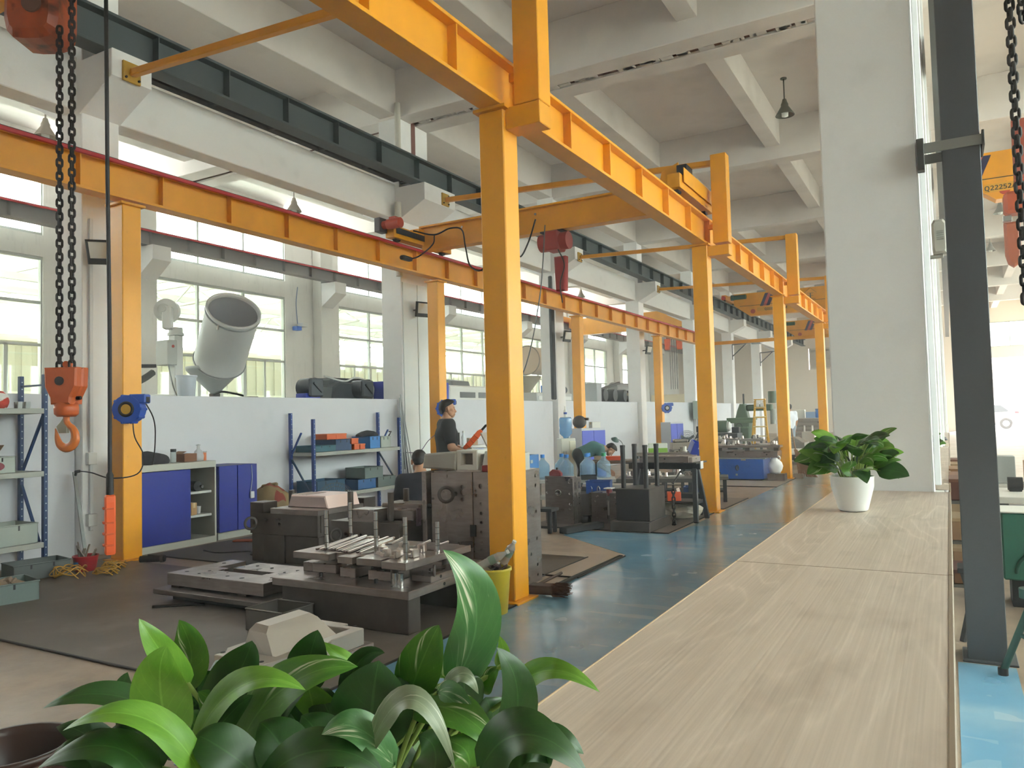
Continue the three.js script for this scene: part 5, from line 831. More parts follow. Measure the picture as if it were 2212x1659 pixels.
// open blue box
{ const t = tray('tool_box', 'open blue tool box with a white rim in front of the parts table', 'box', [-4.4, 0.36, -10.22], 0.25, 0.34, 0.26, 0.17, P(0x1e4a96, 0.45), undefined, false);
  solo('box_stand', [bx(-4.8, -4.1, 0.0, 0.355, -10.42, -10.06, 0.006)], M.cast, 'low dark block under the open blue tool box', 'block');
  for (const x of [-4.42, -4.3]) { const u = thing('steel_shackle', x < -4.4 ? 'left bright U-shackle before the open blue box' : 'right bright U-shackle before the open blue box', 'shackle', [x - 0.05, 0.356, -10.075]); part('bow', [tube([[-0.018, 0, 0], [-0.018, 0.08, 0], [0, 0.11, 0], [0.018, 0.08, 0], [0.018, 0, 0]], 0.007, 20, 8)], M.chrome, u); } }
// parts table and low tables with small parts
function partsTable(label, pos, ry, w, d, h, top, hex, topHex) {
  const t = thing('parts_table', label, 'table', pos, ry), m = P(hex, 0.6);
  part('top', [bx(-w / 2, w / 2, h - top, h, -d / 2, d / 2, 0.005)], P(topHex ?? 0x7c736b, 0.5, 0.3), t);
  for (const x of [-1, 1]) for (const z of [-1, 1]) part('leg', [bx(x * (w / 2 - 0.06) - 0.03, x * (w / 2 - 0.06) + 0.03, 0, h - top, z * (d / 2 - 0.06) - 0.03, z * (d / 2 - 0.06) + 0.03, 0.004)], m, t);
  part('shelf', [bx(-w / 2 + 0.03, w / 2 - 0.03, h * 0.4, h * 0.4 + 0.03, -d / 2 + 0.03, d / 2 - 0.03, 0.003)], m, t);
  return t;
}
const nth = ['first', 'second', 'third', 'fourth', 'fifth', 'sixth', 'seventh', 'eighth', 'ninth', 'tenth', 'eleventh', 'twelfth', 'thirteenth', 'fourteenth', 'fifteenth', 'sixteenth', 'seventeenth', 'eighteenth', 'nineteenth', 'twentieth'];
function ranked(list, make) { list.map((o) => [o.position.x * 0.869 - o.position.z * 0.494 * -1, o]).sort((a, b) => a[0] - b[0]).forEach(([, o], i) => { o.userData.label = make(nth[Math.min(i, 19)], o); }); }
function smallParts(label, x0, x1, z0, z1, y, n, group, mats) {
  const made = [[], [], []]; // small machined pieces lying about, each a thing
  for (let k = 0; k < n; k++) {
    const kind = Math.floor(rnd() * 3), s = rr(0.6, 1.3), name = ['machined_block', 'machined_bush', 'machined_strip'][kind], o = thing(name, label, 'part', [rr(x0, x1), y, rr(z0, z1)], rr(0, 3), group), m = mats[k % mats.length]; made[kind].push(o);
    if (kind === 0) part('body', [bx(-0.04 * s, 0.04 * s, 0, 0.05 * s, -0.03 * s, 0.03 * s, 0.004), bx(-0.02 * s, 0.03 * s, 0.05 * s, 0.075 * s, -0.02 * s, 0.02 * s, 0.003)], m, o);
    if (kind === 1) part('body', [lathe([[0.012 * s, 0], [0.035 * s, 0], [0.035 * s, 0.03 * s], [0.026 * s, 0.034 * s], [0.026 * s, 0.09 * s], [0.012 * s, 0.09 * s]], 16)], m, o);
    if (kind === 2) part('body', [bx(-0.12 * s, 0.12 * s, 0, 0.022, -0.018, 0.018, 0.003)], m, o);
  }
  made.forEach((l, i) => ranked(l, (w) => w + ' ' + ['stepped block', 'round bush', 'flat strip'][i] + ' from the left ' + label));
}
const brights = [M.steelLight, M.steel, P(0xd3cfc8, 0.5, 0.2), M.steelDark];
partsTable('brown-topped parts table where the man in teal bends', [-5.05, 0, -12.7], 0.3, 1.05, 0.6, 0.68, 0.05, 0x4c4843, 0x6a5547);
{ const b = thing('parts_box', 'orange box on the brown parts table by the bending man', 'box', [-5.12, 0.682, -12.62], 0.3); part('body', [bx(-0.15, 0.13, 0, 0.07, -0.08, 0.08, 0.006)], P(0xdd5227, 0.5), b); part('lip', [bx(-0.155, 0.135, 0.055, 0.068, -0.085, 0.085, 0.003)], P(0xe2663c, 0.5), b);
  carton('brown carton on the left end of the brown parts table', [-5.38, 0.682, -12.55], 0.3, 0.18, 0.075, 0.14, 0x9c8a74);
  const w = thing('spray_bottle', 'clear bottle with a red stripe on the right end of the brown parts table', 'bottle', [-4.82, 0.682, -12.8]); part('body', [lathe([[0, 0], [0.035, 0], [0.036, 0.15], [0.012, 0.19], [0.012, 0.22], [0, 0.22]], 16)], P(0xdfe3e6, 0.2), w); part('stripe', [cyl(0.0365, 0.03, 'y', 16).translate(0, 0.1, 0)], P(0xb8485a, 0.5), w); part('cap', [cyl(0.013, 0.02, 'y', 10).translate(0, 0.23, 0)], M.white, w); }
partsTable('low dark table full of bright parts behind the black block', [-3.95, 0, -11.36], 0.28, 1.15, 0.6, 0.5, 0.06, 0x2c2d30, 0x5c5a58);
smallParts('on the low dark table by the black block', -4.4, -3.55, -11.5, -11.2, 0.502, 22, 'machined parts on the low dark table', brights);
pad('white_slab', 'pale flat slab lying on a crate behind the black block', 'slab', [-4.3, 0.39, -10.75], 0.3, 0.5, 0.05, 0.3, P(0xc9c5bd, 0.5)); pad('steel_box', 'dark steel box under the pale slab', 'box', [-4.3, 0.0, -10.75], 0.3, 0.56, 0.385, 0.34, P(0x34363a, 0.6));
{ const t = thing('caster_wheel', 'grey wheel beside the pale slab behind the black block', 'wheel', [-3.98, 0.17, -10.3], 0.4); part('tyre', [muv(new THREE.TorusGeometry(0.075, 0.022, 10, 26))], M.dark, t); part('hub', [cyl(0.06, 0.03, 'z', 20), cyl(0.02, 0.05, 'z', 12)], M.cast, t); part('axle_stand', [bx(-0.03, 0.03, -0.17, 0.0, -0.06, -0.02, 0.004)], M.cast, t); }
pad('storage_box', 'black box under the trestle end', 'box', [-3.28, 0.011, -10.98], 0.2, 0.3, 0.3, 0.24, P(0x24272b, 0.6)); 
tray('plastic_crate', 'blue crate standing behind the trestle legs', 'crate', [-3.5, 0.01, -12.0], 0.2, 0.4, 0.3, 0.3, P(0x1d4480, 0.5));
pad('green_box', 'bright green and white carton behind the pillar block', 'box', [-4.95, 0.72, -14.4], 0.4, 0.36, 0.18, 0.2, std({ map: tex(64, (u, v) => (v > 0.3 + 0.3 * Math.sin(u * 9) ? [140, 190, 70] : [225, 230, 220])), roughness: 0.6 }));
partsTable('dark table behind the green and white carton', [-4.85, 0, -14.5], 0.4, 1.2, 0.5, 0.715, 0.05, 0x3b3d40);
smallParts('on the dark table behind the trestle', -4.7, -4.35, -14.85, -14.55, 0.717, 8, 'machined parts on the dark table', brights);
partsTable('low bench of bright parts left of the second inner post', [-3.75, 0, -12.7], 0.25, 1.1, 0.5, 0.42, 0.05, 0x2f3134, 0x6b6864);
smallParts('on the low bench left of the second post', -4.15, -3.4, -12.9, -12.55, 0.422, 14, 'machined parts on the low bench', brights);
{ const t = thing('plastic_tub', 'blue plastic tub tipped on its side left of the second post', 'tub', [-4.0, 0.8, -13.9], 0.5); t.rotation.z = -0.5; t.rotation.x = 0.3; part('body', [bx(-0.16, 0.16, -0.1, -0.09, -0.12, 0.12, 0.002), bx(-0.16, -0.15, -0.1, 0.12, -0.12, 0.12, 0.002), bx(0.15, 0.16, -0.1, 0.12, -0.12, 0.12, 0.002), bx(-0.16, 0.16, -0.1, 0.12, 0.11, 0.12, 0.002), bx(-0.16, 0.16, -0.1, 0.12, -0.12, -0.11, 0.002)], P(0x2a3fa0, 0.4), t); part('handle', [bx(-0.06, 0.06, 0.03, 0.06, 0.12, 0.125, 0.002)], P(0xc8cbd8, 0.5), t); }
partsTable('steel table under the tipped blue tub', [-4.05, 0, -14.0], 0.3, 0.7, 0.5, 0.6, 0.05, 0x3d4043);
{ const t = thing('mold_pair', 'two pale mold halves on a steel frame far behind the trestle', 'mold', [-4.75, 0, -16.0], 0.5); part('frame', [bx(-0.45, 0.45, 0.66, 0.72, -0.15, 0.15, 0.004), bar([-0.35, 0.66, 0], [-0.45, 0, 0.1], 0.05), bar([0.35, 0.66, 0], [0.45, 0, 0.1], 0.05), bar([-0.35, 0.66, 0], [-0.4, 0, -0.15], 0.05), bar([0.35, 0.66, 0], [0.4, 0, -0.15], 0.05)], M.cast, t); for (const x of [-0.24, 0.24]) part('half', [bx(x - 0.2, x + 0.2, 0.72, 0.86, -0.14, 0.14, 0.006), bx(x - 0.15, x + 0.15, 0.86, 0.93, -0.1, 0.1, 0.02)], P(0x8d8479, 0.5, 0.4), t); part('flange', [cyl(0.12, 0.05, 'z', 20).translate(0.1, 0.76, 0.17)], M.galv, t); }
// desk lamp
{ const t = thing('work_lamp', 'green-shaded work lamp on a thin curved arm by the bending man', 'lamp', [-5.72, 0.0, -14.5]); part('arm', [tube([[0, 0.02, 0], [0.0, 0.55, 0], [0.03, 0.82, 0.0], [-0.02, 0.95, 0.02], [-0.1, 0.99, 0.04]], 0.009, 24)], M.galv, t); part('shade', [lathe([[0.012, 0.06], [0.03, 0.055], [0.085, 0.0], [0.08, 0.0], [0.028, 0.045], [0.012, 0.05]], 20)].map((g) => mv(g, -0.13, 0.97, 0.05, 0, 0.3, -0.6)), P(0x2a4a46, 0.4), t); part('base', [cyl(0.12, 0.02, 'y', 24).translate(0, 0.01, 0)], M.dark, t); }
// water dispenser and the row of bottles
{ const t = thing('water_dispenser', 'cream water dispenser with an upturned blue bottle at the second left post', 'dispenser', [-6.72, 0, -14.0], 0.75), w = P(0xd9d9cf, 0.5);
  part('body', [bx(-0.15, 0.15, 0, 1.03, -0.15, 0.15, 0.01)], w, t); part('front_panel', [bx(0.02, 0.15, 0.1, 0.98, 0.15, 0.165, 0.006)], P(0xe6e4cf, 0.5), t); for (const x of [-0.1, -0.05]) part('vent', [bx(x - 0.018, x + 0.018, 0.62, 0.78, 0.15, 0.153, 0.002)], P(0xb6b8b2, 0.5), t);
  part('bottle', [lathe([[0, 1.03], [0.05, 1.03], [0.06, 1.06], [0.125, 1.12], [0.13, 1.2], [0.122, 1.24], [0.13, 1.28], [0.13, 1.42], [0.11, 1.45], [0, 1.45]], 22)], new THREE.MeshPhysicalMaterial({ color: 0xa9cdea, transmission: 0.65, thickness: 0, roughness: 0.15 }), t, 'upturned pale blue bottle');
  const b = thing('spray_bottle', 'small white bottle with a blue label on top of the water dispenser', 'bottle', [-6.72, 1.452, -14.0]); part('body', [lathe([[0, 0], [0.033, 0], [0.035, 0.13], [0.014, 0.17], [0.014, 0.22], [0, 0.22]], 14)], M.white, b); part('label', [cyl(0.0358, 0.04, 'y', 14).translate(0, 0.08, 0)], P(0x2c4aa0, 0.5), b); }
{ const pet = new THREE.MeshPhysicalMaterial({ color: 0xc4dcec, transmission: 0.75, thickness: 0, roughness: 0.12 }), m = (lab, p, capHex) => { const t = thing('water_bottle', lab, 'bottle', p, 0, 'big water bottles on the bench'); part('body', [lathe([[0, 0], [0.1, 0], [0.108, 0.02], [0.108, 0.09], [0.101, 0.1], [0.108, 0.11], [0.108, 0.2], [0.1, 0.23], [0.035, 0.3], [0.03, 0.34], [0, 0.34]], 20)], pet, t); part('cap', [cyl(0.034, 0.05, 'y', 16).translate(0, 0.355, 0)], P(capHex, 0.4), t); };
  const q = [[-5.52, -10.64], [-5.32, -10.9], [-5.12, -10.66], [-4.96, -11.12], [-4.9, -10.92], [-4.72, -11.16]];
  q.forEach(([x, z], i) => m(['first big water bottle from the left, blue cap, beside the tool chest', 'second big water bottle from the left, blue cap', 'third big water bottle from the left, blue cap, nearest row', 'fourth big water bottle from the left, blue cap', 'fifth big water bottle from the left, blue cap', 'big water bottle with a green cap, at the right end'][i], [x, 0.502, z], i === 5 ? 0x2f9a6a : 0x2f7fd0));
  partsTable('pale bench carrying the row of big water bottles', [-5.1, 0, -10.9], 0.42, 1.25, 0.55, 0.5, 0.05, 0xb9b8b0, 0xcfcdc6);
  const c = thing('storage_box', 'small black tray in front of the big water bottles', 'tray', [-4.78, 0.502, -10.72], 0.4); part('body', [bx(-0.12, 0.12, 0, 0.07, -0.05, 0.05, 0.005)], P(0x3d4144, 0.5), c); part('rim', [bx(-0.125, 0.125, 0.06, 0.07, -0.055, 0.055, 0.002)], M.dark, c); }
// lockers with blue doors
function locker(label, pos, ry, h, w = 0.5) { const t = thing('locker', label, 'cabinet', pos, ry), b = P(0x5560c8, 0.4); part('carcass', [bx(-w / 2, w / 2, 0, h, -0.25, 0.22, 0.005)], P(0xc9cad0, 0.5), t); part('door', [bx(-w / 2 + 0.01, -0.003, 0.06, h - 0.05, 0.22, 0.235, 0.003)], b, t); part('door', [bx(0.003, w / 2 - 0.01, 0.06, h - 0.05, 0.22, 0.235, 0.003)], b, t); part('handle', [bx(-0.012, 0.012, h * 0.5, h * 0.56, 0.235, 0.25, 0.002)], M.galv, t); return t; }
locker('blue-doored locker behind the third yellow wall post', [-6.95, 0, -15.6], 1.0, 1.2, 0.62);
locker('far blue-doored locker by the fourth yellow wall post', [-7.45, 0, -23.1], 1.0, 1.22, 0.5);
{ const o = thing('helmet_pile', 'dark motor part on top of the blue-doored locker', 'part', [-7.1, 1.2, -15.5]); part('body', [new THREE.IcosahedronGeometry(0.16, 2)].map((g) => muv(g.scale(1, 0.9, 0.8).translate(0, 0.14, 0))), P(0x4c4744, 0.6, 0.3), o); part('shaft', [cyl(0.03, 0.2, 'x', 12).translate(0.12, 0.2, 0)], M.cast, o); carton('white box on the blue-doored locker', [-6.85, 1.2, -15.75], 1.0, 0.22, 0.13, 0.14, 0xd9d7d0); }
// white cupboard behind the standing man
{ const t = thing('cupboard', 'white cupboard with dark blue drawers behind the standing man', 'cabinet', [-6.95, 0, -11.35], 1.0); part('carcass', [bx(-0.75, 0.55, 0, 0.98, -0.22, 0.2, 0.005), bx(-0.78, 0.58, 0.98, 1.02, -0.24, 0.24, 0.004)], P(0xd4d4d2, 0.5), t); part('opening', [bx(-0.15, 0.1, 0.78, 0.95, 0.2, 0.205, 0.001)], P(0x55585a, 0.6), t); for (const [x, w, hx] of [[0.16, 0.36, 0x23327c], [-0.68, 0.5, 0x6f86d0]]) part('drawer', [bx(x, x + w, 0.76, 0.96, 0.2, 0.225, 0.003)], P(hx, 0.45), t);
  [['clear bottle with a red cap on the white cupboard', 0.05, 0xb02a38], ['clear bottle with a blue cap on the white cupboard', 0.2, 0x2a50b0], ['white spray bottle on the white cupboard', -0.45, 0xe0e0dc]].forEach(([lab, dx, hx]) => { const b = thing('spray_bottle', lab, 'bottle', [-6.95 + dx * 0.54, 1.021, -11.35 - dx * 0.84]); part('body', [lathe([[0, 0], [0.035, 0], [0.037, 0.14], [0.014, 0.19], [0.014, 0.21], [0, 0.21]], 14)], P(0xd5dbe0, 0.2), b); part('cap', [cyl(0.02, 0.04, 'y', 12).translate(0, 0.225, 0)], P(hx, 0.4), b); });
  carton('small brown carton on the white cupboard beside the bottles', [-7.1, 1.021, -11.1], 0.9, 0.16, 0.12, 0.12, 0xa98c72); }
// air hose from the second reel
{ const t = thing('air_hose', 'thin air hose hanging in a curve from the reel behind the standing man', 'hose', [0, 0, 0]); part('hose', [tube([[-7.66, 1.56, -11.2], [-7.75, 1.3, -11.1], [-7.95, 1.1, -11.0], [-8.1, 0.92, -10.95], [-8.45, 0.9, -10.95]], 0.007, 30)], P(0x6a5a78, 0.5), t); part('wall_hook', [bar([-8.45, 0.9, -10.95], [-8.5, 0.6, -11.05], 0.025)], P(0x4c5254, 0.5), t); }

// ---------- the bridge crane over the bay ----------
function bridgeCrane(z, o) {
  const t = thing('bridge_crane', o.label, 'crane', [o.x0, 0, z]), W = o.x1 - o.x0, y0 = o.y0, y1 = o.y1;
  if (o.box) part('girder', [prism([[0.9, y0], [W - 0.9, y0], [W - 0.25, (y0 + y1) / 2], [W - 0.25, y1], [0.25, y1], [0.25, (y0 + y1) / 2]], 0.36, 'z', 0.01)], M.yellow, t);
  else part('girder', [bx(0.05, W - 0.05, y0 + 0.03, y1 - 0.03, -0.011, 0.011, 0), bx(0.05, W - 0.05, y0, y0 + 0.03, -0.1, 0.1, 0.003), bx(0.05, W - 0.05, y1 - 0.03, y1, -0.1, 0.1, 0.003)], M.yellow, t);
  for (const x of [0, W]) { part('end_truck', [bx(x - 0.09, x + 0.09, o.ty, o.ty + 0.2, -o.half, o.half, 0.006), bx(x - 0.1, x + 0.1, o.ty + 0.18, y1 - 0.05, -0.16, 0.16, 0.006)], M.yellow, t); for (const q of [-1, 1]) part('wheel', [cyl(0.09, 0.06, 'x', 18).translate(x, o.ty + 0.04, q * (o.half - 0.18))], M.rail, t); }
  return t;
}
{
  const t = bridgeCrane(-10.95, { label: 'yellow single-girder bridge crane with a red motor spanning the bay in the middle', x0: -8.0, x1: -3.12, y0: 4.42, y1: 4.86, ty: 4.53, half: 0.85 });
  const red = P(0xb8442e, 0.45);
  part('drive_motor', [cyl(0.085, 0.26, 'x', 18).translate(0.18, 4.72, 0.95), cyl(0.07, 0.1, 'x', 18).translate(-0.02, 4.72, 0.95), bx(0.1, 0.24, 4.79, 4.83, 0.9, 1.0, 0.006)], red, t, 'red drive motor'); part('gear_box', [bx(-0.16, -0.04, 4.6, 4.84, 0.86, 1.06, 0.01)], P(0x4a4244, 0.5), t);
  part('side_guard', [bx(0.1, 0.112, 4.6, 4.7, -0.8, 0.8, 0.002)], M.rail, t); part('side_guard', [bx(4.99, 5.002, 4.62, 4.82, -0.95, 0.75, 0.002)], M.yellow, t);
  part('control_box', [bx(4.7, 4.85, 4.86, 5.08, -0.2, 0.1, 0.006)], M.dark, t); part('bracket', [prism([[4.4, 4.86], [4.7, 4.86], [4.7, 5.15], [4.45, 5.05]], 0.04, 'z', 0.003)], M.yellow, t);
  part('bumper', [bx(0.1, 0.3, 4.52, 4.66, -0.5, -0.45, 0.004)], M.yellow, t);
  const c = thing('festoon_cable', 'black festoon cable hanging in loops from the middle bridge crane', 'cable', [0, 0, -10.78]);
  part('cable', [tube([[-7.72, 4.66, 0.4], [-7.5, 4.62, 0.1], [-7.2, 4.7, 0.05], [-7.0, 4.66, 0.02], [-6.94, 4.35, 0.0], [-6.85, 4.02, 0], [-6.65, 3.92, 0], [-6.45, 4.15, 0], [-6.3, 4.55, 0], [-6.2, 4.67, 0], [-6.1, 4.5, 0], [-6.02, 4.15, 0], [-5.9, 4.05, 0], [-5.75, 4.25, 0], [-5.6, 4.62, 0]], 0.014, 90)], M.black, c);
  part('cable', [tube([[-7.5, 4.6, 0.1], [-7.4, 4.4, 0.3], [-7.62, 4.2, 0.42], [-7.75, 4.16, 0.5]], 0.012, 24)], M.black, c); part('plug', [bx(-7.8, -7.7, 4.13, 4.2, 0.44, 0.7, 0.02)], M.black, c);
  for (const x of [-7.0, -6.2, -5.6]) part('clip', [cyl(0.02, 0.02, 'z', 10).translate(x, 4.7, 0)], M.chrome, c);
  const h = thing('chain_hoist', 'red hoist on the middle bridge crane, half hidden by the nearest post', 'hoist', [-5.35, 4.05, -10.95]); part('body', [cyl(0.14, 0.5, 'x', 20).translate(0, 0.2, 0), bx(-0.12, 0.12, 0.05, 0.36, -0.15, 0.15, 0.02)], P(0xa83a30, 0.45), h); part('chain_bag', [prism([[-0.08, -0.5], [0.08, -0.5], [0.1, 0.05], [-0.1, 0.05]], 0.14, 'z', 0.02).translate(0.1, -0.1, 0)], P(0x9c2e2c, 0.7), h); part('trolley', [bx(-0.2, 0.2, 0.34, 0.365, -0.13, 0.13, 0.004)], M.rail, h);
  part('cable', [tube([[0.1, 0.05, 0.1], [0.2, -0.2, 0.1], [0.12, -0.5, 0.1], [0.15, -0.8, 0.1]], 0.01, 20)], M.black, h);
}
// far cranes with stripes and lettering (flat print on the girder)
function letters(text, w, h, px, fg = '#2b2622') { const c = document.createElement('canvas'); c.width = px; c.height = Math.round(px * h / w); const x = c.getContext('2d'); x.fillStyle = '#dba02a'; x.fillRect(0, 0, c.width, c.height); x.fillStyle = fg; x.font = 'bold ' + Math.round(c.height * 0.8) + 'px sans-serif'; x.textBaseline = 'middle'; x.textAlign = 'center'; x.fillText(text, c.width / 2, c.height / 2); const t = new THREE.CanvasTexture(c); t.colorSpace = THREE.SRGBColorSpace; return std({ map: t, roughness: 0.5 }); }
const plateG = (w, h) => { const g = new THREE.BoxGeometry(w, h, 0.006); return g; };
function farCrane(z, x0, x1, label, o) {
  const t = bridgeCrane(z, { label, x0, x1, y0: 5.62, y1: 6.6, ty: 6.31, half: 0.9, box: true });
  const navy = P(0x2c2a55, 0.5);
  for (const [dx, m] of [[-0.13, navy], [0, P(0xd0584e, 0.5)], [0.13, navy]]) part('stripe', [prism([[o.sx + dx - 0.07, 6.0], [o.sx + dx + 0.07, 6.0], [o.sx + dx + 0.3, 6.54], [o.sx + dx + 0.16, 6.54]], 0.006, 'z').translate(0, 0, 0.185)], m, t);
  part('seam', [bx(0.5, x1 - x0 - 0.5, 6.05, 6.065, 0.18, 0.19, 0)], M.rail, t);
  part('drive_motor', [cyl(0.1, 0.5, 'x', 16).translate(0.62, 6.4, o.back ? -0.6 : 0.6), cyl(0.12, 0.12, 'x', 16).translate(0.3, 6.4, o.back ? -0.6 : 0.6)], P(0x14503c, 0.5), t, 'green drive motor');
  part('buffer', [cyl(0.09, 0.06, 'z', 14).translate(0.0, 6.38, 0.93)], P(0xb02a2a, 0.5), t);
  part('mark', [cyl(0.1, 0.006, 'z', 14).translate(1.05, 5.8, 0.183)], P(0xb83a2c, 0.5), t);
  if (o.text) { const m = part('lettering', [plateG(o.tw, 0.17)], letters(o.text, o.tw, 0.17, 512), t); m.position.set(o.tx, 5.86, 0.184); m.rotation.z = 0; }
  if (o.sign) { const g = [], s = (a, b, w = 0.05) => g.push(bar([a[0], a[1], 0], [b[0], b[1], 0], w, 0.008)); // the character on the girder: two roof strokes over three bars and a stem
    s([0, 0.25], [-0.24, 0.04]); s([0, 0.25], [0.24, 0.04]); s([-0.13, 0.03], [0.13, 0.03], 0.035); s([-0.12, -0.08], [0.12, -0.08], 0.035); s([-0.2, -0.21], [0.2, -0.21], 0.04); s([0, 0.03], [0, -0.21], 0.04); const m = part('character', g, P(0x25232c, 0.5), t); m.position.set(o.sign, 6.32, 0.185); }
  return t;
}
farCrane(-34, -8.2, -0.85, 'far yellow bridge crane with a red and navy stripe, the nearer of the two', { sx: 1.55, text: 'Q22251*16.5M', tx: 2.0, tw: 1.55, sign: 3.4 });
farCrane(-46, -8.2, -0.85, 'far yellow bridge crane with a red and navy stripe, the farther of the two', { sx: 1.5 });
farCrane(-18.4, 0.12, 8.0, 'yellow bridge crane in the right bay with the number on its side', { back: 1, sx: 0.42, text: 'Q22252A', tx: 0.98, tw: 0.55 });
{ const t = thing('bridge_crane', 'bright yellow crane girder in the aisle behind the far left columns', 'crane', [-16.2, 0, -34]); part('girder', [prism([[0.9, 5.4], [6.6, 5.4], [7.0, 5.75], [7.0, 6.2], [0.3, 6.2], [0.3, 5.8]], 0.36, 'z', 0.01)], M.yellow, t); part('end_truck', [bx(-0.1, 0.12, 6.1, 6.35, -0.9, 0.9, 0.006)], M.yellow, t); part('end_truck', [bx(6.94, 7.1, 6.1, 6.35, -0.9, 0.9, 0.006)], M.yellow, t);
  for (const [k, x] of [-11.05, -10.5].entries()) { const h = thing('hoist_bag', k ? 'right orange hoist bag hanging in the far aisle' : 'left orange hoist bag hanging in the far aisle', 'hoist', [x, 4.4, -34], 0, 'orange hoist bags in the far aisle'); part('bag', [prism([[-0.1, 0], [0.1, 0], [0.13, 0.5], [-0.13, 0.5]], 0.2, 'z', 0.03)], P(0xd85a26, 0.6), h); part('hoist', [cyl(0.18, 0.3, 'x', 18).translate(k ? -0.12 : 0.12, 0.7, 0), bx(-0.05, 0.05, 0.86, 1.02, -0.05, 0.05, 0.004)], P(0xc34a24, 0.5), h); }
  for (let k = 0; k < 4; k++) solo('hoist_rope', [bar([-10.95 + k * 0.1, 2.6, -34], [-10.95 + k * 0.1, 5.2, -34], 0.025, 0.025, true)], P(0x4a4a4c, 0.5), ['leftmost', 'second', 'third', 'rightmost'][k] + ' of the four thin ropes between the orange bags in the far aisle', 'rope', 'hoist ropes in the far aisle'); }
// ---------- pendant lamps ----------
function pendant(pos, drop, label, m = P(0x6a6a60, 0.5, 0.3), group = 'pendant lamps') {
  const t = thing('pendant_lamp', label, 'lamp', pos, 0, group);
  part('rod', [cyl(0.014, drop, 'y', 8).translate(0, -drop / 2, 0)], m, t); part('rose', [cyl(0.06, 0.02, 'y', 14).translate(0, -0.01, 0)], m, t);
  part('shade', [lathe([[0.035, -drop], [0.05, -drop - 0.06], [0.07, -drop - 0.1], [0.07, -drop - 0.14], [0.17, -drop - 0.3], [0.18, -drop - 0.32], [0.17, -drop - 0.32], [0.06, -drop - 0.16], [0.03, -drop - 0.08]], 24)], m, t);
  part('bulb', [lathe([[0, -drop - 0.36], [0.06, -drop - 0.34], [0.065, -drop - 0.26], [0.04, -drop - 0.16], [0, -drop - 0.14]], 18)], P(0xe9ecea, 0.25), t, 'white bulb'); return t;
}
pendant([-2.52, CY, -15.5], 0.42, 'dark cone pendant lamp on the ceiling left of the white column');
pendant([-13.0, CY, -7.25], 1.25, 'pale pendant lamp in the aisle at the left edge', P(0xb9ada0, 0.6)); pendant([-13.0, CY, -12.9], 1.25, 'pale pendant lamp in the aisle above the tilted hopper', P(0xb9ada0, 0.6)); pendant([-13.0, CY, -23.4], 1.25, 'pale pendant lamp in the aisle right of the nearest post', P(0xb9ada0, 0.6)); pendant([-13.0, CY, -28.9], 1.25, 'pale pendant lamp far down the aisle', P(0xb9ada0, 0.6));
pendant([1.53, CY, -26], 0.65, 'grey pendant lamp under the right bay ceiling, the nearer one', P(0x8f908c, 0.5)); pendant([1.58, CY, -33], 0.5, 'grey pendant lamp under the right bay ceiling, the farther one', P(0x9a9a96, 0.5));
// ---------- right side: steel column, strap, chain, lamp ----------
{
  const t = thing('steel_column', 'dark grey steel column strapped to the big white column', 'column', [0.125, 0, -5.2]), m = std({ color: 0x55585b, roughness: 0.4, metalness: 0.2 });
  part('flange', [bx(-0.095, 0.1, 0, 7.9, 0.03, 0.045, 0.003)], m, t); part('flange', [bx(-0.095, 0.1, 0, 7.9, -0.17, -0.155, 0.003)], m, t); part('web', [bx(-0.006, 0.006, 0, 7.9, -0.155, 0.03, 0)], m, t); part('base_plate', [bx(-0.12, 0.15, 0, 0.012, -0.2, 0.08, 0.003)], m, t);
  const c = thing('column_strap', 'pale steel clamp strapping the dark steel column to the white one', 'clamp', [0, 2.95, -5.2]); for (const z of [0.0525, -0.184]) part('strap', [bx(-0.09, 0.235, 0.01, 0.07, z - 0.0055, z + 0.0055, 0.002)], P(0x8d8d88, 0.5, 0.3), c); part('bolt_plate', [bx(-0.1, -0.06, -0.09, 0.1, 0.0, 0.075, 0.004)], P(0x4a4a48, 0.5, 0.3), c); part('end_plate', [bx(0.233, 0.247, 0.0, 0.09, -0.19, 0.07, 0.002)], P(0x4a4a48, 0.5), c);
}
chain('hoist_chain', 'dark hanging chain at the right edge of the picture', undefined, 0.39, 2.0, 7.0, -5.0, 0.3); chain('hoist_chain', 'second dark chain at the upper right corner', undefined, 0.445, 3.55, 7.0, -5.0, 0.9);
{ const t = thing('flood_fixture', 'grey tank-shaped lamp fitting on the far side of the big white column', 'lamp', [0.0, 2.88, -8.5]); part('body', [prism([[-0.06, 0.05], [0.05, 0.05], [0.06, 0.1], [0.06, 0.34], [0.03, 0.38], [-0.05, 0.38], [-0.07, 0.34], [-0.07, 0.1]], 0.2, 'z', 0.02)], P(0xb0afa6, 0.5), t); for (let k = 0; k < 5; k++) part('fin', [bx(-0.03, 0.03, 0.18 + k * 0.02, 0.188 + k * 0.02, 0.1, 0.108, 0)], P(0x8f8f88, 0.5), t); part('bracket', [bx(-0.1, 0.02, 0.02, 0.05, -0.03, 0.03, 0.004)], P(0xa9a8a0, 0.5), t); }
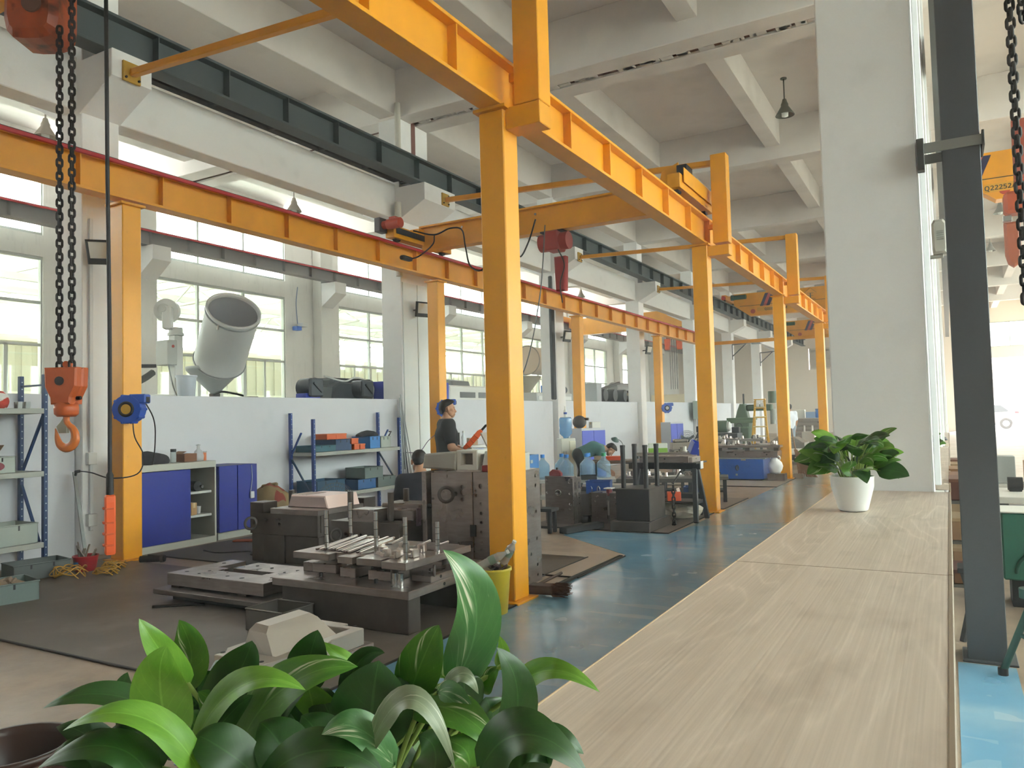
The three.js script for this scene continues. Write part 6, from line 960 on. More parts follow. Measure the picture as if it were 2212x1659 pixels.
{ const t = thing('hoist_bag', 'dull red hoist with a long chain bag in the right bay', 'hoist', [0.82, 3.28, -11.9]); part('bag', [prism([[-0.06, 0.02], [0.0, -0.03], [0.07, 0.02], [0.09, 0.14], [0.09, 0.56], [-0.09, 0.56], [-0.09, 0.14]], 0.16, 'z', 0.03)], P(0xa2583c, 0.5), t); part('hoist', [bx(-0.08, 0.3, 0.66, 0.95, -0.14, 0.14, 0.04), cyl(0.12, 0.3, 'x', 18).translate(0.2, 1.0, 0)], P(0xb0502f, 0.5), t); part('hanger', [bx(0.05, 0.2, 1.05, 1.9, -0.05, 0.05, 0.006)], P(0x9a4a34, 0.5), t); part('buckle', [bx(-0.1, 0.0, 0.57, 0.64, -0.02, 0.1, 0.004)], M.chrome, t); }
for (const [k, z] of [-11.36, -17.52, -23.62].entries()) { // pipes on the row of white columns
  solo('wall_conduit', [bx(-0.096, -0.066, 0.96, 7.0, z + 0.08, z + 0.12, 0.004), bx(-0.096, -0.076, 0.96, 7.0, z - 0.06, z - 0.03, 0.003)], P(0xe2e2e2, 0.4), ['white conduit on the second white column of the right row', 'white conduit on the third white column of the right row', 'white conduit on the fourth white column of the right row'][k], 'conduit'); }
solo('wall_conduit', [bx(-0.097, -0.062, 0.96, 7.0, -5.62, -5.58, 0.004), bx(-0.097, -0.075, 0.96, 7.0, -5.7, -5.67, 0.004)], P(0xeaeaea, 0.4), 'white conduit down the right face of the big white column', 'conduit');
{ // narrow rack of brown boxes along the back of the low wall
  const t = thing('parts_rack', 'narrow rack of brown boxes along the right side of the low wall', 'rack', [0, 0, 0]); for (const y of [0.28, 0.56, 0.82]) part('shelf', [bx(-0.03, 0.12, y, y + 0.02, -5.8, -9.4, 0.002)], P(0x54504a, 0.6), t); for (const z of [-5.8, -7.6, -9.4]) part('upright', [bx(0.09, 0.12, 0, 0.86, z - 0.015, z + 0.015, 0.002)], M.rail, t);
  const tones = [0x7d5a42, 0x8f6d50, 0x5d3a30, 0x9a7f60, 0x6d4a3a]; let k = 0;
  for (const y of [0.302, 0.582, 0.842]) for (let z = -6.0; z > -9.2; z -= 0.55) { const h = rr(0.06, 0.16), b = thing('carton', nth[(k % 6)] + ' brown box from the camera on the ' + (y < 0.5 ? 'lowest' : y < 0.7 ? 'middle' : 'top') + ' level of the narrow rack', 'box', [0.05, y, z], 0, 'boxes on the narrow rack'); part('body', [bx(-0.07, 0.07, 0, h, -0.18, 0.18, 0.004)], P(tones[k++ % 5], 0.8), b); part('lid', [bx(-0.073, 0.073, h - 0.02, h + 0.002, -0.183, 0.183, 0.002)], P(tones[(k + 1) % 5], 0.8), b); } }
{ const t = thing('folding_stand', 'black folding stand legs beside the steel column at the end of the low wall', 'stand', [0.03, 0, -5.65]); part('leg', [bar([-0.02, 0.0, 0.1], [0.08, 0.42, -0.05], 0.03)], M.dark, t); part('leg', [bar([0.1, 0.0, -0.1], [0.0, 0.42, 0.05], 0.03)], M.dark, t); part('joint', [cyl(0.025, 0.05, 'z', 10).translate(0.035, 0.22, 0)], M.dark, t); part('seat', [bx(-0.03, 0.12, 0.42, 0.45, -0.1, 0.1, 0.004)], M.dark, t); }
{ const t = thing('grinder_stand', 'green machine box on legs at the right edge', 'machine', [0.34, 0, -6.6]), g = P(0x2f6a58, 0.5); part('body', [bx(-0.05, 0.75, 0.2, 0.68, -0.4, 0, 0.01)], g, t); part('top', [bx(-0.06, 0.76, 0.68, 0.69, -0.41, 0.01, 0.002)], P(0xd7d6cf, 0.5), t); part('arch_panel', [muv(new THREE.TorusGeometry(0.17, 0.012, 8, 24, Math.PI)).translate(0.2, 0.25, 0.004)], P(0x245546, 0.5), t); for (const x of [0.0, 0.65]) part('leg', [bx(x, x + 0.12, 0, 0.2, -0.36, -0.05, 0.004)], M.dark, t); }
{ const t = thing('tripod_stand', 'dark green tripod stand leg at the lower right corner', 'stand', [0.34, 0, -4.95]), g = P(0x1f4a44, 0.45); part('leg', [bar([-0.15, 0.02, 0], [0.0, 0.42, 0], 0.036, 0.036, true)], g, t); part('leg', [bar([0.15, 0.02, 0.12], [0.0, 0.42, 0], 0.036, 0.036, true)], g, t); part('leg', [bar([0.12, 0.02, -0.14], [0.0, 0.42, 0], 0.036, 0.036, true)], g, t); part('brace', [bar([-0.07, 0.23, 0], [0.08, 0.16, 0.06], 0.025, 0.025, true)], g, t); part('foot', [cyl(0.025, 0.04, 'y', 12).translate(-0.15, 0.02, 0)], M.black, t); part('head', [cyl(0.06, 0.05, 'y', 18).translate(0, 0.45, 0)], g, t); }
partsTable('pale-topped work table in the right bay beyond the green machine', [0.9, 0, -8.4], 0, 1.15, 0.9, 0.66, 0.06, 0x54565a, 0xdcd9d2);
partsTable('far work table in the right bay carrying a grey box', [0.95, 0, -10.8], 0, 1.1, 0.8, 0.56, 0.06, 0x4c4e52, 0xb9b4ae);
pad('storage_box', 'grey lidded box on the far work table in the right bay', 'box', [0.53, 0.562, -10.65], 0, 0.2, 0.31, 0.3, P(0x8d8f8c, 0.5)); pad('storage_box', 'brown box at the right edge on the far work table', 'box', [0.85, 0.562, -10.7], 0, 0.25, 0.25, 0.3, P(0xa97a55, 0.7)); { const t = thing('bench_motor', 'small dark motor on the near work table in the right bay', 'motor', [0.5, 0.661, -8.5]); part('body', [cyl(0.06, 0.12, 'x', 16).translate(0, 0.07, 0), bx(-0.05, 0.05, 0, 0.03, -0.05, 0.05, 0.004)], M.dark, t); part('shaft', [cyl(0.015, 0.08, 'x', 10).translate(0.09, 0.07, 0)], M.chrome, t); }
// ---------- machines behind the partition ----------
{
  const w = P(0xd8d8d4, 0.5), t = thing('dryer_hopper', 'big tilted grey metal drum hopper standing open behind the partition', 'hopper', [-10.9, 2.5, -9.0]);
  const ax = V(0.98, 0.95, 0.45).normalize(), q = new THREE.Quaternion().setFromUnitVectors(V(0, 1, 0), ax), tilt = (g) => g.applyQuaternion(q);
  part('drum', [lathe([[0.33, 0], [0.41, 0.06], [0.42, 0.1], [0.42, 1.2], [0.435, 1.22], [0.435, 1.26], [0.405, 1.26], [0.395, 1.2], [0.395, 0.12], [0, 0.1]], 40)].map(tilt), std({ color: 0xd2d3d2, roughness: 0.45, metalness: 0.15 }), t);
  part('liner', [lathe([[0.39, 1.2], [0.39, 0.14], [0, 0.13]], 36)].map(tilt), std({ color: 0xd9dadd, roughness: 0.25, metalness: 0.6, side: THREE.DoubleSide }), t, 'shiny inner wall');
  for (const y of [0.1, 1.18]) part('band', [muv(new THREE.TorusGeometry(0.425, 0.014, 8, 40).rotateX(Math.PI / 2).translate(0, y, 0))].map(tilt), P(0x8f9192, 0.5, 0.3), t);
  for (const a of [0.4, 2.4, 4.4]) part('latch', [mv(cb(0.03, 0.1, 0.02, 0.004), 0.43 * Math.sin(a), 1.15, 0.43 * Math.cos(a), a)].map(tilt), M.chrome, t);
  part('hinge', [bx(-0.3, 0.0, -0.1, 0.0, -0.2, 0.1, 0.01)], P(0x6a6c6c, 0.5), t); part('window', [bx(0.3, 0.36, -0.06, 0.04, 0.1, 0.22, 0.006)], M.dark, t);
  const c = thing('hopper_cone', 'grey cone hopper on the machine below the tilted drum', 'hopper', [-11.0, 1.975, -9.0]); part('cone', [lathe([[0.06, 0.0], [0.08, 0.06], [0.46, 0.44], [0.47, 0.5], [0.45, 0.5], [0.07, 0.08]], 32)], P(0x9fa3a2, 0.5, 0.2), c); part('throat', [cyl(0.09, 0.08, 'y', 18)], M.cast, c); part('wiring', [tube([[0.1, 0.02, 0.1], [0.3, 0.06, 0.1], [0.5, 0.02, 0.0], [0.7, -0.02, 0.0]], 0.02, 20)], M.dark, c);
  const b = thing('blower', 'white snail-shaped blower on a post left of the tilted drum', 'blower', [-11.0, 3.35, -8.08]); part('scroll', [cyl(0.19, 0.16, 'x', 28).rotateY(-0.9), bx(0.02, 0.2, -0.32, 0.05, -0.07, 0.07, 0.02).rotateY(-0.9).translate(0.06, 0, 0)], w, b); part('motor', [cyl(0.09, 0.16, 'x', 20).translate(0.14, 0, 0).rotateY(-0.9), cyl(0.05, 0.06, 'x', 16).translate(0.24, 0, 0).rotateY(-0.9)], P(0xc6c6c0, 0.5), b);
  const p = thing('hopper_post', 'white square post carrying the blower', 'post', [-10.95, 1.9, -8.2]); part('post', [bx(-0.08, 0.08, 0, 1.05, -0.08, 0.08, 0.01)], w, p); part('flange', [cyl(0.13, 0.04, 'y', 20).translate(0, 1.07, 0), cyl(0.11, 0.1, 'y', 20).translate(0, 1.13, 0)], w, p); part('control_box', [bx(-0.1, 0.2, 0.55, 0.95, 0.12, 0.3, 0.01)], P(0xb7b8b3, 0.5), p); part('switch', [cyl(0.025, 0.01, 'x', 12).translate(0.2, 0.85, 0.2)], P(0xb04a40, 0.5), p); part('cable', [tube([[0.15, 0.55, 0.25], [0.2, 0.2, 0.2], [0.1, 0.05, 0.05]], 0.012, 16)], P(0x9a9c98, 0.5), p);
  const k = thing('plastic_bucket', 'translucent white plastic bucket behind the partition', 'bucket', [-10.5, 1.93, -8.05]); part('body', [lathe([[0, 0], [0.13, 0], [0.15, 0.3], [0.165, 0.31], [0.165, 0.34], [0.15, 0.34], [0.145, 0.31], [0.125, 0.02], [0, 0.02]], 28)], new THREE.MeshPhysicalMaterial({ color: 0xe3e8f0, transmission: 0.4, thickness: 0, roughness: 0.6 }), k);
  const m = thing('moulding_machine', 'pale machine bed behind the partition under the hoppers', 'machine', [-11.2, 0, -9.2]); part('bed', [bx(-0.9, 0.9, 0, 1.86, -0.3, 1.8, 0.02)], w, m); part('rail', [bx(-0.7, 0.75, 1.86, 1.93, -0.3, 1.5, 0.02)], P(0xdedfdd, 0.5), m); part('valve', [bx(0.45, 0.8, 1.86, 1.95, -0.25, -0.05, 0.02)], M.dark, m);
  const v = thing('hose_bundle', 'dark ribbed hose with a teal fitting behind the nearest left post', 'hose', [-10.0, 1.95, -6.75]); part('hose', [tube([[0, 0, 0.2], [0.05, 0.12, 0], [0.05, 0.22, -0.2], [0.0, 0.3, -0.35]], 0.05, 24, 8)], P(0x3a3a36, 0.6), v); part('fitting', [bx(-0.1, 0.1, 0.28, 0.42, -0.1, 0.12, 0.02)], P(0x3f8f80, 0.5), v); part('arm', [bar([0, 0.38, 0], [0.0, 0.4, -0.4], 0.05)], M.dark, v);
  solo('bench_block', [bx(-10.4, -9.6, 0, 1.92, -6.3, -7.2, 0.01)], P(0xcfd0cc, 0.6), 'pale cabinet under the ribbed hose behind the partition', 'cabinet');
}
{ // dark clamp unit of a moulding machine
  const d = P(0x30363c, 0.45), t = thing('moulding_machine', 'dark grey clamp unit with round cylinders and a blue block above the partition', 'machine', [-10.0, 0, -10.9]);
  part('bed', [bx(-0.9, 0.3, 0, 1.84, -1.3, 1.3, 0.01)], P(0xbcbdba, 0.5), t); part('platen', [prism([[-0.85, 1.85], [0.35, 1.85], [0.3, 2.12], [0.1, 2.22], [-0.45, 2.2], [-0.85, 2.05]], 0.5, 'x', 0.03).translate(0, 0, 0)], d, t);
  for (const z of [1.0, -0.35]) { part('cylinder', [cyl(0.17, 0.3, 'x', 24).translate(0.32, 2.08, z)], d, t); part('end_plate', [bx(0.45, 0.52, 1.92, 2.24, z - 0.16, z + 0.16, 0.03)], P(0x3c434a, 0.45), t); part('lug', [bar([0.53, 2.0, z - 0.1], [0.53, 2.16, z + 0.1], 0.03)], d, t); }
  part('yoke', [bx(-0.5, 0.1, 2.12, 2.3, -1.0, 0.2, 0.05)], P(0x2a2f35, 0.5), t); part('blue_cover', [bx(0.1, 0.45, 1.85, 2.25, -0.95, -1.28, 0.01)], P(0x3a49b4, 0.45), t, 'blue cover'); part('blue_cover', [bx(0.2, 0.45, 1.85, 1.98, 0.85, 1.2, 0.01)], P(0x2f41b0, 0.45), t, 'blue cover');
  part('pipe', [tube([[0.3, 2.3, 0.6], [0.35, 2.22, 0.1], [0.35, 2.3, -0.2], [0.45, 2.15, -0.55], [0.4, 1.9, -0.6]], 0.018, 30)], P(0xc9ccc8, 0.4), t);
}
{ const t = thing('moulding_machine', 'white machine with dark slot windows behind the head of the standing man', 'machine', [-10.6, 0, -16.2]), w = P(0xdcdcd6, 0.5); part('body', [bx(-0.8, 0.2, 0, 2.3, -1.2, 0.9, 0.03)], w, t); for (const [a, b] of [[0.45, -0.25], [-0.4, -1.0]]) part('slot_window', [bx(0.2, 0.208, 2.0, 2.14, a, b, 0.002)], P(0x4d5052, 0.3), t); part('blue_post', [bx(0.0, 0.2, 1.85, 2.35, 0.92, 1.1, 0.01)], P(0x3b48b0, 0.45), t); part('hood', [prism([[-0.6, 2.3], [0.1, 2.3], [0.05, 2.42], [-0.5, 2.5]], 0.8, 'z', 0.02).translate(0, 0, 0.2)], P(0x7a7c7c, 0.5), t); }
{ const t = thing('dryer_hopper', 'tan drum hopper over a cone right of the nearest post', 'hopper', [-11, 0, -20.8]); part('stand', [bx(-0.6, 0.6, 0, 2.2, -1.4, 1.0, 0.02)], P(0xb9bab8, 0.5), t); part('drum', [cyl(0.42, 1.3, 'z', 30).translate(0, 3.2, -0.2)], P(0xc9b49c, 0.5), t); part('band', [muv(new THREE.TorusGeometry(0.43, 0.02, 8, 36)).translate(0, 3.2, 0.44)], P(0x9a8c7c, 0.5), t); part('cone', [lathe([[0.08, 2.2], [0.45, 2.68], [0.43, 2.7], [0.05, 2.24]], 28).translate(0, 0, 0.5)], P(0xb2ab9a, 0.5), t); part('blue_box', [bx(0.1, 0.5, 2.2, 2.45, -0.2, -0.8, 0.02)], P(0x4a84d8, 0.45), t); part('motor', [cyl(0.12, 0.7, 'z', 18).translate(0.3, 2.32, -1.1)], P(0x5a6068, 0.5), t); part('rail', [bx(0.5, 0.62, 1.98, 2.1, -1.3, 0.9, 0.01)], P(0xdfe0de, 0.5), t); part('post', [bx(-0.5, -0.4, 2.2, 3.2, -0.3, -0.2, 0.01)], M.galv, t); }
{ const t = thing('moulding_machine', 'dark tangled machine with pipes between the second and third wall posts', 'machine', [-11, 0, -26.5]), d = P(0x3a3c3e, 0.5); part('bed', [bx(-0.6, 0.6, 0, 1.9, -2.2, 2.2, 0.02)], P(0x4a4c4e, 0.5), t); for (const z of [1.4, 0.5, -0.5, -1.5]) part('cylinder', [cyl(0.22, 0.9, 'x', 20).translate(0.1, 2.2, z)], d, t); part('guard', [bx(-0.5, 0.7, 2.2, 2.3, -2.2, -0.6, 0.01)], P(0xcfc9b8, 0.5), t); part('tank', [cyl(0.2, 1.6, 'z', 18).translate(0, 2.52, -1.4)], P(0x9a9896, 0.5), t); part('arm', [bar([0.3, 2.3, 2], [0.1, 2.7, -1], 0.1)], d, t); part('cabinet', [bx(0.1, 0.6, 1.9, 2.6, 1.9, 2.3, 0.01)], P(0xb0b4b8, 0.5), t); }
{ const t = thing('crate_stack', 'cream cardboard-coloured panels stacked behind the fourth wall post', 'box', [-10.2, 0, -33]); part('body', [bx(-0.8, 0.7, 0, 2.3, -2.0, 1.6, 0.01)], P(0xdccdb2, 0.8), t); part('seam', [bx(0.7, 0.706, 0.0, 2.3, -0.2, -0.18, 0)], P(0xb8a98e, 0.8), t); }
solo('cable_duct', [bx(-8.6, -8.5, 1.9, 5.0, -17.2, -17.12, 0.02), bx(-8.6, -8.52, 1.9, 4.6, -17.3, -17.24, 0.02)], P(0x3a3d40, 0.6), 'black cable bundle running down the third left column', 'cable');
solo('drain_pipe', [cyl(0.06, 1.35, 'y', 14).translate(-8.53, 4.75, -11.02), cyl(0.07, 0.06, 'y', 14).translate(-8.53, 4.95, -11.02)], P(0xcbc8bf, 0.6), 'pale open-ended drain pipe beside the second corbel', 'pipe'); solo('drain_pipe', [cyl(0.055, 1.0, 'y', 14).translate(-8.5, 6.75, -11.02)], P(0xc9c4ba, 0.6), 'stained drain pipe under the ceiling above the second corbel', 'pipe');
solo('column_cladding', [bx(-8.6, -8.592, 5.78, 7.1, -11.55, -11.67, 0)], P(0x7a5148, 0.8), 'rust-red joint strip on the double column below the ceiling beam', 'strip');
solo('column_panel', [bx(-8.6, -8.575, 0, 4.0, -11.18, -11.6, 0.004), bx(-8.6, -8.575, 0, 4.0, -11.62, -12.05, 0.004)], P(0xdfe4e3, 0.6), 'pale panels with a seam covering the double left column', 'panel');
{ const t = thing('wall_camera', 'small white camera with a blue mount on the aisle wall', 'camera', [XL + 0.1, 4.35, -16.75]); part('body', [bx(0, 0.22, 0, 0.12, -0.2, 0.0, 0.01)], P(0xd8d8d6, 0.5), t); part('mount', [bx(0, 0.2, -0.12, 0.0, 0.02, 0.22, 0.01)], P(0x3f6fd0, 0.5), t); part('wire', [tube([[0, 0.1, 0], [0, 0.7, 0.05], [0.02, 1.2, 0]], 0.015, 16)], P(0x8a9ab8, 0.5), t); }
// ---------- machines and stock at the far end ----------
{
  const b = P(0x1f55a8, 0.4), t = thing('blue_mold', 'bright blue mold base with an eyebolt on a floor sheet, behind the second post', 'mold', [-4.55, 0.011, -16.72]);
  part('body', [faceZ(0, 1.1, 0.03, 0.45, -0.012, 0.024, [0.08, 0.16, 0.24, 0.32, 0.4, 0.64, 0.72, 0.8].map((x) => [x + 0.1, 0.29, 0.012])), bx(0.002, 1.098, 0.03, 0.448, -0.024, -1.15, 0.004)], b, t); part('foot', [bx(0.02, 1.05, 0, 0.03, -0.05, -1.1, 0.002)], M.steelDark, t); part('top_plate', [bx(-0.02, 1.14, 0.452, 0.475, 0.01, -1.16, 0.004)], M.galv, t); part('notch', [bx(0.64, 0.74, 0.42, 0.45, 0.0, 0.006, 0.002)], P(0xa9a08c, 0.6), t); part('name_plate', [bx(0.05, 0.2, 0.06, 0.17, 0.001, 0.006, 0.001)], M.black, t); part('name_plate', [bx(0.06, 0.185, 0.08, 0.15, 0.006, 0.008, 0)], P(0xb7b7b0, 0.5), t); part('socket', [bx(0.52, 0.56, 0.1, 0.14, 0.001, 0.012, 0.001)], P(0xa8a38c, 0.5), t); eyebolt(t, 0.55, 0.27, 0.0, 0.4, 0.05);
  const u = thing('mold_plate', 'grey steel plate lying across the blue mold base', 'plate', [-4.6, 0.49, -16.85]); part('plate', [bx(0, 1.42, 0, 0.13, 0, -0.9, 0.004)], M.steel, u); for (const x of [0.55, 1.2]) part('hole', [cyl(0.016, 0.004, 'z', 12).translate(x, 0.06, 0)], M.dark, u);
  const v = thing('mold_plate', 'upper grey plate with small parts above the blue mold base', 'plate', [-4.55, 0.69, -17.0]); part('plate', [bx(0, 1.4, 0, 0.05, 0, -0.8, 0.004)], M.steel, v); for (const x of [0.1, 0.7, 1.3]) part('spacer', [bx(x - 0.05, x + 0.05, -0.068, 0, -0.1, -0.6, 0.004)], M.steelDark, v);
  smallParts('on the plates above the blue mold base', -4.5, -3.25, -17.7, -17.1, 0.742, 22, 'machined parts above the blue mold base', brights);
  pad('steel_block', 'grey step block beside the right end of the blue mold base', 'block', [-3.22, 0.011, -16.95], 0, 0.35, 0.14, 0.3, M.steel); const g = thing('plastic_bag', 'white carrier bag on the grey step block behind the third post', 'bag', [-3.25, 0.152, -16.95]); part('body', [(() => { const q = new THREE.SphereGeometry(0.14, 18, 14), p = q.attributes.position; for (let i = 0; i < p.count; i++) { const k = 0.85 + 0.4 * nA(p.getX(i) * 3 + 4, p.getY(i) * 3 + 4, 4, 3); p.setXYZ(i, p.getX(i) * k, Math.max(0.001, p.getY(i) * k * 1.2 + 0.15), p.getZ(i) * k * 0.8); } q.computeVertexNormals(); return muv(q); })()], P(0xe9e7e6, 0.6), g); for (const x of [-0.06, 0.06]) part('handle', [muv(new THREE.TorusGeometry(0.045, 0.012, 6, 16)).translate(x, 0.32, 0)], P(0xe9e7e6, 0.6), g);
}
{ const t = thing('straw_broom', 'brown straw broom leaning on the third inner post', 'broom', [-2.98, 0.0, -17.72]); const g = []; for (let k = 0; k < 240; k++) { const a = rnd(), w = rr(-1, 1); g.push(bar([0.02 + w * 0.03, 0.62, 0.0 + rr(-0.02, 0.02)], [0.06 + a * 0.4, 0.02 + a * a * 0.0 + rnd() * 0.12 * (1 - a), 0.05 + rr(-0.07, 0.07)], 0.005, 0.004)); } part('straw', g, P(0x8a684c, 0.85), t).userData.kind = 'stuff'; part('binding', [cyl(0.06, 0.03, 'y', 12).translate(0.06, 0.44, 0.01)], P(0xcfc8b8, 0.6), t); part('handle', [bar([0.03, 0.55, 0], [-0.05, 1.08, -0.02], 0.026, 0.026, true)], P(0x8d7050, 0.6), t); pad('floor_block', 'small brown block under the straw broom', 'block', [-2.9, 0.0, -17.6], 0, 0.2, 0.1, 0.12, P(0x8a8074, 0.7)); }
{ const y = P(0xd9a738, 0.45), t = thing('step_ladder', 'yellow wooden-coloured A-frame step ladder in front of the green machine', 'ladder', [-4.93, 0.0, -23.7]); for (const s of [-1, 1]) { part('front_rail', [bar([s * 0.27 + 0.02, 0.0, 0.35], [s * 0.13 + 0.02, 1.83, 0.0], 0.055, 0.03)], y, t); part('back_rail', [bar([s * 0.25 - 0.02, 0.0, -0.35], [s * 0.12 - 0.02, 1.8, -0.02], 0.05, 0.03)], y, t); } for (let k = 0; k < 6; k++) { const q = (k + 0.6) / 6.4; part('step', [bx(-(0.27 - 0.14 * q), 0.27 - 0.14 * q, 1.83 * q - 0.015, 1.83 * q + 0.015, -0.05, 0.05, 0.004).translate(0.02, 0, 0.35 * (1 - q))], P(0xe6d9a8, 0.5), t); part('stretcher', [bar([-0.24 + 0.12 * q, 1.8 * q, -0.35 * (1 - q)], [0.22 - 0.12 * q, 1.8 * q, -0.35 * (1 - q)], 0.03)], y, t); } part('top_step', [bx(-0.15, 0.18, 1.82, 1.85, -0.08, 0.08, 0.004)], y, t); for (const x of [-0.06, 0.06]) { const g = thing('work_glove', x < 0 ? 'left white glove hanging on the top of the yellow ladder' : 'right white glove hanging on the top of the yellow ladder', 'glove', [-4.9 + x, 1.62, -23.6]); part('palm', [bx(-0.045, 0.045, 0.0, 0.12, -0.012, 0.012, 0.008)], P(0xe4e2dd, 0.8), g); for (let k = 0; k < 4; k++) part('finger', [bx(-0.042 + k * 0.022, -0.026 + k * 0.022, 0.12, 0.2, -0.008, 0.008, 0.004)], P(0xe4e2dd, 0.8), g); } }
{ const g = P(0x4a6148, 0.5), t = thing('milling_machine', 'green milling machine left of the yellow ladder', 'machine', [-6.1, 0, -26.8]); part('base', [bx(-0.45, 0.35, 0, 0.14, -0.5, 0.5, 0.02), bx(-0.3, 0.2, 0.1, 1.15, -0.35, 0.25, 0.03)], g, t); part('head_column', [prism([[-0.3, 1.1], [0.2, 1.1], [0.12, 1.5], [0.06, 1.75], [-0.1, 1.75], [-0.2, 1.5]], 0.4, 'z', 0.03)], g, t); part('table', [bx(-0.5, 0.35, 1.1, 1.2, -0.2, 0.3, 0.01), bx(-0.55, 0.4, 1.2, 1.28, -0.16, 0.22, 0.01)], P(0x5d7656, 0.5), t); part('arm', [bx(0.1, 0.95, 1.5, 1.72, -0.14, 0.14, 0.04)], g, t); part('motor', [cyl(0.14, 0.4, 'y', 20).translate(0.95, 1.95, 0)], P(0x52604a, 0.5), t); part('quill', [cyl(0.09, 0.5, 'y', 18).translate(0.95, 1.3, 0)], P(0x8d9088, 0.5), t); part('spindle', [cyl(0.03, 0.35, 'y', 12).translate(0, 1.92, 0)], M.rail, t); part('hand_wheel', [muv(new THREE.TorusGeometry(0.1, 0.014, 8, 20)).translate(-0.1, 1.0, 0.36)], M.rail, t); part('tray', [cyl(0.36, 0.05, 'y', 24).translate(0, 0.95, 0.1)], P(0x5d7656, 0.5), t); }
{ const g = P(0x566a58, 0.5), t = thing('pump_motor', 'round green pump motor on a stand right of the second post', 'motor', [-5.55, 0, -21.6]); part('stand', [bx(-0.3, 0.5, 0, 0.9, -0.3, 0.3, 0.01)], P(0x3a3c3e, 0.6), t); part('body', [cyl(0.17, 0.34, 'x', 22).translate(0, 1.08, 0)], g, t); part('cap', [cyl(0.13, 0.06, 'x', 20).translate(0.2, 1.08, 0)], P(0xc9cbc6, 0.5), t); part('vise', [bx(0.3, 0.5, 0.9, 1.06, -0.1, 0.1, 0.01)], M.dark, t); }
partsTable('table of jigs in front of the green milling machine', [-4.9, 0, -20.2], 0.2, 1.5, 0.7, 0.78, 0.06, 0x5a5c5e, 0x8a8580); smallParts('on the table before the green milling machine', -5.5, -4.3, -20.4, -20.0, 0.782, 18, 'jig parts before the milling machine', brights);
{ const t = thing('mold_stack', 'stack of pale ribbed steel mold plates far back right of the third post', 'mold', [-4.5, 0, -29.5]); for (let k = 0; k < 5; k++) part('plate', [bx(-0.5 + 0.02 * (k % 2), 0.55, 0.5 + k * 0.14, 0.5 + k * 0.14 + 0.125, -0.4, 0.4, 0.01)], P(0x9a9188, 0.5, 0.4), t); part('base', [bx(-0.55, 0.6, 0, 0.49, -0.45, 0.45, 0.01)], P(0x6a655f, 0.5, 0.4), t); for (const [x, y] of [[-0.4, 1.05], [0.45, 1.05], [-0.4, 0.78], [0.45, 0.78]]) part('hole', [cyl(0.025, 0.006, 'z', 10).translate(x, y, 0.402)], M.dark, t);
  pad('storage_box', 'pale blue box on top of the far ribbed plates', 'box', [-4.35, 1.2, -29.5], 0, 0.3, 0.22, 0.3, P(0x8fa8c8, 0.5)); { const d = thing('drum', 'blue drum on top of the far ribbed plates', 'drum', [-4.08, 1.2, -29.5]); part('body', [cyl(0.11, 0.3, 'y', 18).translate(0, 0.15, 0)], P(0x2a78c8, 0.4), d); part('lid', [cyl(0.115, 0.03, 'y', 18).translate(0, 0.31, 0)], P(0x2468b0, 0.4), d); } pad('storage_box', 'white box with holes behind the far ribbed plates', 'box', [-4.75, 1.2, -29.7], 0, 0.36, 0.3, 0.3, P(0xe0ddd2, 0.6)); }
{ const t = thing('mold_block', 'domed grey mold half on black pillars right of the straw broom', 'mold', [-3.95, 0, -22.5]); part('base', [bx(-0.5, 0.5, 0, 0.12, -0.4, 0.4, 0.008)], M.steel, t); for (const x of [-0.4, -0.1, 0.2, 0.4]) part('pillar', [bx(x - 0.06, x + 0.06, 0.12, 0.42, 0.1, 0.35, 0.004)], x === -0.1 ? M.steelLight : M.dark, t); part('plate', [bx(-0.5, 0.5, 0.42, 0.6, -0.4, 0.4, 0.01)], P(0x8f8981, 0.45, 0.5), t); part('dome', [prism([[-0.45, 0.6], [0.45, 0.6], [0.25, 0.74], [-0.25, 0.74]], 0.7, 'z', 0.02)], P(0x9a948b, 0.45, 0.5), t); part('hole', [cyl(0.03, 0.006, 'z', 12).translate(0.05, 0.5, 0.402)], M.dark, t); }
partsTable('pale low table with a white part right of the straw broom', [-3.5, 0, -20.5], 0.1, 0.8, 0.6, 0.42, 0.05, 0x8d8a86, 0xd0cbc4); pad('machined_block', 'white machined part on the pale low table', 'part', [-3.4, 0.421, -20.4], 0.3, 0.5, 0.09, 0.26, P(0xdad6d0, 0.5, 0.2)); { const t = thing('fixture', 'white upright fixture with two pins far right of the third post', 'fixture', [-3.6, 0, -23.9]); part('body', [bx(-0.18, 0.18, 0, 0.85, -0.15, 0.15, 0.02)], P(0xd8d4cc, 0.5), t); part('opening', [bx(-0.08, 0.1, 0.2, 0.45, 0.15, 0.153, 0.002)], M.dark, t); for (const x of [-0.12, 0.1]) part('pin', [cyl(0.025, 0.2, 'y', 10).translate(x, 0.93, 0)], M.white, t); }
for (const [k, z] of [[0, -35.9], [1, -41.95]]) { const t = thing('wall_bracket', k ? 'dark triangular lamp bracket on the seventh left column' : 'dark triangular lamp bracket on the sixth left column', 'bracket', [-8.6, 3.9, z], 0, 'lamp brackets on far columns'); part('arm', [bar([0, 0.7, 0], [1.0, 0.75, 0], 0.05), bar([0, 0.7, 0], [0, 0, 0], 0.06), bar([0, 0.15, 0], [0.65, 0.72, 0], 0.045)], P(0x55565a, 0.5), t); part('lamp', [bx(0.9, 1.3, 0.66, 0.72, -0.12, 0.12, 0.01)], P(0x8a8c8e, 0.5), t); }
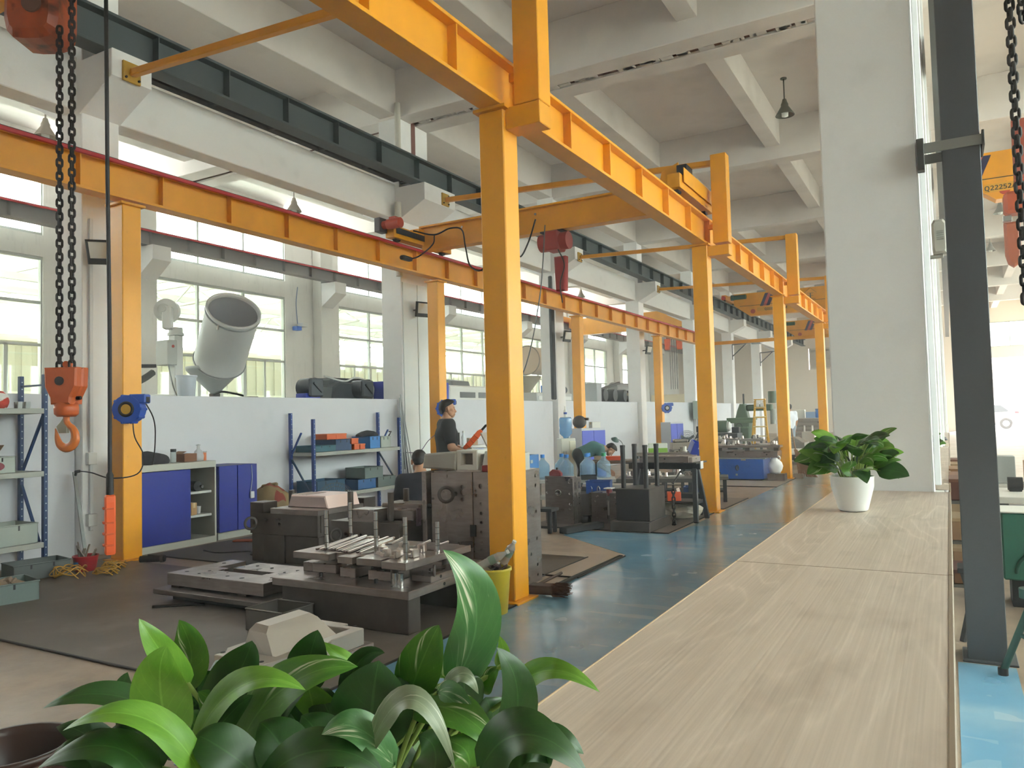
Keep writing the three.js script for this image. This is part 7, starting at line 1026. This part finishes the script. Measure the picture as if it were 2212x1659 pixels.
{ const t = thing('electric_box', 'tall pale green electric cabinet on the wall left of the second post', 'cabinet', [-8.55, 0.95, -29.5]); part('body', [bx(0, 0.25, 0.3, 1.0, -0.5, 0.4, 0.01)], P(0xa9b8ae, 0.5), t); part('door', [bx(0.25, 0.262, 0.33, 0.97, -0.46, 0.36, 0.003)], P(0xb4c2b8, 0.5), t); part('conduit', [bx(0.02, 0.06, -0.95, 0.3, -0.1, -0.05, 0.003)], P(0xb9bdb9, 0.5), t); }
struct('wall_partition', [bx(-8.9, -8.72, 0, 1.9, -36.3, -41.9, 0.006)], M.partition);
{ const t = thing('hose_reel', 'small yellow hose reel on the far left wall right of the second post', 'hose reel', [-8.6, 1.8, -31.0]); part('housing', [cyl(0.16, 0.14, 'x', 18).translate(0.1, 0, 0)], P(0xd9a62a, 0.5), t); part('hose', [tube([[0.15, 0, -0.1], [0.25, 0.1, -0.4], [0.25, -0.3, -0.6], [0.22, -0.7, -0.7]], 0.025, 20)], P(0x4a4a44, 0.5), t); part('hub', [cyl(0.06, 0.02, 'x', 14).translate(0.18, 0, 0)], M.dark, t); }
fan([-5.9, 0.35, -19.5], 0.8, 0.25, 'black pedestal fan on a box far back left of the second post'); pad('storage_box', 'dark box under the far pedestal fan', 'box', [-5.9, 0, -19.5], 0.3, 0.5, 0.35, 0.45, P(0x3a3d42, 0.6));
{ const t = thing('lift_frame', 'black A-shaped lifting frame left of the second post, far back', 'frame', [-5.2, 0, -17.9]); for (const s of [-1, 1]) part('leg', [bar([s * 0.3 - 0.1, 0, 0], [0.12, 1.1, 0], 0.07)], M.dark, t); part('head', [bx(0.02, 0.22, 1.02, 1.16, -0.06, 0.06, 0.01)], M.dark, t); part('bar', [bar([-0.25, 0.45, 0], [0.08, 0.5, 0], 0.05)], M.dark, t); }
// ---------- outdoors beyond the doorway ----------
{
  const w = P(0xe9ebef, 0.3), t = thing('car', 'white car seen from its rear side in the yard beyond the doorway', 'car', [1.75, -0.05, -60.5]);
  part('body', [prism([[-2.3, 0.35], [-2.35, 0.75], [-2.2, 0.95], [-1.3, 1.05], [-0.7, 1.62], [0.2, 1.72], [1.4, 1.68], [2.0, 1.15], [2.25, 1.0], [2.3, 0.5], [2.2, 0.35], [1.85, 0.35], [1.8, 0.55], [1.6, 0.72], [1.3, 0.72], [1.1, 0.55], [1.05, 0.3], [-1.0, 0.3], [-1.05, 0.55], [-1.25, 0.72], [-1.6, 0.72], [-1.8, 0.55], [-1.85, 0.35]], 1.75, 'z', 0.08)], w, t);
  part('side_window', [prism([[-0.95, 1.1], [-0.55, 1.52], [0.3, 1.6], [0.3, 1.1]], 0.02, 'z', 0.004).translate(0, 0, 0.88)], P(0x4c5258, 0.2), t); part('side_window', [prism([[0.4, 1.1], [0.4, 1.6], [1.2, 1.56], [1.65, 1.18], [1.5, 1.1]], 0.02, 'z', 0.004).translate(0, 0, 0.88)], P(0x4c5258, 0.2), t);
  part('tail_light', [bx(1.95, 2.2, 1.0, 1.14, 0.82, 0.9, 0.02)], P(0xc23a40, 0.3), t); part('sill', [bx(-1.0, 1.05, 0.26, 0.36, 0.78, 0.89, 0.01)], P(0x6a6c70, 0.5), t); part('bumper', [bx(1.9, 2.32, 0.33, 0.5, 0.6, 0.89, 0.02)], P(0x9a9ca0, 0.5), t);
  for (const x of [-1.42, 1.45]) { const q = part('wheel', [muv(new THREE.TorusGeometry(0.28, 0.085, 10, 26)).translate(x, 0.36, 0.8)], P(0x3a3a3c, 0.7), t); part('rim', [cyl(0.2, 0.05, 'z', 20).translate(x, 0.36, 0.84)], P(0xc9cbcf, 0.4, 0.4), q); for (let k = 0; k < 5; k++) part('spoke', [mv(cb(0.04, 0.2, 0.03, 0.004), 0, 0.1, 0).rotateZ(k * 1.2566).translate(x, 0.36, 0.87)], P(0x77797d, 0.4, 0.4), q); }
}
{
  const c = P(0xe6e0d4, 0.9), t = thing('building', 'pale low building with a window band across the yard', 'building', [6, -0.05, -72]);
  part('wall', [bx(-14, 12, 0, 3.5, -6, 0, 0), bx(-14, 12, 4.4, 6.2, -6, 0, 0)], c, t); part('parapet', [bx(-14.2, 12.2, 6.2, 7.3, -6, 0.4, 0)], P(0xefece4, 0.9), t); part('ledge', [bx(-14, 12, 3.35, 3.5, 0, 0.5, 0), bx(-14, 12, 4.4, 4.5, 0, 0.4, 0)], P(0xcfc6b8, 0.9), t); part('back_wall', [bx(-14, 12, 3.5, 4.4, -6, -0.4, 0)], c, t);
  for (let x = -13.6; x < 11; x += 1.1) { const f = part('window', [bx(x, x + 0.9, 3.55, 3.6, -0.3, 0, 0), bx(x, x + 0.9, 4.3, 4.35, -0.3, 0, 0), bx(x, x + 0.05, 3.55, 4.35, -0.3, 0, 0), bx(x + 0.85, x + 0.9, 3.55, 4.35, -0.3, 0, 0)], P(0xd9d2c6, 0.7), t); part('pane', [bx(x + 0.05, x + 0.85, 3.6, 4.3, -0.2, -0.19, 0)], P(0x8a8078, 0.2), f); }
  const a = thing('air_conditioner', 'outdoor air conditioner unit on the far building', 'air conditioner', [5.0, 6.3, -71.5]); part('case', [bx(-0.5, 0.5, 0, 0.7, 0, 0.35, 0.02)], P(0xb4bab6, 0.5), a); part('fan_guard', [muv(new THREE.TorusGeometry(0.25, 0.03, 6, 20)).translate(-0.1, 0.35, 0.36)], P(0x7a807c, 0.5), a); part('bracket', [bx(-0.45, 0.45, -0.06, 0, 0, 0.35, 0.004)], M.cast, a);
}
// ---------- plants ----------
const leafMats = [[[128, 176, 62], [96, 150, 44], 0], [[48, 92, 34], [36, 74, 28], 0], [[92, 146, 46], [62, 116, 34], 0.12], [[98, 150, 84], [60, 116, 60], 0.75], [[150, 160, 130], [128, 142, 108], 0.3]].map(([a, b, vg], i) => new THREE.MeshPhysicalMaterial({ side: THREE.DoubleSide, roughness: 0.42, transmission: 0.3, thickness: 0, map: tex(256, (u, v) => {
  const n = nA(u, v, 5, 4), d = Math.abs(u - 0.5), vein = Math.abs((((v * 7 - d * 5) % 1) + 1) % 1 - 0.5) < 0.05 ? 0.35 : 0, mid = d < 0.018 ? 0.6 : 0;
  const st = nB(u * 1.0 + v * 0.6, (v - d) * 0.35 + i * 0.2, 16, 3), w = vg && u < 0.5 ? Math.max(0, Math.min(1, (st - (0.72 - 0.25 * vg)) * 7)) * Math.min(1, d * 9) : vg ? Math.max(0, Math.min(1, (st - (0.84 - 0.14 * vg)) * 7)) : 0;
  const k = Math.max(0, Math.min(1, n + 0.3 * (mid + vein)));
  return [0, 1, 2].map((c) => { const q = b[c] + (a[c] - b[c]) * k + 26 * mid + 8 * vein; return q + (([226, 226, 196][c]) - q) * w; }); }) }));
function leafGeo(B, C, T, w, fold, roll, toCam) { // heart-shaped blade along a bent midrib
  const n = 18, m = 8, pos = [], uv = [], idx = [], q = (t) => B.clone().multiplyScalar((1 - t) * (1 - t)).addScaledVector(C, 2 * t * (1 - t)).addScaledVector(T, t * t);
  const prof = (t) => Math.pow(t, 0.42) * Math.pow(1 - t, 0.85) / 0.545;
  for (let i = 0; i <= n; i++) {
    const t = i / n, p = q(t), tan = q(Math.min(1, t + 0.01)).sub(q(Math.max(0, t - 0.01))).normalize();
    let side = new THREE.Vector3().crossVectors(tan, toCam).normalize(); side.applyAxisAngle(tan, roll); const nor = new THREE.Vector3().crossVectors(side, tan).normalize(); if (nor.dot(toCam) < 0) nor.negate();
    for (let j = 0; j <= m; j++) { const s = j / m * 2 - 1, hw = w * 0.66 * prof(t), heart = t < 0.25 ? -0.05 * w * Math.pow(Math.abs(s), 1.6) * (1 - t * 4) : 0; const v = p.clone().addScaledVector(side, s * hw * Math.cos(fold * 0.8)).addScaledVector(nor, Math.abs(s) * hw * Math.sin(fold) * 0.7 - 0.12 * hw * s * s + 0.05 * hw * Math.sin(t * 9 + s * 2)).addScaledVector(tan, heart * 4); pos.push(v.x, v.y, v.z); uv.push(j / m, t); }
  }
  for (let i = 0; i < n; i++) for (let j = 0; j < m; j++) { const a = i * (m + 1) + j; idx.push(a, a + 1, a + m + 1, a + 1, a + m + 2, a + m + 1); }
  const g = new THREE.BufferGeometry(); g.setAttribute('position', new THREE.Float32BufferAttribute(pos, 3)); g.setAttribute('uv', new THREE.Float32BufferAttribute(uv, 2)); g.setIndex(idx); g.computeVertexNormals(); return g;
}
const potM = P(0xe9e9e7, 0.35), soilM = P(0x3a2f26, 0.95), stemM = P(0x8aa050, 0.5);
const leafData = [
  [-0.379, 1.225, -0.556, -0.318, 1.309, -0.541, -0.36, 1.346, -0.515, 0.043, 3, 0.25, 0.35],
  [-0.326, 1.183, -0.542, -0.279, 1.243, -0.52, -0.305, 1.278, -0.504, 0.033, 1, 0.2, 0.3],
  [-0.338, 1.211, -0.581, -0.288, 1.271, -0.548, -0.247, 1.235, -0.562, 0.022, 0, 0.3, -0.4],
  [-0.414, 1.214, -0.537, -0.38, 1.262, -0.513, -0.371, 1.283, -0.523, 0.036, 2, 0.25, 0],
  [-0.431, 1.185, -0.506, -0.409, 1.233, -0.481, -0.409, 1.258, -0.492, 0.063, 1, 0.15, 0],
  [-0.509, 1.192, -0.439, -0.458, 1.268, -0.429, -0.41, 1.26, -0.468, 0.044, 2, 0.3, -0.5],
  [-0.476, 1.21, -0.525, -0.44, 1.264, -0.502, -0.424, 1.255, -0.518, 0.019, 1, 0.5, 0.3],
  [-0.522, 1.213, -0.522, -0.495, 1.247, -0.501, -0.494, 1.268, -0.512, 0.036, 1, 0.2, 0],
  [-0.48, 1.232, -0.545, -0.474, 1.248, -0.513, -0.49, 1.257, -0.515, 0.012, 0, 0.3, 0],
  [-0.568, 1.203, -0.45, -0.507, 1.249, -0.442, -0.505, 1.274, -0.448, 0.04, 1, 0.2, 0],
  [-0.52, 1.218, -0.384, -0.501, 1.273, -0.352, -0.494, 1.294, -0.361, 0.039, 0, 0.2, 0.1],
  [-0.579, 1.23, -0.443, -0.562, 1.269, -0.404, -0.575, 1.297, -0.395, 0.024, 0, 0.35, 0.4],
  [-0.607, 1.224, -0.462, -0.564, 1.256, -0.444, -0.583, 1.285, -0.438, 0.034, 2, 0.2, -0.2],
  [-0.635, 1.197, -0.436, -0.634, 1.222, -0.412, -0.642, 1.235, -0.43, 0.021, 1, 0.3, 0.2],
  [-0.546, 1.222, -0.393, -0.54, 1.273, -0.348, -0.584, 1.248, -0.324, 0.026, 1, 0.25, 0.7],
  [-0.478, 1.204, -0.375, -0.476, 1.283, -0.331, -0.531, 1.247, -0.308, 0.027, 0, 0.3, 0.8],
  [-0.524, 1.2, -0.406, -0.465, 1.286, -0.395, -0.424, 1.253, -0.426, 0.03, 0, 0.35, -0.6],
  [-0.538, 1.182, -0.422, -0.498, 1.227, -0.408, -0.482, 1.24, -0.428, 0.027, 1, 0.2, -0.2],
  [-0.357, 1.206, -0.443, -0.358, 1.26, -0.405, -0.386, 1.236, -0.402, 0.027, 3, 0.3, 0.5],
  [-0.364, 1.222, -0.427, -0.314, 1.307, -0.416, -0.301, 1.213, -0.44, 0.021, 4, 0.35, -0.6],
  [-0.368, 1.231, -0.516, -0.339, 1.239, -0.498, -0.333, 1.206, -0.514, 0.024, 3, 0.25, 0.3],
  [-0.382, 1.219, -0.509, -0.325, 1.24, -0.494, -0.306, 1.196, -0.507, 0.033, 2, 0.25, -0.5],
  [-0.297, 1.205, -0.466, -0.25, 1.272, -0.443, -0.214, 1.216, -0.466, 0.038, 1, 0.2, -0.6],
  [-0.411, 1.19, -0.54, -0.395, 1.219, -0.524, -0.387, 1.217, -0.552, 0.03, 1, 0.2, -0.3],
  [-0.367, 1.175, -0.566, -0.348, 1.194, -0.552, -0.353, 1.2, -0.572, 0.019, 1, 0.2, 0],
  [-0.39, 1.22, -0.573, -0.383, 1.248, -0.541, -0.405, 1.224, -0.542, 0.016, 0, 0.3, 0.5],
  [-0.357, 1.231, -0.591, -0.338, 1.248, -0.578, -0.355, 1.259, -0.591, 0.012, 0, 0.2, 0],
  [-0.349, 1.235, -0.584, -0.329, 1.253, -0.566, -0.327, 1.234, -0.585, 0.01, 0, 0.3, -0.5],
  [-0.372, 1.211, -0.584, -0.355, 1.23, -0.564, -0.351, 1.235, -0.583, 0.02, 2, 0.2, -0.3],
  [-0.375, 1.228, -0.535, -0.343, 1.26, -0.517, -0.34, 1.229, -0.532, 0.015, 4, 0.3, -0.4],
  [-0.597, 1.179, -0.389, -0.584, 1.224, -0.36, -0.617, 1.219, -0.353, 0.026, 1, 0.2, 0.5],
  [-0.498, 1.202, -0.352, -0.489, 1.261, -0.32, -0.547, 1.222, -0.3, 0.029, 1, 0.25, 0.7],
  [-0.449, 1.194, -0.403, -0.463, 1.235, -0.37, -0.488, 1.225, -0.379, 0.034, 1, 0.2, 0.3],
  [-0.44, 1.187, -0.431, -0.436, 1.226, -0.409, -0.463, 1.226, -0.417, 0.038, 1, 0.2, 0.2],
  [-0.43, 1.181, -0.461, -0.422, 1.219, -0.44, -0.45, 1.223, -0.447, 0.038, 1, 0.2, 0.1],
  [-0.433, 1.196, -0.389, -0.373, 1.255, -0.386, -0.343, 1.213, -0.416, 0.035, 1, 0.25, -0.6],
  [-0.365, 1.168, -0.498, -0.335, 1.213, -0.478, -0.359, 1.213, -0.476, 0.032, 1, 0.2, 0.1],
  [-0.331, 1.177, -0.494, -0.307, 1.212, -0.483, -0.342, 1.209, -0.486, 0.031, 2, 0.2, 0.1],
  [-0.587, 1.198, -0.486, -0.59, 1.214, -0.455, -0.601, 1.223, -0.465, 0.015, 3, 0.3, 0.2],
  [-0.543, 1.192, -0.511, -0.523, 1.232, -0.492, -0.519, 1.233, -0.511, 0.025, 1, 0.2, -0.2],
  [-0.522, 1.183, -0.512, -0.525, 1.221, -0.48, -0.523, 1.23, -0.497, 0.029, 1, 0.2, 0.1],
  [-0.447, 1.159, -0.523, -0.412, 1.201, -0.521, -0.417, 1.205, -0.545, 0.041, 1, 0.291504, 0.148975],
  [-0.373, 1.192, -0.562, -0.358, 1.233, -0.541, -0.369, 1.239, -0.553, 0.036, 1, 0.191922, 0.416345],
  [-0.408, 1.191, -0.542, -0.39, 1.217, -0.546, -0.402, 1.214, -0.581, 0.03, 2, 0.181418, -0.284519],
  [-0.36, 1.144, -0.585, -0.365, 1.188, -0.571, -0.395, 1.192, -0.591, 0.039, 0, 0.253596, 0.466564],
  [-0.385, 1.175, -0.576, -0.388, 1.214, -0.549, -0.394, 1.218, -0.567, 0.029, 1, 0.150507, 0.177934],
  [-0.552, 1.169, -0.51, -0.502, 1.218, -0.478, -0.476, 1.231, -0.482, 0.035, 1, 0.296265, -0.477134],
  [-0.414, 1.153, -0.541, -0.42, 1.189, -0.502, -0.445, 1.193, -0.501, 0.035, 1, 0.177138, 0.45518],
  [-0.583, 1.149, -0.481, -0.545, 1.187, -0.474, -0.532, 1.19, -0.502, 0.034, 2, 0.166208, 0.248398],
  [-0.424, 1.135, -0.578, -0.445, 1.172, -0.54, -0.47, 1.175, -0.548, 0.034, 0, 0.200994, 0.424198],
  [-0.494, 1.168, -0.541, -0.498, 1.207, -0.513, -0.507, 1.211, -0.53, 0.032, 1, 0.174229, -0.451448],
  [-0.366, 1.157, -0.599, -0.35, 1.202, -0.57, -0.36, 1.21, -0.574, 0.04, 1, 0.158356, 0.416069],
  [-0.633, 1.163, -0.459, -0.589, 1.197, -0.453, -0.595, 1.2, -0.466, 0.043, 1, 0.165995, -0.0654448],
  [-0.62, 1.132, -0.492, -0.575, 1.186, -0.462, -0.592, 1.201, -0.445, 0.042, 2, 0.223224, 0.229505],
  [-0.524, 1.163, -0.543, -0.502, 1.211, -0.508, -0.501, 1.222, -0.507, 0.044, 0, 0.224898, -0.161521],
  [-0.624, 1.172, -0.473, -0.583, 1.221, -0.457, -0.569, 1.231, -0.473, 0.041, 1, 0.249603, 0.259639],
  [-0.527, 1.156, -0.496, -0.52, 1.194, -0.486, -0.561, 1.196, -0.497, 0.039, 1, 0.247454, 0.0806608],
  [-0.64, 1.159, -0.457, -0.629, 1.205, -0.431, -0.653, 1.214, -0.433, 0.041, 1, 0.202183, 0.144063],
  [-0.454, 1.128, -0.586, -0.43, 1.183, -0.562, -0.455, 1.196, -0.558, 0.04, 2, 0.227721, 0.0293401],
  [-0.602, 1.139, -0.485, -0.537, 1.182, -0.466, -0.519, 1.193, -0.468, 0.039, 0, 0.267056, 0.0808453],
  [-0.436, 1.177, -0.529, -0.407, 1.225, -0.513, -0.412, 1.235, -0.525, 0.038, 1, 0.21616, 0.150117],
  [-0.553, 1.165, -0.464, -0.525, 1.204, -0.447, -0.529, 1.209, -0.458, 0.031, 1, 0.197603, -0.318453],
  [-0.568, 1.197, -0.467, -0.556, 1.235, -0.46, -0.586, 1.239, -0.478, 0.037, 1, 0.150099, -0.0946243],
  [-0.564, 1.166, -0.497, -0.549, 1.215, -0.45, -0.559, 1.228, -0.438, 0.029, 2, 0.231783, -0.160627],
  [-0.473, 1.138, -0.533, -0.424, 1.182, -0.516, -0.421, 1.191, -0.521, 0.037, 0, 0.239391, 0.0638591],
  [-0.364, 1.142, -0.577, -0.338, 1.181, -0.571, -0.356, 1.185, -0.588, 0.028, 1, 0.242275, -0.3593],
  [-0.484, 1.125, -0.569, -0.464, 1.183, -0.522, -0.456, 1.198, -0.517, 0.033, 1, 0.294171, 0.413747],
  [-0.572, 1.178, -0.38, -0.558, 1.234, -0.351, -0.592, 1.202, -0.345, 0.027, 1, 0.2, 0.4],
  [-0.549, 1.185, -0.393, -0.537, 1.24, -0.362, -0.57, 1.209, -0.357, 0.027, 1, 0.2, 0.4],
  [-0.585, 1.173, -0.373, -0.57, 1.229, -0.344, -0.604, 1.197, -0.338, 0.027, 1, 0.2, 0.4],
  [-0.324, 1.163, -0.522, -0.289, 1.224, -0.504, -0.273, 1.189, -0.526, 0.028, 1, 0.2, -0.4],
  [-0.302, 1.17, -0.534, -0.268, 1.231, -0.515, -0.251, 1.196, -0.538, 0.028, 1, 0.2, -0.4]];

{
  const O = V(-0.47, 0.957, -0.5), t = thing('potted_pothos', 'lush green pothos with big leaves in the foreground, in a white pot below the frame', 'plant', O.toArray());
  part('pot', [lathe([[0, 0], [0.07, 0], [0.095, 0.13], [0.1, 0.135], [0.1, 0.145], [0.09, 0.145], [0.085, 0.12], [0, 0.118]], 32)], potM, t); part('soil', [cyl(0.085, 0.012, 'y', 24).translate(0, 0.118, 0)], soilM, t);
  const eye = V(0, 1.45, 0); let k = 0;
  for (const d of leafData) {
    const B = V(d[0], d[1], d[2]), C = V(d[3], d[4], d[5]), T = V(d[6], d[7], d[8]);
    const g = leafGeo(B.clone().sub(O), C.clone().sub(O), T.clone().sub(O), d[9], d[11], d[12], V(0.55, 0.45, 0.7).normalize());
    part('leaf', g, leafMats[d[10]], t);
    const a = k++ * 2.4, s = V(0.05 * Math.cos(a), 0.12, 0.05 * Math.sin(a)), e = B.clone().sub(O), mid = s.clone().lerp(e, 0.5).add(V(0, 0.02, 0));
    part('stem', [tube([s.toArray(), mid.toArray(), e.toArray()], 0.0022, 10, 5)], stemM, t);
  }
}
function pothos(pos, R0, H0, n, sc, label, potLabel, seed0, potFn) {
  const t = thing('potted_pothos', label, 'plant', pos); potFn(t); seed = seed0;
  for (let k = 0; k < n; k++) {
    const a = k * 2.39996 + rr(-0.3, 0.3), lvl = rnd(), r = R0 * (0.25 + 0.75 * Math.sqrt(rnd())), y = H0 + sc * (0.02 + 0.16 * lvl * (1.1 - 0.4 * r / R0));
    const B = V(r * 0.75 * Math.cos(a), y, r * 0.75 * Math.sin(a)), L = sc * rr(0.07, 0.105), dir = V(Math.cos(a), rr(-0.5, 0.75), Math.sin(a)).normalize(), T = B.clone().addScaledVector(dir, L), C = B.clone().lerp(T, 0.5).add(V(0, L * 0.2, 0));
    part('leaf', leafGeo(B, C, T, L * rr(0.55, 0.75), 0.25, rr(-0.4, 0.4), V(rr(-0.3, 0.4), 0.75, 0.65).normalize()), leafMats[[2, 1, 0, 2, 1][k % 5]], t);
    part('stem', [tube([[0.045 * Math.cos(a), H0 - 0.015, 0.045 * Math.sin(a)], [r * 0.45 * Math.cos(a), (H0 + y) / 2 + 0.02, r * 0.45 * Math.sin(a)], B.toArray()], 0.0018 * sc, 8, 5)], stemM, t);
  }
  return t;
}
pothos([-0.43, 0.957, -4.12], 0.2, 0.165, 64, 1.25, 'green pothos in a round white pot on the counter before the white column', '', 91, (t) => { part('pot', [lathe([[0, 0], [0.06, 0], [0.068, 0.008], [0.098, 0.12], [0.1, 0.165], [0.103, 0.17], [0.094, 0.17], [0.09, 0.15], [0, 0.145]], 40)], potM, t); part('soil', [cyl(0.09, 0.012, 'y', 24).translate(0, 0.15, 0)], soilM, t); });
pothos([-0.2, 0.957, -9.4], 0.12, 0.07, 26, 1.0, 'small pothos in a dark tray on the counter behind the white column', '', 37, (t) => { part('pot', [prism([[-0.08, 0], [0.08, 0], [0.1, 0.07], [-0.1, 0.07]], 0.2, 'z', 0.01)], P(0x4a4a48, 0.6), t); part('soil', [bx(-0.085, 0.085, 0.06, 0.072, -0.085, 0.085, 0)], soilM, t); });
seed = 4242;
{ const t = thing('tarp_heap', 'grey folded cloth heap on the far counter', 'cloth', [-0.16, 0.957, -13.5]); part('cloth', [prism([[-0.14, 0], [0.12, 0], [0.1, 0.03], [0.0, 0.075], [-0.1, 0.03]], 0.5, 'z', 0.01)], P(0x5f5f60, 0.8), t); }
{ const t = thing('rubber_bucket', 'dark brown rubber bucket on the floor at the lower left corner', 'bucket', [-3.08, 0, -1.6], 0.2); part('body', [lathe([[0, 0], [0.17, 0], [0.2, 0.26], [0.215, 0.265], [0.215, 0.29], [0.195, 0.29], [0.19, 0.26], [0.16, 0.02], [0, 0.02]], 30)], P(0x3a241c, 0.35), t); part('rim_band', [muv(new THREE.TorusGeometry(0.212, 0.012, 8, 36).rotateX(Math.PI / 2).translate(0, 0.25, 0))], P(0x5a4036, 0.4), t); }

scene.fog = new THREE.FogExp2(0xffffff, 0.006); // thin haze of the hall
renderer.render(scene, camera);
